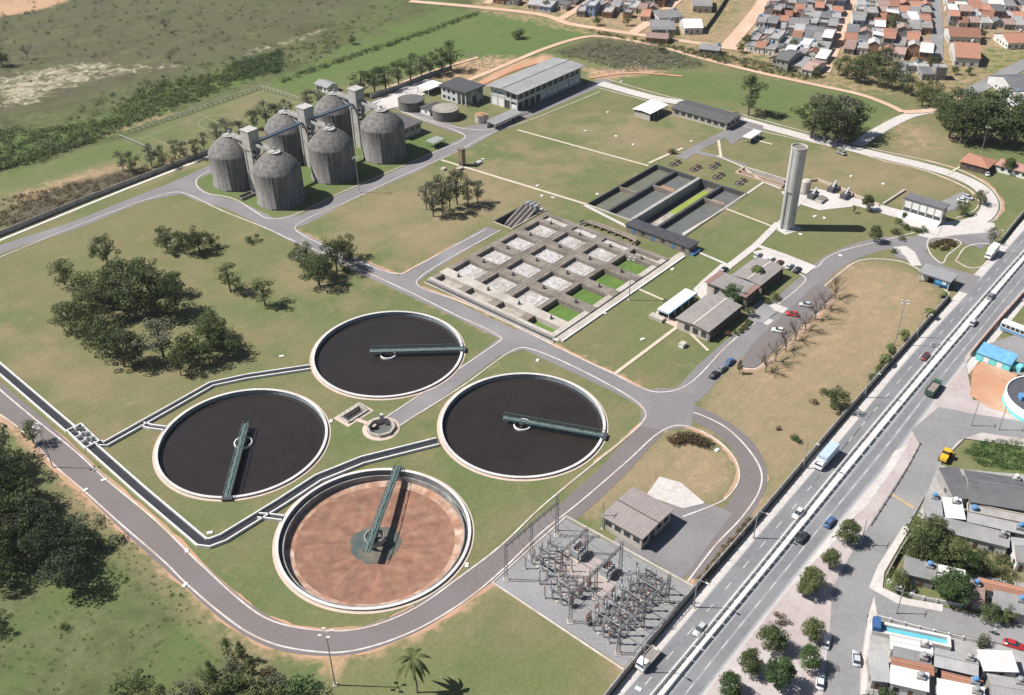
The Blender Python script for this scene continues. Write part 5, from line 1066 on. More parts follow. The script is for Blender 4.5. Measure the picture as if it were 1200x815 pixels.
panel_wall('boundary_wall', 'long grey panel wall between the plant and the highway', [(1110, 352), (1060, 408), (987, 491), (947, 538), (880, 617), (800, 709), (717, 810), (690, 845)], 2.1, 4.2)
panel_wall('boundary_wall', 'long wall along the north-west side of the plant beside the road', [(-40, 292), (0, 277), (88, 241), (147, 218), (206, 195), (250, 178)], 2.0, 4.0); panel_wall('boundary_wall', 'wall behind the farthest silos and round sludge tanks', [(435, 116), (470, 103), (500, 91), (530, 81)], 2.0, 4.0)
m_ = MB(); bar_along(m_, gl([(-40, 298), (0, 282), (88, 246), (147, 222), (206, 199), (250, 182)]), 1.0, 0, .08); d_ = struct(m_.build('drain_path', WHITE))
d2 = MB(); bar_along(d2, gl([(437, 121), (472, 108), (502, 96)]), 1.0, 0, .08); struct(d2.build('drain_path', WHITE))
panel_wall('boundary_wall', 'wall on the entrance side running up the highway from the curved lane', [(1172, 285), (1196, 255), (1240, 205)], 2.0, 4.0)
# pitch with fence
t = thing('pitch_fence', 'pale mesh fence around the football pitch beyond the trees', 'fence', (0, 0, 0)); 
def fence_run(px, h, step, mt):
    P = gl(px)
    for a, b in zip(P[:-1], P[1:]):
        v = b-a; n = max(1, round(v.length/step)); post = MB().box(-.16, .16, -.16, .16, 0, h).mesh('post', mt); rl = MB().box(0, v.length/n, -.06, .06, 0, .12).mesh('rail', mt)
        for k in range(n):
            c = a+v*(k/n); link('post', post, t, c); link('rail', rl, t, (c.x, c.y, h-.14), atan2(v.y, v.x)); link('rail', rl, t, (c.x, c.y, .5), atan2(v.y, v.x))
PALEW = mat('pale_post', (0.60, 0.585, 0.55)); fence_run([(152, 156), (208, 138), (306, 104), (350, 118)], 1.8, 2.8, PALEW); fence_run([(140, 160), (180, 177)], 1.0, 2.0, PALEW)
pit = struct(link('pitch_marking', None)); 
for q in ([(160, 165), (306, 108)], [(306, 108), (345, 121)], [(238, 136), (262, 147)], [(175, 160), (200, 172)]): ribbon('line', gl(q), .4, .03, mat('chalk', (0.27, 0.27, 0.17)), pit)
c0 = G(256, 143); ribbon('line', [c0+Vector((9*cos(i*pi/16), 9*sin(i*pi/16), 0)) for i in range(33)], .5, .034, mat('chalk', (0.27, 0.27, 0.17)), pit)

# ------------------------------------------------------------------ substation
sub = struct(sheet('substation_yard_pavement', [W(114.6, 107.9), W(141.2, 108.4), W(142.6, 72.2), W(115.0, 71.6)], .06, mat('gravel', (0.27, 0.265, 0.27), (0.22, 0.215, 0.22), 1.5, c3=(0.33, 0.325, 0.33), s3=.1)))
k_ = MB(); bar_along(k_, [W(114.4, 71.4), W(114.4, 108.2), W(141.6, 108.6)], .4, 0, .2); k_.build('kerb', KERB, sub); k_ = MB(); bar_along(k_, [W(142.9, 72.2), W(141.8, 108.6)], .5, 0, .5); k_.build('kerb', CONCL, sub)
struct(sheet('transformer_pad_pavement', [W(127.5, 101.8), W(136, 101.8), W(136, 86.5), W(127.5, 86.5)], .07, mat('pink_gravel', (0.42, 0.355, 0.33), (0.34, 0.29, 0.27), 1.2)))
GALV = mat('gantry_steel', (0.20, 0.20, 0.205), (0.15, 0.15, 0.155), 1.0, rough=.6)
def lattice(m_, a, b, w0, w1=None, n=8, th=.075):
    """A four-legged lattice member between two points."""
    a, b = Vector(a), Vector(b); d = (b-a).normalized(); x = d.orthogonal().normalized() if abs(d.z) < .9 else Vector((1, 0, 0)); x = (x-d*x.dot(d)).normalized(); y = d.cross(x); w1 = w1 or w0
    P_ = [[a.lerp(b, i/n)+(x*sx+y*sy)*((w0+(w1-w0)*i/n)/2) for sx, sy in ((-1, -1), (1, -1), (1, 1), (-1, 1))] for i in range(n+1)]
    for i in range(n):
        for k in range(4): m_.beam(P_[i][k], P_[i+1][k], th, th); m_.beam(P_[i][k], P_[i+1][(k+1) % 4], th*.7, th*.7)
CA = [117.0, 126.0, 135.4]
for p_, hh_, rws, lab in ((106.3, (11.5, 11.5, 13.0), (0, 1, 2), 'steel lattice gantry nearest the curving plant road'), (87.6, (11, 9.5, 10.5), (0, 1, 2), 'steel lattice gantry across the middle of the substation yard'), (74.7, (8, 9, 9), (0, 1, 2), 'steel lattice gantry beside the highway wall'), (97.4, (9, 8.5), (1, 2), 'short steel lattice gantry beside the transformers')):
    t = thing('gantry', lab, 'gantry', (0, 0, 0), 0, 'substation gantries')
    for i in rws:
        h_ = hh_[i] if len(hh_) == 3 else hh_[i-1]; m_ = MB(); b0 = W(CA[i], p_, 0); lattice(m_, b0, b0+Vector((0, 0, h_)), .75, .5, 8); m_.build('column', GALV, t); MB().cbox(b0.x, b0.y, .12, 1.4, 1.4, .24).build('footing', CONCL, t)
    hb = min(hh_)-.4
    for i in rws[:-1]:
        m_ = MB(); lattice(m_, W(CA[i], p_, hb), W(CA[i+1], p_, hb), .5, .5, 7, .08); m_.build('crossbeam', GALV, t)
    for i in rws[:-1]:
        for f in (.25, .5, .75):
            c = W(CA[i]+(CA[i+1]-CA[i])*f, p_, hb-.3); m_ = MB(); m_.lathe([(.05, 0), (.16, -.2), (.06, -.3), (.16, -.5), (.06, -.6), (.16, -.8), (.05, -1)], 8); o = m_.build('insulator_string', mat('porcelain', (0.30, 0.16, 0.12), (0.24, 0.13, 0.10), 2, rough=.3), t); o.location = c
# overhead conductors between gantries
t = thing('conductor_set', 'thin overhead cables strung between the substation gantries', 'cable', (0, 0, 0))
for a in (119.2, 121.5, 123.8, 128.4, 130.7, 133.0):
    for p0_, p1_, z0_, z1_ in ((106.3, 87.6, 10, 8.0), (87.6, 74.7, 8.0, 6.6)):
        m_ = MB(); prev = None
        for k in range(9): f = k/8; q = W(a, p0_+(p1_-p0_)*f, z0_+(z1_-z0_)*f-1.0-1.6*f*(1-f)*2); (prev is not None) and m_.tube(prev, q, .035, n=4); prev = q
        m_.build('cable', DSTEEL, t)
for i, (a0, p0_, a1, p1_, z) in enumerate([(117, q, 138, q, 5.2) for q in (75.6, 79.4, 83.0)]+[(122, 95, 122, 102, 5.0), (130, 95, 130, 106, 5.0), (126, 88, 126, 97, 6.0), (117.5, 92, 126, 92, 4.9), (124, 101.5, 133, 101.5, 4.9), (119, 75, 119, 87, 5.9), (123, 75, 123, 87, 5.9), (128, 75, 128, 87, 5.9), (132.5, 75, 132.5, 87, 5.9), (136.5, 75, 136.5, 87, 5.9)]):
    MB().tube(W(a0, p0_, z), W(a1, p1_, z), .07, n=5).build('busbar', STEEL, t)
# transformers
def transformer(loc, lab):
    t = thing('transformer', lab, 'transformer', loc, SA, 'substation transformers', .85); TG = mat('transformer_grey', (0.36, 0.375, 0.39), (0.29, 0.30, 0.32), .8, rough=.5)
    MB().box(-1.8, 1.8, -1.2, 1.2, .4, 3.2).build('tank', TG, t); MB().box(-2.4, 2.4, -1.8, 1.8, .05, .4).build('plinth', CONCL, t)
    fin = MB().box(-.05, .05, 0, .9, .8, 2.8).mesh('radiator_fin', TG)
    for s in (-1, 1):
        for k in range(8): link('radiator_fin', fin, t, (-1.5+k*.42, 1.2 if s > 0 else -2.1, 0))
    c_ = MB(); c_.tube((-1.6, .7, 4.1), (1.6, .7, 4.1), .5, n=12); c_.box(-1.2, -1, .6, .8, 3.2, 4); c_.box(1, 1.2, .6, .8, 3.2, 4); c_.build('conservator', TG, t)
    for k in range(3): m_ = MB(); m_.lathe([(.2, 3.2), (.12, 3.4), (.24, 3.6), (.12, 3.8), (.24, 4.0), (.12, 4.2), (.22, 4.4), (.06, 4.9)], 10, -1.1+k*1.1, -.5); m_.build('bushing', mat('porcelain', (0.3, 0.16, 0.12)), t)
transformer(W(133.6, 98.4, .07), 'grey finned transformer nearest the curving plant road'); transformer(W(133.4, 89.8, .07), 'grey finned transformer nearest the switchgear house')
# pedestals with insulators, breakers and switches, in rows
PORC = [mat('porcelain', (0.3, 0.16, 0.12)), mat('porcelain_grey', (0.45, 0.46, 0.48), rough=.3)]
def post_apparatus(kind):
    t = thing(kind, '', 'apparatus')
    MB().cbox(0, 0, .1, .8, .8, .2).build('footing', CONCL, t); m_ = MB()
    if kind == 'post_insulator':
        lattice(m_, (0, 0, .2), (0, 0, 2.4), .35, .3, 4, .06); m_.build('pedestal', STEEL, t); q = MB().lathe([(.1, 2.4), (.22, 2.55), (.1, 2.7), (.22, 2.85), (.1, 3.0), (.22, 3.15), (.1, 3.3), (.22, 3.45), (.1, 3.6), (.16, 3.75)], 8, close=True); q.build('insulator', PORC[0], t)
    elif kind == 'current_transformer':
        lattice(m_, (0, 0, .2), (0, 0, 2.1), .45, .4, 4, .07); m_.build('pedestal', STEEL, t); q = MB().lathe([(.28, 2.1), (.28, 2.6), (.16, 2.6), (.24, 2.8), (.16, 3.0), (.24, 3.2), (.16, 3.4), (.24, 3.6), (.16, 3.8)], 8); q.build('insulator', PORC[1], t); MB().lathe([(.2, 3.8), (.4, 3.9), (.4, 4.4), (.1, 4.6)], 10, close=True).build('head', mat('apparatus_head', (0.55, 0.56, 0.57)), t)
    elif kind == 'circuit_breaker':
        m_.box(-.9, .9, -.35, .35, .9, 1.5); 
        for x in (-.8, .8): m_.beam((x, -.3, .1), (x, -.3, .9), .1, .1); m_.beam((x, .3, .1), (x, .3, .9), .1, .1)
        m_.build('frame', STEEL, t)
        for x in (-.7, 0, .7): q = MB().lathe([(.15, 1.5), (.26, 1.7), (.15, 1.9), (.26, 2.1), (.15, 2.3), (.26, 2.5), (.15, 2.7), (.2, 3.3), (.05, 3.4)], 8, x, 0); q.build('pole_unit', PORC[0], t)
    else:
        for y in (-1.6, 1.6): m_ = MB(); lattice(m_, (0, y, .2), (0, y, 2.8), .4, .35, 4, .07); m_.build('support', STEEL, t); m_ = MB(); m_.box(-.25, .25, -2.0, 2.0, 2.8, 3.0); m_.build('crossbar', STEEL, t)
        for y in (-1.5, 0, 1.5):
            for x in (-.5, .5): q = MB().lathe([(.09, 3.0), (.18, 3.15), (.09, 3.3), (.18, 3.45), (.09, 3.6), (.14, 3.75)], 8, x, y, close=True); q.build('insulator', PORC[(y > 0)*1], t)
            b_ = MB().beam((-.7, y, 3.8), (.7, y, 3.8), .08, .08); b_.build('blade', STEEL, t)
    return t
app = {k: post_apparatus(k) for k in ('post_insulator', 'current_transformer', 'circuit_breaker', 'disconnector')}
first = set()
def place_app(kind, a, p, lab, grp):
    o = app[kind]
    if kind in first: o = dup(o, W(a, p, .06), SA, lab, grp, (.8, .8, 1.05))
    else: first.add(kind); o.location = W(a, p, .06); o.rotation_euler = (0, 0, SA); o['label'] = lab; o['group'] = grp
def row_app(kind, As, p, what, where, grp):
    for k, a in enumerate(As):
        n = len(As); pos = 'nearest the lawn edge' if k == 0 else 'farthest from the lawn edge' if k == n-1 else ORD[k]+' from the lawn edge'
        place_app(kind, a, p, '%s, %s, %s' % (what, pos, where), grp)
row_app('disconnector', (124.6, 127.4, 130.2), 103.4, 'switch stand', 'row by the curving plant road', 'switch stands by the plant road')
row_app('disconnector', (119.5, 122.2, 124.9), 93.4, 'switch stand', 'row beside the short gantry', 'switch stands beside the short gantry')
row_app('circuit_breaker', (119.3, 122.3, 125.3, 128.3), 84.4, 'low three-pole breaker', 'row behind the middle gantry', 'breakers behind the middle gantry')
row_app('current_transformer', (131.3, 134.3, 137.3), 84.4, 'insulated instrument post', 'row behind the middle gantry', 'instrument posts behind the middle gantry')
row_app('disconnector', (118.4, 121.2, 124.0, 126.8, 129.6, 132.4, 135.2, 138.0), 81.0, 'switch stand', 'row nearer the highway wall', 'switch stands nearer the highway')
row_app('post_insulator', (118, 120.2, 122.4, 124.6, 126.8, 129, 131.2, 133.4, 135.6, 137.8), 77.9, 'brown post insulator', 'row nearest the highway wall', 'post insulators nearest the highway')
row_app('current_transformer', (119, 122, 125, 128, 131, 134, 137), 76.1, 'pale instrument post', 'row under the highway-side gantry', 'instrument posts by the highway-side gantry')
for a, w_ in ((126.5, 'near line'), (128.8, 'far line')): row_app('post_insulator', (99.5, 96.5, 91.4), 0, '', '', '') if False else [place_app('post_insulator', a, p_, 'brown post insulator on pink gravel, %s, %s from the plant road' % (w_, ORD[k]), 'post insulators beside the transformers') for k, p_ in enumerate((99.5, 96.5, 91.4))]
row_app('disconnector', (119.8, 122.8, 125.8, 128.8, 131.8, 134.8), 79.3, 'switch stand', 'second row from the highway wall', 'switch stands in the second row')
row_app('circuit_breaker', (120.6, 123.8, 127.0), 90.2, 'low three-pole breaker', 'row before the middle gantry', 'breakers before the middle gantry')
row_app('post_insulator', (118.6, 120.8, 123.0, 125.2), 96.2, 'brown post insulator', 'row before the short gantry', 'post insulators before the short gantry')
row_app('post_insulator', (122.5, 125.8, 128.6, 131.6), 105.2, 'brown post insulator', 'row under the roadside gantry', 'post insulators by the road')
row_app('current_transformer', (120.5, 123.5, 126.5, 129.5, 132.5, 135.5), 82.8, 'pale instrument post', 'row amid the switch stands', 'instrument posts amid the switch stands')
row_app('current_transformer', (121.0, 124.0), 99.8, 'pale instrument post', 'pair near the plant road', 'instrument posts near the plant road')

# ------------------------------------------------------------------ lamp posts and poles
def lamp_mast(kind, h):
    t = thing('lamp_post', '', 'lamp post'); MB().tube((0, 0, 0), (0, 0, h), .17, .09, 8).build('pole', STEEL, t); MB().cbox(0, 0, .1, .9, .9, .2).build('footing', CONCL, t)
    if kind == 'crown':
        m_ = MB()
        for k in range(4): a = pi/2*k+.5; m_.beam((0, 0, h), (1.1*cos(a), 1.1*sin(a), h+.1), .1, .1)
        m_.build('arm', STEEL, t)
        for k in range(4): a = pi/2*k+.5; m_ = MB().cbox(1.2*cos(a), 1.2*sin(a), h+.05, .7, .5, .25); m_.build('lamp_head', PALEW, t)
    elif kind == 'arm':
        MB().beam((0, 0, h), (2.2, 0, h+.5), .1, .1).build('arm', STEEL, t); MB().cbox(2.5, 0, h+.5, .9, .35, .18).build('lamp_head', PALEW, t)
    else:
        m_ = MB(); m_.beam((-1.1, 0, h-.5), (1.1, 0, h-.5), .12, .12); m_.build('crossarm', BARK, t)
        for x in (-.9, 0, .9): m_ = MB().lathe([(.06, h-.44), (.1, h-.3), (.04, h-.15)], 6, x, 0, close=True); m_.build('insulator', PORC[1], t)
    return t
lm = {'crown': lamp_mast('crown', 15.5), 'arm': lamp_mast('arm', 9.0), 'pole': lamp_mast('pole', 9.5)}; lf = set()
def mast(kind, u, v, lab, rz=0, scale=1.0):
    o = lm[kind]
    if kind in lf: dup(o, G(u, v), rz, lab, 'lamp posts and poles', scale)
    else:
        lf.add(kind); o.location = G(u, v); o.rotation_euler = (0, 0, rz); o.scale = (scale,)*3; o['label'] = lab; o['group'] = 'lamp posts and poles'
mast('crown', 392.7, 803, 'tall four-headed lamp mast below the bend of the plant road', 0, 1.05); mast('crown', 421, 226, 'tall lamp mast beside the front row of digester silos', 0, .95); mast('crown', 737, 352, 'lamp mast at the long edge of the aeration basins'); mast('crown', 1048, 405, 'tall lamp mast on the dry lawn near the highway wall'); mast('crown', 62, 548, 'lamp mast at the roadside under the dark trees', 0, .9); mast('crown', 1150, 178, 'lamp mast behind the orange hip-roofed house', 0, .7)
for i, (u, v) in enumerate(((775, 792), (835, 716), (905, 635), (963, 553), (1035, 470), (1096, 400), (1180, 300))): mast('arm', u-22, v-4, 'single-arm street lamp %s along the highway wall' % ('nearest the camera' if i == 0 else ORD[i]+' from the camera'), SA-pi/2)
for i, (u, v) in enumerate(((1012, 612), (1036, 577))): pass
for u, v, l in ((1050, 720, 'wooden utility pole beside the cross street'), (1138, 500, 'wooden utility pole on the kerb before the weedy lot'), (1170, 505, 'wooden utility pole farther along the kerb of the weedy lot'), (651, 622, 'slim service pole at the substation corner'), (706, 620, 'slim pole beside the switchgear house wall'), (1008, 640, 'utility pole between the street trees and the service road'), (1040, 70, 'utility pole among the far houses near the tall trees'), (1095, 95, 'utility pole at the end of the far straight street')): mast('pole', u, v, l, 1.0, .9)

# ------------------------------------------------------------------ white marker blocks and small manholes on the lawns
mk = None; WB = MB().box(-.9, .9, -.55, .55, 0, .35); WB.box(-.4, .4, -.3, .3, .35, .45); wbm = WB.mesh('manhole_cover', WHITE)
spots = [((566, 187), 'road bend'), ((728, 96), ''), ((712, 132), ''), ((686, 154), ''), ((742, 170), ''), ((722, 160), ''), ((630, 218), ''), ((635, 230), ''), ((648, 232), ''), ((810, 166), ''), ((955, 254), ''), ((966, 256), ''), ((938, 275), ''), ((985, 300), ''), ((1035, 216), ''), ((997, 207), ''), ((753, 398), ''), ((708, 368), ''), ((778, 318), ''), ((788, 316), ''), ((630, 423), ''), ((840, 528), ''), ((100, 575), ''), ((122, 563), ''), ((217, 686), ''), ((246, 625), ''), ((452, 551), ''), ((388, 494), ''), ((700, 228), ''), ((330, 418), ''), ((748, 808), ''), ((547, 663), ''), ((219, 646), '')]
refs = {'aer': G(650, 320), 'clar1': G(450, 416), 'off': G(850, 350), 'tow': G(921, 267), 'dew': G(640, 110), 'hwy': G(880, 620), 'drain': G(440, 632), 'left': G(282, 520), 'set': G(780, 240)}
rn = {'aer': 'the aeration basins', 'clar1': 'the farthest clarifier', 'off': 'the office blocks', 'tow': 'the water tower', 'dew': 'the dewatering building', 'hwy': 'the highway wall', 'drain': 'the drained clarifier', 'left': 'the leftmost clarifier', 'set': 'the settling basins'}
byk = {}
for (u, v), _ in sorted(spots):
    p_ = G(u, v); byk.setdefault(min(refs, key=lambda q: (refs[q]-p_).length), []).append(p_)
for k, L2 in byk.items():
    for i, p_ in enumerate(L2):
        o = link('manhole_cover', wbm, None, p_, random.uniform(0, 3), .75); tag(o, 'small white manhole block near %s%s' % (rn[k], '' if len(L2) == 1 else ', leftmost' if i == 0 else ', rightmost' if i == len(L2)-1 else ', %s from left' % ORD[i]), 'manhole', 'white manhole blocks on the lawns')
# ------------------------------------------------------------------ vegetation
def leaf_cloud(centres, radii, per, size, seed, flat=1.0):
    r = np.random.default_rng(seed); V = []; 
    for (cx, cy, cz), rad in zip(centres, radii):
        n = per; d = r.normal(size=(n, 3)); d /= np.linalg.norm(d, axis=1)[:, None]; rr = rad*r.uniform(.45, 1.05, n)**.6
        P = np.array([cx, cy, cz])+d*rr[:, None]*np.array([1, 1, .8*flat])
        nrm = d*.8+r.normal(size=(n, 3))*.55+np.array([0, 0, .35]); nrm /= np.linalg.norm(nrm, axis=1)[:, None]
        t1 = np.cross(nrm, r.normal(size=(n, 3))); t1 /= np.linalg.norm(t1, axis=1)[:, None]; t2 = np.cross(nrm, t1); s = size*r.uniform(.6, 1.35, n)[:, None]
        V.append(np.stack([P-t1*s*.6, P-t2*s*.35, P+t1*s*.6, P+t2*s*.35], 1).reshape(-1, 3))
    V = np.concatenate(V); n = len(V)//4
    return V, np.arange(4*n).reshape(n, 4)
def cloud_mesh(name, V, F, mt):
    me = bpy.data.meshes.new(name); me.vertices.add(len(V)); me.vertices.foreach_set('co', V.astype(np.float32).ravel()); me.loops.add(F.size); me.loops.foreach_set('vertex_index', F.ravel().astype(np.int32))
    me.polygons.add(len(F)); me.polygons.foreach_set('loop_start', np.arange(0, F.size, 4, dtype=np.int32)); me.materials.append(mt); me.update(calc_edges=True); return me
def make_tree(kind, seed):
    """Crown and trunk meshes of a tree about 10 m tall (shrubs 2 m)."""
    r = random.Random(seed); C = []; R = []; tr = MB(); H = 10.0
    def limb(a, b, r0_, r1_):
        a = Vector(a); b = Vector(b); m_ = a.lerp(b, .5)+Vector((r.uniform(-.3, .3), r.uniform(-.3, .3), .2)); tr.tube(a, m_, r0_, (r0_+r1_)/2, 6); tr.tube(m_, b, (r0_+r1_)/2, r1_, 6)
    if kind == 'broad':
        n = 34
        for i in range(n):
            a = r.uniform(0, 2*pi); q = r.uniform(0, 1)**.5; z = r.uniform(2.6, 9.0); w_ = 4.7*max(.2, 1-((z-5.4)/4.4)**2)**.5; C.append((q*w_*cos(a), q*w_*sin(a), z)); R.append(r.uniform(1.0, 1.9))
        tr.tube((0, 0, -.3), (0.1, 0, 3.2), .36, .26, 8); per, size = 78, .42
        for c in r.sample(C, 9): limb((.1, 0, 3.0), c, .2, .05)
    elif kind == 'euc':
        for i in range(26):
            z = r.uniform(2.8, 9.4); a = r.uniform(0, 2*pi); w_ = 2.5*(1.15-abs(z-6.5)/5); q = r.uniform(.2, 1); C.append((q*w_*cos(a), q*w_*sin(a), z)); R.append(r.uniform(.7, 1.4))
        tr.tube((0, 0, -.3), (.2, .1, 5), .22, .16, 7); tr.tube((.2, .1, 5), (0, 0, 9), .16, .05, 7); per, size = 52, .34
        for c in r.sample(C, 10): limb((.1, 0, r.uniform(2.8, 6)), c, .1, .03)
    elif kind == 'round':
        for i in range(34):
            a = r.uniform(0, 2*pi); b = r.uniform(-.8, 1.4); q = 3.2*r.uniform(.6, 1.05); C.append((q*cos(a)*cos(b), q*sin(a)*cos(b), 5.6+q*sin(b)*1.0)); R.append(r.uniform(1.1, 1.8))
        C.append((0, 0, 5.6)); R.append(2.8); tr.tube((0, 0, -.3), (0, 0, 5), .3, .22, 8); per, size = 130, .40
        for c in r.sample(C, 6): limb((0, 0, 4), c, .15, .05)
    elif kind == 'pine':
        for i in range(26): z = r.uniform(1.8, 9.6); a = r.uniform(0, 2*pi); w_ = 2.5*(1-(z-1.4)/8.8)+.2; q = r.uniform(.3, 1); C.append((q*w_*cos(a), q*w_*sin(a), z)); R.append(r.uniform(.55, .95))
        tr.tube((0, 0, -.3), (0, 0, 9), .26, .06, 7); per, size = 70, .30
        for c in r.sample(C, 8): limb((0, 0, c[2]-.4), c, .08, .03)
    elif kind == 'bush':
        for i in range(9): a = r.uniform(0, 2*pi); q = r.uniform(0, 2.6); C.append((q*cos(a), q*sin(a), r.uniform(.7, 2.4))); R.append(r.uniform(.8, 1.4))
        for c in C[:5]: limb((0, 0, -.1), c, .12, .04)
        per, size = 90, .34
    elif kind in ('bare', 'barered'):
        for i in range(14):
            a = r.uniform(0, 2*pi); q = r.uniform(1.5, 4.2); e = (q*cos(a), q*sin(a), r.uniform(5, 9.5)); limb((0, 0, r.uniform(2.2, 4)), e, .13, .05)
            for k in range(5): f = (e[0]+r.uniform(-1.5, 1.5), e[1]+r.uniform(-1.5, 1.5), e[2]+r.uniform(-.8, 1.4)); limb(Vector(e).lerp(Vector((0, 0, 3.5)), r.uniform(0, .5)), f, .06, .025)
            C.append(e); R.append(1.7)
        tr.tube((0, 0, -.3), (0, 0, 4), .26, .18, 7); per, size = 80, .19
    V, F = leaf_cloud(C, R, per, size, seed); return V, F, tr
TREES = {}
def tree_meshes(kind, leaf, var):
    k = (kind, leaf, var)
    if k not in TREES:
        V, F, tr = make_tree(kind, hash_(kind)+var*17); cm = cloud_mesh('crown', V, F, LEAFS[leaf]); TREES[k] = (cm, tr.mesh('trunk', BARK))
    return TREES[k]
def hash_(s): return sum(ord(c)*(i+3) for i, c in enumerate(s))
leafmat('reddish', (0.24, 0.11, 0.085), (0.30, 0.16, 0.12)); leafmat('twig', (0.22, 0.165, 0.135), (0.28, 0.20, 0.16))
tseed = random.Random(5)
def tree(kind, leaf, u, v, h, label, group, name='tree', wide=1.0, cat='tree'):
    cm, tm = tree_meshes(kind, leaf, tseed.randrange(3)); s = h*(1.18 if kind in ('broad', 'euc') and v > 195 else 1.3 if kind == 'round' else 1.1)/10.0 if kind != 'bush' else h/3.0
    t = thing(name, label, cat, G(u, v), tseed.uniform(0, 6.28), group, (s*wide*tseed.uniform(.9, 1.1), s*wide*tseed.uniform(.9, 1.1), s*tseed.uniform(.94, 1.06)))
    link('trunk' if kind != 'bush' else 'stem', tm, t); link('crown' if kind != 'bush' else 'foliage', cm, t); return t
def grove(lst, desc, where, group, name='tree', cat='tree'):
    """lst of (kind, leaf, u, v, h[, wide]); labelled by their order from the left."""
    o = sorted(range(len(lst)), key=lambda i: lst[i][2]); rank = {i: k for k, i in enumerate(o)}
    for i, e in enumerate(lst):
        k = rank[i]; n = len(lst); pos = 'leftmost' if k == 0 else 'rightmost' if k == n-1 else (ORD[k]+' from left' if k < 20 else ORD[n-1-k]+' from right')
        tree(*e[:5], '%s, %s %s' % (desc, pos, where), group, name, e[5] if len(e) > 5 else 1.0, cat)
B_ = 'broad'
grove([(B_, 'dark', 84, 388, 9), (B_, 'mid', 104, 398, 11), (B_, 'mid', 124, 415, 11), (B_, 'dark', 146, 430, 11), ('euc', 'grey', 192, 420, 12, 1.5), (B_, 'mid', 116, 378, 12), ('euc', 'mid', 108, 362, 11, 1.5), (B_, 'mid', 134, 364, 13), ('euc', 'dark', 160, 374, 15, 1.4), (B_, 'mid', 184, 366, 12), (B_, 'dark', 202, 368, 11), ('euc', 'dark', 150, 346, 12, 1.5), (B_, 'mid', 176, 344, 11), (B_, 'dark', 205, 345, 8), ('euc', 'grey', 155, 427, 11, 1.3)], 'dense dark broad-leaved tree', 'in the big grove left of the clarifiers', 'trees of the big grove')
grove([(B_, 'dark', 230, 428, 10.5), (B_, 'mid', 248, 412, 10), (B_, 'dark', 266, 418, 8, 1.1), ('euc', 'mid', 212, 440, 8.5), (B_, 'dark', 250, 400, 9)], 'dark tree with visible trunk', 'in the group right of the big grove', 'trees at the edge of the big grove')
tree(B_, 'mid', 76, 334, 7.5, 'small spreading tree standing apart above the left side of the big grove', 'single trees on the lawns'); tree(B_, 'dark', 127, 311, 9, 'round dark tree standing alone above the big grove', 'single trees on the lawns')
grove([(B_, 'dark', 196, 292, 7.5), (B_, 'dark', 216, 298, 7), (B_, 'mid', 234, 296, 8), (B_, 'mid', 248, 290, 5), ('bush', 'mid', 205, 300, 2.5), ('bush', 'dark', 240, 300, 2.2)], 'low dark tree', 'in the clump between the big grove and the digesters', 'trees of the clump below the digesters')
tree('euc', 'mid', 270, 340, 8.5, 'slim pale-trunked tree on the lawn, left of two above the farthest clarifier', 'single trees on the lawns', wide=1.5); tree('euc', 'mid', 311, 358, 8.5, 'slim pale-trunked tree on the lawn, right of two above the farthest clarifier', 'single trees on the lawns', wide=1.4); tree('euc', 'dark', 282, 346, 6, 'short dark tree between two slim lawn trees', 'single trees on the lawns', wide=1.4); tree('bush', 'lush', 297, 284, 2.6, 'small green shrub at the lawn corner by the plant road', 'single shrubs on the lawns', 'shrub', cat='shrub')
grove([(B_, 'dark', 354, 312, 8), (B_, 'dark', 374, 335, 10), ('euc', 'grey', 362, 322, 9.5, 1.5), (B_, 'dark', 395, 318, 10), (B_, 'mid', 404, 304, 8), ('euc', 'dark', 384, 326, 8, 1.3)], 'dark leafy tree', 'in the roadside group above the farthest clarifier', 'roadside trees above the clarifiers')
grove([('euc', 'grey', 508, 254, 13, .95), ('euc', 'grey', 519, 251, 14, .9), ('euc', 'grey', 500, 246, 10, .9), ('euc', 'grey', 536, 240, 12.5, 1.0), ('euc', 'grey', 549, 243, 10, 1.0), ('euc', 'grey', 560, 238, 8, 1.1), ('euc', 'mid', 527, 245, 11, .9)], 'sparse grey-green gum tree', 'on the lawn in front of the screw pumps', 'gum trees by the screw pumps')
grove([('euc', 'grey', 145, 200, 8, 1.3), ('euc', 'dark', 156, 204, 9, 1.3), ('euc', 'grey', 178, 196, 9, 1.3), ('euc', 'dark', 192, 196, 8, 1.2), ('euc', 'grey', 206, 187, 8.5, 1.3), ('euc', 'grey', 217, 188, 8, 1.2), ('euc', 'dark', 230, 186, 8, 1.2), ('euc', 'grey', 240, 176, 8, 1.2), ('euc', 'grey', 256, 172, 10, 1.3), ('euc', 'grey', 268, 166, 10, 1.3), ('euc', 'grey', 283, 162, 8, 1.3), ('euc', 'dark', 298, 152, 9, 1.3), ('euc', 'grey', 312, 146, 10, 1.3), ('euc', 'dark', 325, 144, 9, 1.4), ('euc', 'dark', 336, 140, 9, 1.4), ('euc', 'grey', 362, 128, 9, 1.4), ('euc', 'grey', 376, 124, 9, 1.3)], 'grey-green gum tree', 'in the row between the football pitch and the silos', 'gum trees behind the silos')
grove([('euc', 'dark', 425, 112, 11, 1.6), ('euc', 'dark', 439, 108, 12, 1.5), ('euc', 'dark', 452, 106, 11, 1.6), ('euc', 'mid', 467, 100, 11, 1.6), ('euc', 'dark', 481, 97, 13, 1.5), ('euc', 'grey', 494, 91, 10, 1.6), ('euc', 'mid', 505, 89, 11, 1.4), ('euc', 'dark', 528, 83, 14, 1.4), ('euc', 'dark', 518, 86, 11, 1.3)], 'tall dark gum tree', 'along the wall behind the sludge tanks', 'gum trees behind the sludge tanks')
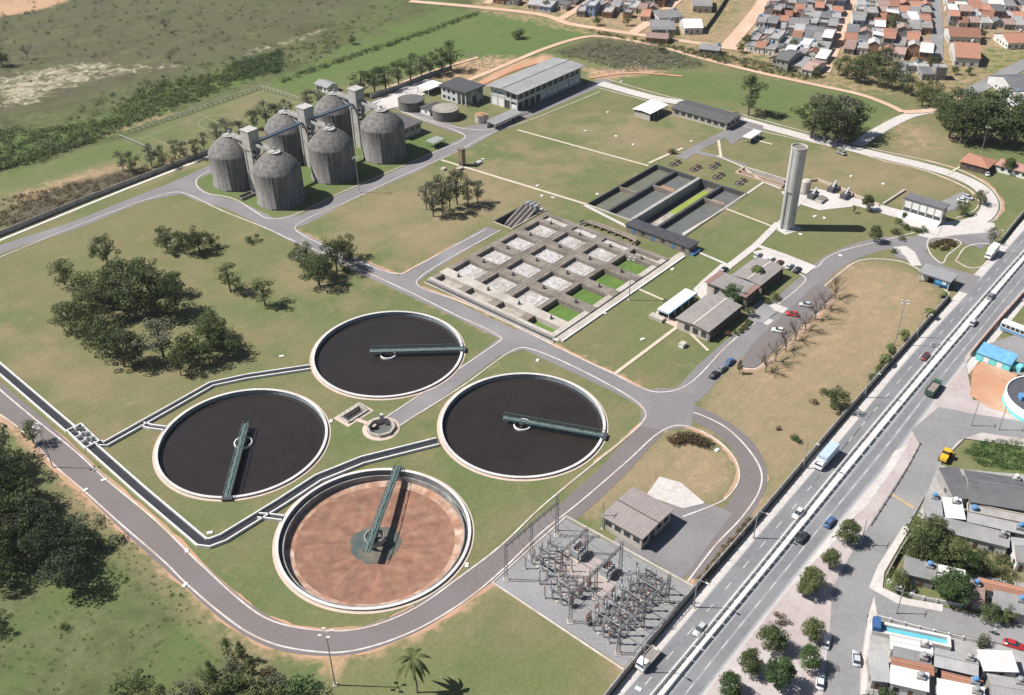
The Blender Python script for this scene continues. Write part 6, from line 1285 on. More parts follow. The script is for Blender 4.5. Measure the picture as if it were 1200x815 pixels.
tree('euc', 'dark', 877, 136, 19, 'tall two-tiered dark tree standing alone beyond the workshop', 'single trees on the lawns', wide=.95); tree('bush', 'dark', 862, 138, 2.5, 'dark shrub at the foot of the tall lone tree', 'single shrubs on the lawns', 'shrub', cat='shrub')
grove([('euc', 'dark', 950, 162, 17, 1.45), ('euc', 'dark', 966, 168, 18, 1.45), ('euc', 'grey', 984, 167, 17, 1.45), ('euc', 'dark', 1000, 160, 15, 1.45), ('euc', 'grey', 975, 156, 17, 1.45), ('euc', 'dark', 992, 168, 13, 1.45), ('euc', 'grey', 958, 150, 15, 1.45)], 'big dark tree', 'in the clump beside the lane behind the water tower', 'clump behind the water tower')
grove([('euc', 'dark', 1112, 162, 16, 1.5), ('euc', 'dark', 1126, 168, 18, 1.5), (B_, 'dark', 1140, 165, 17), ('euc', 'dark', 1154, 170, 18, 1.5), ('euc', 'dark', 1172, 172, 16, 1.5), (B_, 'dark', 1188, 168, 18), ('euc', 'dark', 1200, 172, 18, 1.5), (B_, 'dark', 1120, 148, 15), ('euc', 'dark', 1145, 148, 15, 1.5), (B_, 'dark', 1166, 152, 16), ('euc', 'dark', 1190, 150, 14, 1.5), (B_, 'dark', 1106, 150, 10), (B_, 'mid', 1080, 124, 8), ('euc', 'dark', 1100, 140, 11, 1.5)], 'tall dark tree', 'in the dense stand behind the orange hip-roofed house', 'dense stand near the entrance')
grove([('euc', 'mid', 982, 88, 9, 1.5), ('euc', 'mid', 992, 92, 10, 1.5), ('euc', 'dark', 1002, 96, 11, 1.5), ('euc', 'mid', 1012, 98, 11, 1.5), ('euc', 'mid', 1024, 90, 11, 1.5), ('euc', 'dark', 1034, 86, 12, 1.5), ('euc', 'mid', 1030, 102, 10, 1.5), (B_, 'mid', 1044, 104, 9), ('euc', 'mid', 1056, 108, 9, 1.5), ('euc', 'mid', 1066, 112, 8, 1.5), (B_, 'mid', 1018, 82, 9), ('euc', 'mid', 1046, 92, 8, 1.5), ('euc', 'mid', 1078, 118, 8, 1.5), (B_, 'mid', 1092, 118, 9), ('euc', 'mid', 1010, 86, 9, 1.5), ('euc', 'mid', 1060, 96, 6, 1.5), (B_, 'mid', 1090, 82, 6), ('euc', 'mid', 1074, 80, 5, 1.5)], 'dark green tree', 'in the belt before the far houses', 'tree belt before the far houses')
grove([('euc', 'dark', 1046, 38, 10, 1.4), (B_, 'dark', 1056, 40, 7), (B_, 'dark', 876, 55, 6), (B_, 'dark', 868, 62, 5), (B_, 'dark', 908, 78, 5), (B_, 'mid', 955, 90, 5), (B_, 'dark', 960, 62, 5), (B_, 'dark', 930, 58, 5), (B_, 'mid', 700, 30, 5), (B_, 'mid', 735, 30, 5), (B_, 'dark', 1020, 15, 6), (B_, 'dark', 1120, 20, 6), (B_, 'dark', 1150, 45, 5), (B_, 'dark', 1135, 88, 4), (B_, 'dark', 1118, 88, 4), (B_, 'dark', 640, 12, 5), (B_, 'dark', 775, 62, 4), (B_, 'dark', 787, 48, 4)], 'small dark tree', 'among the far houses', 'trees among the far houses')
tree('bush', 'mid', 608, 46, 5.5, 'rounded bush alone on the bright green far field', 'single shrubs on the lawns', 'shrub', cat='shrub'); tree(B_, 'dark', 413, 52, 4.5, 'small dark tree beside the far hedge line', 'single trees on the lawns')
tree(B_, 'dark', 3, 78, 9, 'dark tree cut by the left edge of the scrubland', 'scrubland trees'); tree('bare', 'dry', 195, 38, 8, 'thin brown tree in the middle of the far scrubland', 'scrubland trees'); tree('bare', 'dry', 33, 70, 8, 'thin brown tree near the pale sandy bank', 'scrubland trees'); tree('bare', 'dry', 200, 74, 6, 'thin brown tree at the tip of the sandy bank', 'scrubland trees')
grove([(B_, 'pine', 5, 600, 13), (B_, 'dark', 28, 606, 11), (B_, 'dark', 12, 638, 12), (B_, 'pine', 40, 634, 11), (B_, 'mid', 30, 660, 10), (B_, 'pine', 62, 668, 10), (B_, 'pine', 88, 690, 9, 1.1), (B_, 'dark', 74, 660, 8), (B_, 'pine', 100, 640, 7.5, 1.2), (B_, 'pine', 55, 640, 10), (B_, 'dark', -5, 665, 11), (B_, 'dark', 20, 560, 8), (B_, 'pine', -10, 545, 11), (B_, 'dark', 2, 688, 7)], 'dark shaded tree', 'in the wood on the slope at the left edge', 'trees of the wood at the left edge')
tree('euc', 'dark', 40, 520, 6, 'small dark tree overhanging the road at the left edge', 'single trees on the lawns', wide=1.6)
grove([('pine', 'dark', 250, 800, 6), ('pine', 'mid', 268, 770, 5.5), ('pine', 'dark', 284, 775, 6), ('pine', 'mid', 296, 790, 5), ('bush', 'mid', 240, 805, 3), ('bush', 'mid', 262, 812, 3.2), ('bush', 'dark', 282, 806, 3), ('bush', 'mid', 300, 812, 3.4), ('bush', 'grey', 320, 806, 3), ('bush', 'grey', 275, 790, 3), ('bush', 'lush', 350, 818, 3.8, 1.2), ('bush', 'mid', 330, 822, 3.2), ('bush', 'grey', 222, 810, 2.6), ('bush', 'dark', 150, 806, 3.2), ('bush', 'mid', 175, 818, 2.8), ('bush', 'grey', 210, 822, 2.6), ('bush', 'dry', 310, 795, 2.6)], 'dense bush', 'in the thicket at the bottom edge below the road bend', 'thicket below the road bend', 'bush', 'bush')
grove([('bush', 'dark', 5, 745, 2.2), ('bush', 'lush', 0, 730, 2.4), ('bush', 'dark', 75, 738, 1.4)], 'small shrub', 'on the rough slope at the lower left', 'shrubs on the slope', 'shrub', 'shrub')
# street trees on the town side
grove([('round', 'dark', 992, 636, 5.6), ('round', 'mid', 971, 668, 4.6), ('round', 'mid', 950, 694, 5.8), ('bush', 'dry', 915, 728, 1.8), ('round', 'dark', 902, 762, 5.8), ('round', 'mid', 950, 750, 4.8), ('round', 'lush', 946, 784, 5.2), ('round', 'dark', 877, 788, 5.2), ('round', 'lush', 912, 806, 6.8), ('round', 'lush', 854, 815, 5.2), ('round', 'mid', 944, 700, 4.4)], 'clipped round street tree', 'on the pink pavement beside the highway', 'street trees on the pink pavement', 'street_tree')
grove([(B_, 'dark', 1078, 655, 8.5), (B_, 'mid', 1086, 640, 8), (B_, 'mid', 1110, 668, 7), (B_, 'lush', 1128, 675, 6), (B_, 'mid', 1120, 662, 6), ('bush', 'dry', 1150, 668, 2.5), ('bush', 'mid', 1160, 672, 2.4), (B_, 'mid', 1048, 688, 4.2), ('bush', 'mid', 1062, 694, 2.8), ('round', 'lush', 1112, 706, 6.4, 1.3), (B_, 'dark', 1158, 728, 4.2), (B_, 'mid', 1178, 730, 4), ('bush', 'grey', 1152, 758, 2.4), ('bush', 'lush', 1030, 818, 3)], 'leafy garden tree', 'among the roofs at the lower right', 'garden trees at the lower right')
# planting in the plant
tree(B_, 'dark', 977, 480, 6.8, 'round dark tree alone on the dry lawn by the highway wall', 'single trees on the lawns'); tree('pine', 'dark', 866, 438, 4.6, 'small dark conical tree at the end of the car park strip', 'single trees on the lawns'); tree('bush', 'lush', 933, 517, 1.9, 'low bright shrub on the dry lawn', 'single shrubs on the lawns', 'shrub', cat='shrub'); tree('bush', 'dry', 952, 472, 1.6, 'low dry shrub left of the round lawn tree', 'single shrubs on the lawns', 'shrub', cat='shrub'); tree('bush', 'dry', 912, 504, 1.2, 'low brown shrub on the dry lawn', 'single shrubs on the lawns', 'shrub', cat='shrub')
tree(B_, 'lush', 858, 358, 6.5, 'leafy tree in the gap between the two nearest office blocks', 'courtyard trees'); tree('bush', 'mid', 909, 350, 2.2, 'reddish-green bush bed before the far office block', 'courtyard shrubs', 'shrub', cat='shrub'); tree('bush', 'mid', 902, 356, 1.8, 'bush beside the office entrance path', 'courtyard shrubs', 'shrub', cat='shrub'); tree(B_, 'mid', 878, 372, 3, 'small tree before the nearest office block', 'courtyard trees'); tree('bush', 'reddish', 852, 394, 1.6, 'dark red round shrub before the nearest office block', 'courtyard shrubs', 'shrub', cat='shrub')
tree('round', 'dark', 1024, 284, 5.2, 'round dark tree beside the road to the entrance square', 'entrance trees'); tree('round', 'mid', 1015, 247, 5, 'round tree at the paved yard behind the water tower', 'entrance trees'); tree('bush', 'mid', 1049, 297, 1.8, 'small shrub at the bend near the entrance square', 'entrance shrubs', 'shrub', cat='shrub')
grove([('bush', 'mid', 1052, 262, 2), ('bush', 'dark', 1050, 275, 2.2), ('bush', 'mid', 1062, 268, 2), ('bush', 'dark', 1060, 255, 2), ('bush', 'mid', 1072, 272, 2), ('bush', 'lush', 1080, 272, 2), ('bush', 'mid', 1056, 282, 1.6)], 'small round shrub', 'in the bed beside the white-fronted pump house', 'shrubs by the pump house', 'shrub', 'shrub')
tree(B_, 'mid', 1148, 240, 5, 'round tree inside the curve of the lane', 'entrance trees'); tree(B_, 'mid', 1126, 252, 5, 'round tree beside the end wall of the pump house', 'entrance trees'); tree('round', 'dark', 1180, 204, 5.5, 'dark round tree beside the pale red-roofed house', 'entrance trees'); tree('euc', 'grey', 1160, 285, 5, 'greyish tree at the entrance beside the highway', 'entrance trees', wide=1.5); tree('euc', 'dark', 1000, 250, 3, 'thin dark sapling in the paved yard', 'entrance trees')
tree('bush', 'dark', 788, 180, 2.4, 'dark shrub at the end of the footpath behind the settling basins', 'single shrubs on the lawns', 'shrub', cat='shrub')
# red-brown hedge on the loop island and hedges in the entrance square
def hedge(lab, pts_px, wd, h, leaf):
    P = smooth(gl(pts_px), 6); r = random.Random(3); C = []; R = []
    for p in P:
        for k in range(3): C.append((p.x+r.uniform(-wd/2, wd/2), p.y+r.uniform(-wd/2, wd/2), h*.55)); R.append(h*.5)
    V, F = leaf_cloud(C, R, 40, .4, 9, .9); t = thing('hedge', lab, 'hedge', (0, 0, 0)); link('foliage', cloud_mesh('foliage', V, F, LEAFS[leaf]), t)
    m_ = MB()
    for p in P[::4]: m_.tube((p.x, p.y, 0), (p.x, p.y, h*.5), .08, .05, 5)
    m_.build('stem', BARK, t)
leafmat('maroon', (0.115, 0.075, 0.045), (0.15, 0.115, 0.06))
hedge('rounded maroon and green hedge on the island of the loop road', [(788, 519), (800, 516), (814, 518), (826, 522)], 2.6, 2.2, 'maroon'); hedge('dark hedge bed in the middle of the entrance square', [(1092, 290), (1100, 286), (1112, 284), (1116, 287), (1104, 293)], 1.8, 1.2, 'maroon'); hedge('low hedge before the nearest office block', [(863, 392), (872, 385), (878, 378)], 1.6, 1.0, 'mid')
hedge('clipped shrubs along the foot of the highway wall', [(880, 612), (870, 622), (856, 640), (846, 652), (832, 668), (822, 682)], 1.2, 1.5, 'dry'); hedge('dry shrubs along the highway wall beyond the round lawn tree', [(1040, 420), (1032, 430), (1020, 446)], 1.2, 1.3, 'mid')
# bare trees along the car park
for i in range(8):
    f = i/7; tree('bare', 'twig' if i < 6 else 'reddish', 897+(978-897)*f, 436+(350-436)*f, 6.2, 'nearly leafless pinkish tree, %s along the car park strip' % ('nearest the junction' if i == 0 else 'farthest from the junction' if i == 7 else ORD[i]+' from the junction'), 'bare trees along the car park', 'bare_tree', 1.15)
# palms
def palm(u, v, h, lab):
    t = thing('palm_tree', lab, 'palm', G(u, v), tseed.uniform(0, 6), 'palms'); tr = MB(); P = [Vector((.15*sin(k), .1*k, h*k/6)) for k in range(7)]
    for a, b in zip(P[:-1], P[1:]): tr.tube(a, b, .2, .17, 7)
    tr.build('trunk', BARK, t); r = random.Random(int(u)); top = P[-1]
    for k in range(14):
        a = 2*pi*k/14+r.uniform(-.2, .2); e = r.uniform(.1, .9); L_ = h*.28+1.0; m_ = MB(); prev = None; q = []
        for s in range(7):
            f = s/6; q.append(top+Vector((cos(a)*L_*f, sin(a)*L_*f, L_*(e*f-1.15*f*f))))
        side = Vector((-sin(a), cos(a), 0)); 
        for s in range(6):
            w0, w1 = .55*sin(pi*(s/6*.85+.1)), .55*sin(pi*((s+1)/6*.85+.1))
            m_.add([q[s]-side*w0+Vector((0, 0, -.15)), q[s], q[s+1], q[s+1]-side*w1+Vector((0, 0, -.15))], [(0, 1, 2, 3)]); m_.add([q[s]+side*w0+Vector((0, 0, -.15)), q[s], q[s+1], q[s+1]+side*w1+Vector((0, 0, -.15))], [(3, 2, 1, 0)])
        m_.build('frond', LEAFS['mid'], t)
palm(489, 812, 10.2, 'tall palm tree at the bottom edge near the lamp mast'); palm(1034, 428, 3.6, 'small palm by the highway wall nearest the camera'); palm(1044, 414, 3.2, 'small palm by the highway wall beside the lamp mast'); palm(1060, 400, 3.4, 'small palm by the highway wall right of the lamp mast'); palm(1086, 372, 3.2, 'small palm on the dry lawn toward the gatehouse'); palm(884, 331, 6, 'palm rising beside the far office block'); palm(1104, 348, 2.0, 'tiny palm on the dry lawn below the gatehouse')
# scrub: uncountable low growth on the rough land
def scrub(name, lab, polys, n, size, leaf, seed, h=1.0, per=14):
    r = np.random.default_rng(seed); C = []; R = []
    for poly in polys:
        P = gl(poly); xs_ = [p.x for p in P]; ys_ = [p.y for p in P]; got = 0
        while got < n//len(polys):
            X = r.uniform(min(xs_), max(xs_), 400); Y = r.uniform(min(ys_), max(ys_), 400); k = in_poly(X, Y, P)
            for x, y in zip(X[k], Y[k]):
                s = size*r.uniform(.5, 1.6); C.append((x, y, s*.45*h)); R.append(s*.8); got += 1
                if got >= n//len(polys): break
    V, F = leaf_cloud(C, R, per*2, size*.30, seed, .8*h); stuff(link(name, cloud_mesh(name, V, F, LEAFS[leaf])), lab, 'scrub')
scrub('scrub', 'thick green scrub band along the ditch beyond the north-west wall', [[(-30, 205), (-30, 150), (60, 152), (120, 140), (170, 140), (110, 165), (50, 190)], [(115, 150), (170, 100), (250, 88), (285, 72), (305, 78), (255, 108), (215, 122), (165, 140)]], 1050, 2.0, 'mid', 3, .9)
scrub('scrub', 'lighter green scrub patches beyond the ditch', [[(-30, 190), (40, 165), (120, 110), (260, 70), (390, 45), (400, 62), (280, 100), (120, 165), (0, 205)], [(270, 75), (330, 60), (330, 85), (280, 95)]], 700, 1.6, 'lush', 4)
scrub('undergrowth', 'brown dry undergrowth along the outside of the north-west wall', [[(-30, 275), (-30, 240), (60, 222), (140, 203), (240, 176), (248, 182), (150, 216), (50, 255)]], 620, 1.2, 'dry', 5)
scrub('undergrowth', 'sparse heath bushes over the far scrubland', [[(-30, 130), (-30, -20), (520, -20), (430, 40), (250, 70), (100, 70)]], 420, 1.7, 'mid', 6)
scrub('hedge_line', 'dark hedge line along the far ditch to the dirt track', [[(330, 93), (420, 62), (500, 36), (560, 14), (562, 17), (500, 40), (420, 67), (330, 98)], [(-30, 205), (60, 176), (110, 162), (112, 166), (60, 181), (-30, 211)]], 700, 1.3, 'dark', 7)
scrub('undergrowth', 'weedy growth on the rough slope at the lower left', [[(-20, 690), (100, 690), (200, 700), (280, 760), (200, 830), (-20, 830)], [(60, 560), (90, 570), (250, 735), (200, 735), (120, 660)]], 240, .5, 'mid', 8)
scrub('undergrowth', 'weeds and rubble plants on the lot behind the dewatering building', [[(650, 64), (700, 48), (770, 54), (830, 76), (780, 84), (730, 84)]], 420, 1.3, 'grey', 9)
scrub('undergrowth', 'shrubby verge along the dirt track below the far houses', [[(690, 36), (800, 56), (860, 66), (960, 90), (960, 98), (850, 76), (760, 52), (700, 42)]], 420, 1.4, 'mid', 10)
scrub('undergrowth', 'weeds covering the kerbed lot beside the service road', [[(1128, 530), (1150, 517), (1210, 518), (1210, 556), (1150, 546)]], 260, .9, 'lush', 11)
scrub('undergrowth', 'rank garden growth between the roofs at the lower right', [[(1065, 640), (1190, 645), (1195, 690), (1140, 676), (1065, 655)]], 260, 1.0, 'mid', 12)
scrub('undergrowth', 'brushwood strip beside the dirt heap near the tall lone tree', [[(885, 128), (920, 136), (918, 141), (884, 135)]], 80, 1.2, 'grey', 13)
rub = MB(); rr_ = random.Random(2)
for k in range(260):
    u, v = rr_.choice([(rr_.uniform(735, 825), rr_.uniform(68, 84)), (rr_.uniform(700, 760), rr_.uniform(74, 88)), (rr_.uniform(540, 580), rr_.uniform(64, 80))]); p_ = G(u, v); s = rr_.uniform(.2, .7); rub.cbox(p_.x, p_.y, s*.3, s, s*rr_.uniform(.6, 1.4), s*.7)
stuff(rub.build('rubble', mat('rubble', (0.45, 0.38, 0.34), (0.36, 0.31, 0.28), 1)), 'pale rubble strewn along the dirt track by the dewatering building', 'rubble')
# ------------------------------------------------------------------ vehicles
TYRE = mat('tyre_rubber', (0.03, 0.03, 0.032)); RIMM = mat('wheel_rim', (0.45, 0.45, 0.46), rough=.4); LAMP = mat('headlight_glass', (0.75, 0.75, 0.72), rough=.2)
wheel_t = MB(); wheel_t.lathe([(.2, -.1), (.32, -.1), (.32, .1), (.2, .1)], 14); wheel_r = MB(); wheel_r.lathe([(.01, -.06), (.2, -.07), (.2, .07), (.01, .06)], 10)
def rotx(mb): mb.v = [(x, -z, y) for x, y, z in mb.v]; return mb
WT = rotx(wheel_t).mesh('tyre', TYRE); WR = rotx(wheel_r).mesh('rim', RIMM)
def wheels(t, xs_, y, s=1.0):
    for x in xs_:
        for yy in (-y, y):
            wq = link('wheel', WT, t, (x, yy, .32*s), None, (s, s, s)); link('rim', WR, wq)
def paint(name, c): return mat('car_paint_'+name, c, tuple(q*.95 for q in c), .3, rough=.25, spec=.6)
PAINTS = {'white': (0.75, 0.75, 0.74), 'silver': (0.50, 0.52, 0.54), 'dark': (0.03, 0.032, 0.04), 'blue': (0.08, 0.14, 0.32), 'red': (0.45, 0.03, 0.04), 'yellow': (0.75, 0.45, 0.04), 'green': (0.05, 0.12, 0.08), 'darkred': (0.16, 0.03, 0.03), 'grey': (0.22, 0.23, 0.24)}
def loft(secs):
    """Skin over cross-sections: each (x, half width bottom, half width top, z0, z1)."""
    m_ = MB(); V = []
    for x, wb, wt, z0, z1 in secs: V += [(x, -wb, z0), (x, wb, z0), (x, wb, (z0+z1)/2), (x, wt, z1), (x, -wt, z1), (x, -wb, (z0+z1)/2)]
    F = []
    for k in range(len(secs)-1):
        for i in range(6): j = (i+1) % 6; F.append((k*6+i, k*6+j, (k+1)*6+j, (k+1)*6+i))
    F += [(5, 4, 3, 2, 1, 0), tuple(range(len(V)-6, len(V)))]; return m_.add(V, F)
_car = {}
def car(u, v, rz, col, lab, group, z=.06, cat='car'):
    loc = G(u, v, 0); loc.z = z
    if col in _car: return dup(_car[col], loc, rz, lab, group)
    t = thing('car', lab, cat, loc, rz, group); pm = paint(col, PAINTS[col]); _car[col] = t
    loft([(-2.1, .78, .70, .35, .8), (-1.95, .84, .76, .22, .92), (-.9, .86, .80, .2, .95), (.8, .86, .80, .2, .92), (1.7, .84, .74, .22, .82), (2.08, .74, .66, .34, .66)]).build('body', pm, t, True)
    loft([(-1.75, .74, .66, .86, .96), (-1.25, .74, .60, .88, 1.42), (.1, .74, .60, .88, 1.45), (.95, .74, .68, .86, .94)]).build('cabin', GLASS, t, False)
    loft([(-1.3, .58, .56, 1.40, 1.46), (.12, .58, .56, 1.43, 1.49)]).build('roof', pm, t)
    wheels(t, (-1.3, 1.3), .78)
    for y in (-.55, .55): MB().cbox(1.98, y, .62, .18, .3, .14).build('headlight', LAMP, t)
    return t
def heading(a, b): p_, q_ = G(*a), G(*b); return atan2(q_.y-p_.y, q_.x-p_.x)
HL = heading((800, 745), (1000, 515)); HR = heading((860, 740), (1050, 505)); 
def lorry(u, v, rz, cab, boxc, L_, lab, z=.06, hbox=2.6, open_=False):
    loc = G(u, v); loc.z = z; t = thing('truck', lab, 'truck', loc, rz, 'heavy vehicles on the highway')
    x1 = L_/2; cm_ = paint(cab, PAINTS[cab]); loft([(x1-2.0, 1.1, 1.05, .6, 2.5), (x1-.7, 1.1, 1.0, .6, 2.5), (x1-.15, 1.1, 1.02, .6, 1.6), (x1, 1.05, 1.0, .6, 1.2)]).build('cab', cm_, t); loft([(x1-.72, 1.0, .92, 1.55, 2.4), (x1-.1, 1.0, .92, 1.5, 1.62)]).build('windscreen', GLASS, t)
    MB().box(-x1, x1-.2, -.5, .5, .5, .75).build('chassis', DSTEEL, t); bm_ = boxc
    if open_:
        for a, b, c_, d in ((-x1, x1-2.2, -1.2, -1.1), (-x1, x1-2.2, 1.1, 1.2), (-x1, -x1+.1, -1.1, 1.1), (x1-2.3, x1-2.2, -1.1, 1.1)): MB().box(a, b, c_, d, .8, hbox).build('side_board', bm_, t)
        MB().box(-x1, x1-2.2, -1.2, 1.2, .76, .9).build('bed', bm_, t); MB().box(-x1+.2, x1-2.4, -1.05, 1.05, .9, hbox-.3).build('cargo', mat('cargo', (0.30, 0.25, 0.23), (0.22, 0.19, 0.18), 1.5), t)
    else:
        MB().box(-x1, x1-2.2, -1.2, 1.2, .8, hbox+.8).build('cargo_box', bm_, t); MB().box(-x1-.03, -x1, -.04, .04, .9, hbox+.6).build('door_seam', DSTEEL, t)
    wheels(t, (-x1+1.0, -x1+2.1, x1-1.1), 1.0, 1.5)
    for y in (-.8, .8): MB().cbox(x1+.02, y, .95, .1, .3, .2).build('headlight', LAMP, t)
    return t
def bus(u, v, rz, bodyc, stripe, L_, lab, z=.06):
    loc = G(u, v); loc.z = z; t = thing('bus', lab, 'bus', loc, rz); x1 = L_/2; MB().box(-x1, x1, -1.25, 1.25, .45, 3.1).build('body', bodyc, t); loft([(-x1+.1, 1.2, 1.05, 3.1, 3.28), (x1-.1, 1.2, 1.05, 3.1, 3.28)]).build('roof', bodyc, t)
    n = int(L_/1.4); pane = MB().box(0, 1.15, -.02, .02, 1.7, 2.7).mesh('window', GLASS)
    for k in range(n):
        for y in (-1.265, 1.265): link('window', pane, t, (-x1+.35+k*(L_-.6)/n, y, 0))
    for y in (-1.262, 1.262): MB().box(-x1+.1, x1-.1, y-.012, y+.012, .6, 1.4).build('stripe', stripe, t)
    MB().box(x1, x1+.04, -1.1, 1.1, 1.5, 2.8).build('windscreen', GLASS, t); MB().box(-2, -.6, -.5, .5, 3.28, 3.5).build('roof_vent', WHITE, t)
    wheels(t, (-x1+2, x1-2.4), 1.1, 1.5); return t
hg = 'cars on the highway'
lorry(967, 541, HL+pi, 'white', mat('pale_blue_box', (0.45, 0.55, 0.68), (0.40, 0.50, 0.62), .6), 9.5, 'white and pale blue box truck on the near carriageway by the wall'); lorry(759, 776, HL+pi, 'white', mat('load_bed', (0.55, 0.50, 0.45)), 6.5, 'small white flatbed truck nearest the camera beside the substation wall', hbox=1.5, open_=True); lorry(1093, 459, HR, 'green', mat('green_bed', (0.05, 0.10, 0.07)), 7.5, 'dark open truck loaded with brown cargo on the far carriageway', hbox=2.4, open_=True); lorry(1161, 300, HL+pi, 'white', WHITE, 8.0, 'white box truck turning out of the plant entrance')
car(935, 604, HL+pi, 'white', 'white car on the near carriageway below the box truck', hg); car(820, 740, HL+pi, 'silver', 'silver car on the near carriageway close to the substation', hg); car(972, 614, HR, 'blue', 'dark blue car on the far carriageway near the first street tree', hg); car(940, 632, HR, 'dark', 'black car beside the median on the far carriageway', hg); car(1084, 420, HL+pi, 'darkred', 'dark car on the near carriageway level with the open truck', hg); car(1140, 380, HR, 'silver', 'pale blue-grey car on the far carriageway beyond the open truck', hg); car(1161, 349, HL, 'grey', 'dark grey car near the median beyond the gatehouse', hg)
sg = 'cars in the town streets'
car(968, 754, heading((965, 770), (972, 738)), 'white', 'white car parked beside the street trees, farther of two', sg); car(961, 801, heading((960, 815), (963, 790)), 'white', 'white car parked beside the street trees, nearer of two', sg); car(1003, 774, heading((1003, 785), (1002, 765)), 'silver', 'silver car parked at the pale kerb of the service road', sg); car(1187, 758, heading((1170, 755), (1200, 764)), 'red', 'bright red car parked before the lower right roofs', sg); car(1060, 694, heading((1045, 690), (1075, 700)), 'white', 'white car in the walled yard at the street corner', sg)
pg = 'cars parked at the offices'
RD = heading((833, 433), (907, 368))
car(837, 441, RD, 'dark', 'dark car parked at the roadside, nearest the junction of three', pg); car(846, 434, RD, 'grey', 'grey car parked at the roadside, middle of three', pg); car(855, 426, RD, 'blue', 'dark blue car parked at the roadside, farthest of three from the junction', pg); car(912, 389, RD+1.9, 'white', 'white car at the crossing end of the car park strip', pg); car(944, 359, RD+2.0, 'silver', 'silver car in the car park strip beside the bare trees', pg); car(928, 370, RD+1.9, 'red', 'red car in the middle of the car park strip', pg)
LD = heading((887, 300), (940, 318))
for i, (u, v, c_, l) in enumerate(((888, 301, 'silver', 'silver car parked behind the far office block, nearest the footpath'), (903, 306, 'white', 'white car parked behind the far office block, second from the footpath'), (913, 310, 'darkred', 'dark red car parked behind the far office block'), (925, 314, 'silver', 'silver car parked behind the far office block, second from the road'), (934, 318, 'dark', 'black car parked behind the far office block, nearest the road'))): car(u, v, LD+pi/2, c_, l, pg)
car(1157, 205, 1.2, 'white', 'white car parked before the orange hip-roofed house', sg); car(986, 181, 2.2, 'grey', 'grey van-like car parked under the clump of dark trees', sg); car(848, 318, RD, 'dark', 'black car by the court behind the middle office block', pg); car(1128, 237, LD, 'white', 'white car in the small yard behind the pump house', sg); car(1134, 233, LD, 'silver', 'silver car in the small yard behind the pump house', sg)
bus(1195, 394, heading((1170, 385), (1215, 402)), WHITE, mat('bus_blue', (0.15, 0.32, 0.60)), 12, 'white bus with a blue stripe parked on the town side')
# yellow loader on the service road
t = thing('wheel_loader', 'yellow wheel loader on the service road', 'loader', G(1107, 538), heading((1100, 548), (1114, 526))); YP = paint('yellow', PAINTS['yellow'])
MB().box(-2.4, -.4, -.9, .9, .9, 1.9).build('engine_cover', YP, t); MB().box(-.4, .9, -.7, .7, 1.0, 2.9).build('cab', GLASS, t); MB().box(-.5, 1.0, -.8, .8, 2.9, 3.05).build('cab_roof', YP, t); MB().box(.9, 2.2, -.8, .8, .7, 1.4).build('front_frame', YP, t)
for y in (-.6, .6): MB().beam((1.2, y, 1.4), (3.0, y, .6), .2, .3).build('lift_arm', YP, t)
m_ = MB(); m_.add([(2.8, y, z) for y in (-1.3, 1.3) for z in (.1, 1.2)]+[(3.7, y, .1) for y in (-1.3, 1.3)], [(0, 2, 3, 1), (0, 4, 5, 2), (0, 1, 4), (2, 5, 3)]); m_.build('bucket', YP, t); wheels(t, (-1.5, 1.5), 1.0, 2.2)
t = thing('motorcycle', 'motorcycle with rider on the cross street', 'motorcycle', G(1164, 744), 2.6); wheels(t, (-.65, .65), .0, .95); loft([(-.7, .15, .12, .6, .85), (.5, .16, .1, .55, .95)]).build('body', paint('dark', PAINTS['dark']), t); loft([(-.3, .2, .2, .8, 1.5), (.05, .22, .18, .85, 1.55)]).build('rider', mat('jacket', (0.25, 0.25, 0.28)), t); MB().lathe([(.01, 1.5), (.13, 1.58), (.15, 1.7), (.1, 1.82), (.01, 1.85)], 10, -.05, 0).build('helmet', WHITE, t)

# ------------------------------------------------------------------ houses
WALLS = {'white': mat('house_white', (0.66, 0.65, 0.63), (0.55, 0.53, 0.50), .6, objrand=.12), 'brick': mat('house_brick', (0.36, 0.21, 0.145), (0.29, 0.18, 0.13), 1.2, objrand=.15), 'cement': mat('house_cement', (0.34, 0.32, 0.30), (0.27, 0.255, 0.24), .7, objrand=.15), 'cream': mat('house_cream', (0.60, 0.52, 0.42), (0.50, 0.44, 0.36), .6), 'blue': mat('house_blue', (0.30, 0.38, 0.55), (0.26, 0.33, 0.48), .6)}
RF = {'sheet': mat('house_sheet_roof', (0.32, 0.315, 0.315), (0.25, 0.245, 0.245), .35, c3=(0.42, 0.40, 0.39), s3=.08, stripes=((1, 0, 0), .9, .05), objrand=.3), 'slab': mat('house_slab_roof', (0.40, 0.38, 0.37), (0.30, 0.285, 0.28), .4, c3=(0.22, 0.21, 0.21), s3=.1, objrand=.2), 'tile': TILE, 'white': mat('house_white_roof', (0.70, 0.69, 0.67), (0.60, 0.58, 0.56), .4, objrand=.1), 'rust': mat('house_rusty_roof', (0.36, 0.24, 0.20), (0.30, 0.22, 0.19), .5, objrand=.2), 'dark': mat('house_dark_roof', (0.17, 0.17, 0.18), (0.13, 0.13, 0.14), .4, c3=(0.23, 0.225, 0.22), s3=.1, stripes=((1, 0, 0), .9, .05), objrand=.2)}
DESC = {'sheet': 'grey sheet-roofed', 'slab': 'flat concrete-roofed', 'tile': 'orange tile-roofed', 'white': 'white-roofed', 'rust': 'rusty-roofed', 'dark': 'dark-roofed'}; WD = {'white': 'white', 'brick': 'brick', 'cement': 'bare cement', 'cream': 'cream', 'blue': 'bluish'}
FRM = mat('window_frame', (0.55, 0.54, 0.52))
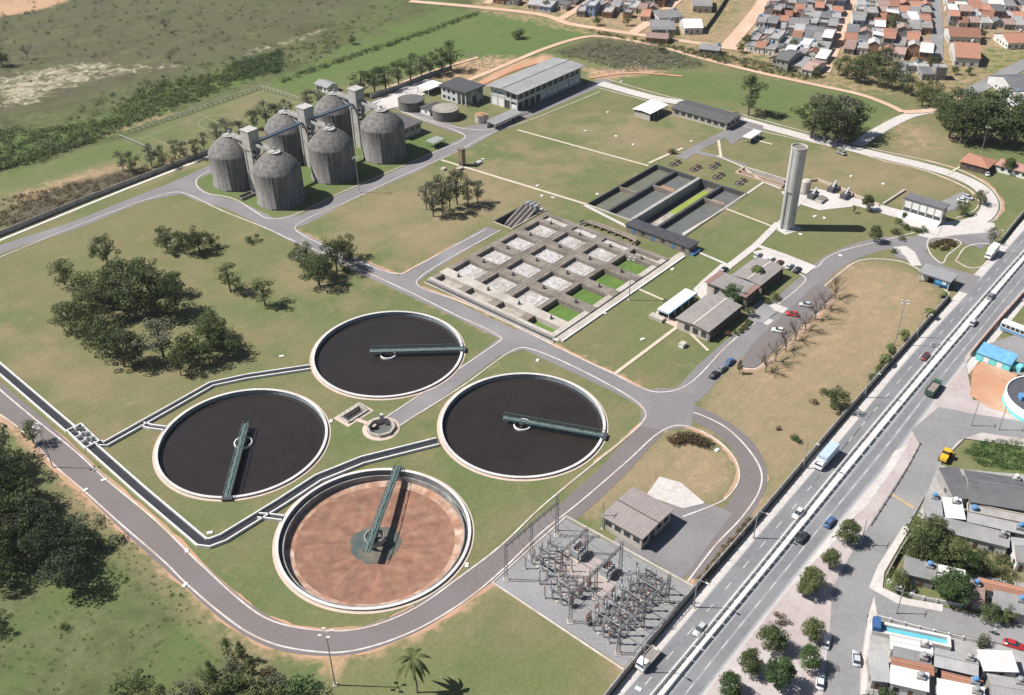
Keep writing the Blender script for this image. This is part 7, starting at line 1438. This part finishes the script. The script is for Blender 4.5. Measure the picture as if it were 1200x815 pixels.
def house_parts(t, X, Y, h, roof, wallk, flip=False):
    """House of X by Y centred on the origin."""
    x0, x1, y0, y1 = -X/2, X/2, -Y/2, Y/2; wm = WALLS[wallk]; rm = RF[roof]
    if roof in ('slab',):
        MB().box(x0, x1, y0, y1, 0, h).build('wall', wm, t); MB().box(x0-.25, x1+.25, y0-.25, y1+.25, h, h+.18).build('roof_slab', rm, t)
        for a, b, c_, d in ((x0-.25, x0-.1, y0-.25, y1+.25), (x1+.1, x1+.25, y0-.25, y1+.25), (x0-.1, x1+.1, y0-.25, y0-.1), (x0-.1, x1+.1, y1+.1, y1+.25)): MB().box(a, b, c_, d, h+.18, h+.6).build('parapet', wm, t)
        m_ = MB().lathe([(.7, h+.18), (.75, h+1.2), (.5, h+1.4)], 10, x0+1.4, y1-1.4, close=True); m_.build('water_tank', mat('tank_blue', (0.12, 0.28, 0.50)), t)
    elif roof in ('sheet', 'dark', 'white') and flip:
        MB().box(x0, x1, y0, y1, 0, h).build('wall', wm, t); V = [(x0-.3, y0-.4, h+.03), (x1+.3, y0-.4, h+.03), (x1+.3, y1+.3, h+.75), (x0-.3, y1+.3, h+.75)]; V += [(a, b, c_+.1) for a, b, c_ in V]
        MB().add(V, [(4, 5, 6, 7), (3, 2, 1, 0), (0, 1, 5, 4), (1, 2, 6, 5), (2, 3, 7, 6), (3, 0, 4, 7)]).build('roof_sheet', rm, t); MB().box(x0, x1, y1-.15, y1-.01, h, h+.66).build('upper_wall', wm, t)
    else:
        gable_wall(t, x0, x1, y0, y1, h, Y*.16, wm, 'x'); gable(t, x0, x1, y0, y1, h+.02, Y*.16, rm, 'x', .4, .1)
    n = max(1, int(X/3))
    for i in range(n):
        wx = x0+.6+i*(X-1.0)/n
        if i == n//2: opening(t, 'y', wx, y0-.02, .05, .9, 2.0, mat('door_wood', (0.16, 0.09, 0.05)), 'door')
        else: wq = opening(t, 'y', wx, y0-.02, 1.0, 1.2, 1.1); 
        if h > 5: opening(t, 'y', wx, y0-.02, 3.6, 1.2, 1.2)
    for i in range(max(1, int(Y/4))): opening(t, 'x', y0+1.0+i*3.2, x0-.02, 1.0, 1.2, 1.1)
protos = {}
def house_at(loc, rz, X, Y, roof, wallk, hi, flip, lab, group):
    k = (roof, wallk, hi, flip)
    if k not in protos:
        t = thing('house', lab, 'house', loc, rz, group); house_parts(t, 8.0, 9.0, 5.8 if hi else 3.1, roof, wallk, flip); t.scale = (X/8, Y/9, 1); protos[k] = t; return t
    return dup(protos[k], loc, rz, lab, group, (X/8, Y/9, 1))
hr = random.Random(21)
def block(name, q, rows, cols, mixr, skip=.06):
    """A block of houses: q = photo corners tl, tr, br, bl; rows counted from the front (bottom)."""
    tl, tr_, br_, bl = gl(q); grp = 'houses of the '+name
    for r in range(rows):
        for c in range(cols):
            if hr.random() < skip: continue
            def pt(fr, fc): a = bl.lerp(tl, fr); b = br_.lerp(tr_, fr); return a.lerp(b, fc)
            p = pt((r+.5)/rows, (c+.5)/cols); ex = pt((r+.5)/rows, (c+1)/cols)-pt((r+.5)/rows, c/cols); ey = pt((r+1)/rows, (c+.5)/cols)-pt(r/rows, (c+.5)/cols)
            X = ex.length*hr.uniform(.84, 1.08); Y = ey.length*hr.uniform(.8, 1.06); rz = atan2(ex.y, ex.x)+hr.uniform(-.06, .06); p = p+ex*hr.uniform(-.1, .1)+ey*hr.uniform(-.14, .14); 
            if hr.random() < .3: X, Y, rz = Y, X, rz+pi/2
            X = min(X, ex.length*1.02)
            roof = hr.choices(list(mixr), list(mixr.values()))[0]; wk = hr.choices(['white', 'brick', 'cement', 'cream', 'blue'], [4, 2.2, 3.2, 1.6, .4])[0]
            cp = 'left end' if c == 0 else 'right end' if c == cols-1 else ORD[c]+' from left'
            lab = '%s %s house, %s, %s row, %s' % (DESC[roof], WD[wk], cp, 'front' if r == 0 else 'rearmost' if r == rows-1 else ORD[r], name)
            house_at(p, rz, X, Y, roof, wk, hr.random() < .22, hr.random() < .5, lab, grp)
mx1 = {'sheet': 3.6, 'slab': 3.2, 'tile': 1.8, 'white': 1.1, 'rust': 1.2, 'dark': 1.4}; mx2 = {'sheet': 2.6, 'slab': 2.4, 'tile': 3.2, 'white': 1.2, 'rust': 1.6, 'dark': 1.2}
block('far-left block', [(590, -15), (692, -13), (660, 17), (582, 5)], 3, 6, mx1); block('block between dirt streets', [(708, -14), (802, -12), (757, 26), (674, 19)], 5, 8, mx1, .1)
block('large grey block', [(908, -10), (994, -8), (968, 76), (874, 62)], 10, 8, mx1, .04); block('block between straight streets', [(1008, -10), (1090, -10), (1090, 74), (986, 63)], 9, 7, mx2, .06); block('upper right block', [(1106, -10), (1225, -10), (1225, 38), (1108, 32)], 6, 9, mx2, .05); block('rows behind tree belt', [(1044, 78), (1096, 80), (1108, 96), (1050, 96)], 2, 4, mx1, .15); block('front fringe of grey block', [(905, 68), (962, 80), (958, 92), (900, 80)], 1, 4, mx2, 0)
def quad_house(q, h, roof, wallk, lab, flip=True, group=None, rise=None):
    """A house whose roof outline was surveyed: q = tl, tr, br, bl in photo coordinates."""
    P = [G(u, v, h) for u, v in q]; ex = ((P[1]-P[0])+(P[2]-P[3]))/2; ey = ((P[0]-P[3])+(P[1]-P[2]))/2; c = sum(P, Vector((0, 0, 0)))/4; c.z = 0
    t = thing('house', lab, 'house', c, atan2(ex.y, ex.x), group); house_parts(t, ex.length-.5, ey.length-.5, h, roof, wallk, flip)
    if hr.random() < .55 and roof != 'slab':
        X2, Y2 = ex.length/2-1.6, ey.length/2-1.3; MB().box(X2-.8, X2+.8, Y2-.7, Y2+.7, 0, h+1.2).build('tank_stand', WALLS['cement'], t); MB().lathe([(.55, h+1.2), (.6, h+2.0), (.4, h+2.2)], 10, X2, Y2, close=True).build('water_tank', hr.choice([WALLS['white'], mat('tank_blue', (0.12, 0.28, 0.50)), STEEL]), t)
    return t
RG = 'roofs at the lower right'
quad_house([(1132, 551), (1200, 562), (1203, 598), (1134, 588)], 4.2, 'dark', 'cement', 'large dark-roofed hall beside the weedy lot', False, RG); quad_house([(1111, 553), (1131, 551), (1132, 584), (1106, 583)], 3.4, 'dark', 'cement', 'narrow dark-roofed annexe left of the large hall', True, RG); quad_house([(1090, 582), (1104, 583), (1103, 609), (1079, 604)], 3.2, 'sheet', 'cement', 'grey lean-to by the service road kerb', True, RG); quad_house([(1106, 586), (1128, 588), (1129, 609), (1105, 606)], 3.4, 'white', 'white', 'white-roofed lean-to below the dark annexe', True, RG); quad_house([(1133, 591), (1203, 605), (1203, 615), (1133, 601)], 3.0, 'slab', 'cream', 'narrow pinkish flat-roofed wing below the large hall', True, RG)
quad_house([(1104, 609), (1183, 628), (1182, 642), (1101, 622)], 3.2, 'sheet', 'white', 'long grey-roofed row house above the garden trees', True, RG); quad_house([(1186, 630), (1208, 633), (1208, 660), (1189, 658)], 3.4, 'sheet', 'white', 'grey-roofed house cut by the right edge above the gardens', False, RG); quad_house([(1133, 604), (1203, 618), (1203, 628), (1133, 611)], 2.9, 'sheet', 'cement', 'low grey roof between the pinkish wing and the row house', True, RG)
quad_house([(1060, 655), (1098, 664), (1096, 681), (1058, 672)], 3.2, 'sheet', 'cement', 'grey-roofed house beside the round garden tree', True, RG); quad_house([(1099, 664), (1130, 672), (1131, 688), (1098, 681)], 3.2, 'white', 'white', 'pale-roofed house behind the round garden tree', True, RG); quad_house([(1148, 678), (1206, 690), (1206, 703), (1146, 688)], 3.4, 'tile', 'white', 'long orange-roofed house behind the street bushes', True, RG); quad_house([(1131, 680), (1147, 684), (1158, 708), (1132, 702)], 3.0, 'rust', 'cement', 'patched rusty roof left of the long orange-roofed house', True, RG); quad_house([(1162, 694), (1206, 704), (1206, 722), (1166, 714)], 3.0, 'sheet', 'cement', 'grey patched roof in front of the long orange-roofed house', True, RG)
quad_house([(1043, 745), (1092, 755), (1092, 770), (1044, 760)], 3.4, 'white', 'white', 'white terrace roof behind the blue pool', False, RG); quad_house([(1046, 760), (1092, 770), (1090, 779), (1046, 769)], 3.2, 'sheet', 'white', 'narrow grey roof below the white terrace', True, RG); quad_house([(1045, 770), (1094, 781), (1093, 791), (1044, 782)], 3.6, 'tile', 'white', 'orange-roofed strip of the left white house at the bottom edge', True, RG); quad_house([(1044, 783), (1092, 793), (1084, 810), (1042, 800)], 3.4, 'white', 'white', 'bright white roof of the left house at the bottom edge', True, RG)
quad_house([(1105, 787), (1151, 798), (1152, 808), (1103, 796)], 3.6, 'tile', 'white', 'orange-roofed strip of the right white house at the bottom edge', True, RG); quad_house([(1100, 798), (1153, 810), (1154, 830), (1096, 820)], 3.4, 'white', 'white', 'bright white roof of the right house at the bottom edge', True, RG); quad_house([(1020, 765), (1042, 768), (1040, 799), (1017, 797)], 3.2, 'sheet', 'cement', 'grey sheet roof at the service road corner', True, RG); quad_house([(1093, 760), (1144, 770), (1146, 793), (1097, 780)], 3.2, 'sheet', 'cement', 'grey sheet roof between the pool house and the white lean-to', False, RG); quad_house([(1147, 762), (1190, 770), (1188, 784), (1149, 789)], 3.0, 'white', 'white', 'white lean-to roof behind the red car', True, RG); quad_house([(1156, 790), (1206, 798), (1206, 830), (1164, 822)], 3.4, 'sheet', 'cement', 'wide grey roof in the bottom right corner', False, RG)
t = thing('swimming_pool', 'narrow blue pool with white surround beside the cross street', 'pool', G(1066, 748), heading((1030, 735), (1092, 748))); 
for a, b, c_, d in ((-8, 8, -1.6, -.9), (-8, 8, .9, 1.6), (-8, -7.4, -.9, .9), (7.4, 8, -.9, .9)): MB().box(a, b, c_, d, 0, 1.6).build('surround', WALLS['white'], t)
MB().box(-7.4, 7.4, -.9, .9, 0, .8).build('water', mat('pool_water', (0.10, 0.42, 0.50), (0.14, 0.50, 0.58), .3, rough=.1), t); MB().box(-8, -6.4, -1.55, 1.55, 1.6, 2.8).build('blue_wall', mat('deep_blue', (0.05, 0.12, 0.30)), t)
# far individual houses
FG = 'far houses standing apart'
quad_house([(1117, 50), (1142, 50), (1150, 70), (1116, 66)], 4.6, 'tile', 'white', 'big orange-roofed house with white gable at the end of the straight street', False, FG); quad_house([(1110, 32), (1146, 34), (1148, 44), (1110, 43)], 4.0, 'tile', 'white', 'wide pale house with pinkish tile roof behind the big orange-roofed house', False, FG); quad_house([(1174, 40), (1206, 38), (1206, 50), (1172, 50)], 3.4, 'tile', 'white', 'long orange-roofed house beside the green lot', False, FG); quad_house([(1176, 92), (1206, 84), (1206, 108), (1170, 104)], 4.0, 'dark', 'white', 'large grey-roofed house at the right edge by the street', False, FG); quad_house([(1176, 112), (1206, 108), (1206, 122), (1172, 124)], 3.4, 'white', 'white', 'white house behind the dense stand at the right edge', False, FG)
quad_house([(800, 23), (820, 22), (822, 33), (798, 33)], 3.6, 'white', 'white', 'white house with low roof beside the walled grass lot', False, FG); quad_house([(812, -4), (836, -4), (832, 8), (810, 7)], 3.8, 'sheet', 'cream', 'grey-roofed house at the top of the walled grass lot', True, FG); quad_house([(764, 26), (792, 24), (790, 36), (760, 34)], 3.0, 'sheet', 'cement', 'grey-roofed shack left of the walled grass lot, lower', True, FG); quad_house([(770, 14), (798, 12), (796, 20), (766, 22)], 3.0, 'sheet', 'white', 'grey-roofed shack left of the walled grass lot, upper', True, FG); quad_house([(760, 38), (786, 40), (782, 46), (756, 44)], 2.8, 'rust', 'brick', 'low brick shack at the dirt crossroads', True, FG); quad_house([(820, 52), (845, 55), (844, 60), (820, 58)], 2.8, 'sheet', 'cement', 'low grey shed between the two dirt tracks', True, FG)
panel_wall('lot_wall', 'dark wall along the grass lot beside the wide dirt street', [(855, -6), (840, 18), (827, 36)], 2.2, 4.0, DCONC)
t = thing('shop', 'blue-roofed shop front with turquoise panels on the bare earth lot', 'shop', G(1162, 429), heading((1148, 425), (1182, 438)), None, (.62, .8, .9)); SK = mat('shop_blue', (0.12, 0.31, 0.52), (0.17, 0.40, 0.60), .6); TQ = mat('turquoise', (0.16, 0.60, 0.62), (0.20, 0.66, 0.66), .6)
MB().box(-8, 8, 0, 6, 0, 2.9).build('wall', TQ, t); V = [(-8.2, -.4, 2.9), (8.2, -.4, 2.9), (8.2, 6.2, 4.1), (-8.2, 6.2, 4.1)]; MB().add(V+[(a, b, c_+.15) for a, b, c_ in V], [(4, 5, 6, 7), (3, 2, 1, 0), (0, 1, 5, 4), (1, 2, 6, 5), (2, 3, 7, 6), (3, 0, 4, 7)]).build('roof_sheet', SK, t)
for k in range(5): MB().box(-7.4+k*3.1, -5.0+k*3.1, -.08, 0, .4, 2.3).build('panel', WHITE if k % 2 else TQ, t)
MB().box(8, 12, 2, 5, 0, 2.0).build('side_wall', TQ, t)
t = thing('round_pavilion', 'building with curved white and turquoise wall at the right edge', 'building', G(1222, 478), 0); MB().lathe([(10.5, 0), (10.5, 3.6), (10.1, 3.6), (10.1, 3.2)], 40).build('wall', WHITE, t); MB().lathe([(10.55, .3), (10.62, .3), (10.62, 1.2), (10.55, 1.2)], 40).build('band', TQ, t); MB().lathe([(.01, 3.2), (10.15, 3.2)], 40).build('roof_slab', mat('pavilion_roof', (0.10, 0.10, 0.12)), t); MB().box(-4, 3, -4, 3, 3.2, 5.2).build('roof_house', mat('pavilion_grey', (0.35, 0.34, 0.34)), t); MB().box(-7.5, -5.5, -1, 1, 3.2, 4.6).build('blue_vent', BLUE, t)
panel_wall('garden_wall', 'reddish garden wall along the town side of the highway', [(1137, 418), (1160, 390), (1200, 345)], 1.6, 3.0, WALLS['brick']); panel_wall('garden_wall', 'low dark wall along the service road pavement', [(1066, 630), (1050, 655), (1038, 678)], 1.4, 3.0, WALLS['cement']); panel_wall('garden_wall', 'white wall around the corner yard', [(1040, 684), (1062, 698), (1098, 707), (1128, 712)], 1.2, 3.0, WALLS['white']); panel_wall('garden_wall', 'long dark low rail between pavement and service road', [(1078, 522), (1060, 555), (1020, 618)], .5, 3.0, DCONC); panel_wall('garden_wall', 'white front wall of the pool house along the cross street', [(1026, 726), (1095, 744), (1145, 755)], 1.4, 3.0, WALLS['white'])
# planter boxes round the street trees
for i, (u, v) in enumerate(((988, 641), (967, 673), (946, 699), (898, 766), (946, 753), (942, 788), (873, 792), (908, 810))):
    t = thing('planter', 'low kerbed planting bed under the street tree, %s from the top of the pavement' % ORD[i], 'planter', G(u, v), HL, 'planting beds under the street trees')
    for a, b, c_, d in ((-1.6, 1.6, -1.6, -1.4), (-1.6, 1.6, 1.4, 1.6), (-1.6, -1.4, -1.4, 1.4), (1.4, 1.6, -1.4, 1.4)): MB().box(a, b, c_, d, .03, .3).build('kerb_stone', PAVE, t)
    MB().box(-1.4, 1.4, -1.4, 1.4, .03, .16).build('soil', SOIL, t)
# gate line clutter: equipment yard behind the water tower
ek = random.Random(4)
for i, (u, v, l) in enumerate(((943, 226, 'pale cylindrical tank behind the water tower'), (952, 232, 'dark pump unit in the paved yard nearest the water tower'), (975, 224, 'dark screening machine in the middle of the paved yard'), (990, 232, 'dark screening machine toward the pump house'), (962, 236, 'pale concrete block in the paved yard'))):
    t = thing('yard_machine', l, 'machine', G(u, v), SA, 'machines in the paved yard')
    if i == 0: MB().lathe([(1.8, 0), (1.8, 5), (1.2, 5.6)], 16, close=True).build('vessel', CONCL, t); MB().box(-2.2, 2.2, -2.2, 2.2, 0, .3).build('plinth', CONC, t)
    elif i == 4: MB().box(-2.5, 2.5, -1.4, 1.4, 0, 1.2).build('block', CONCL, t); MB().box(-2, 2, -1, 1, 1.2, 1.4).build('lid', CONC, t)
    else: MB().box(-2.4, 2.4, -1.2, 1.2, .3, 1.9).build('housing', DSTEEL, t); m_ = MB(); m_.beam((-2, 0, .5), (2.6, 0, 3.4), .8, .5); m_.build('conveyor', STEEL, t); MB().cbox(2.0, 0, 1.4, .3, 1.0, 2.8).build('support', STEEL, t); MB().box(-2.8, 3, -1.6, 1.6, 0, .3).build('plinth', PAVE, t)
MB_ = MB()
t = thing('screen_wall', 'pale stepped wall at the back of the paved yard', 'wall', (0, 0, 0)); m_ = MB(); bar_along(m_, gl([(918, 214), (945, 214), (958, 212), (985, 222), (1005, 232), (1030, 242)]), .5, 0, 1.0); m_.build('wall_run', RIMSKIRT, t); m_ = MB(); bar_along(m_, gl([(1035, 240), (1060, 224)]), .8, 0, .7); m_.build('wall_run', CONCL, t)

# ------------------------------------------------------------------ the air over the plant
hz = MB().box(-1500, 1500, -200, 1800, -7.5, 182).build('haze', None); hz['kind'] = 'stuff'; hz['label'] = 'thin pale haze over the plant and the far houses'; hz['category'] = 'haze'
hm = bpy.data.materials.new('haze_air'); hm.use_nodes = True; HT = hm.node_tree; HT.nodes.remove(HT.nodes['Principled BSDF']); pvn = HT.nodes.new('ShaderNodeVolumePrincipled')
pvn.inputs['Color'].default_value = (0.86, 0.92, 1.0, 1); pvn.inputs['Density'].default_value = 0.00007; pvn.inputs['Anisotropy'].default_value = 0.3
HT.links.new(pvn.outputs[0], HT.nodes['Material Output'].inputs['Volume']); hz.data.materials.clear(); hz.data.materials.append(hm)
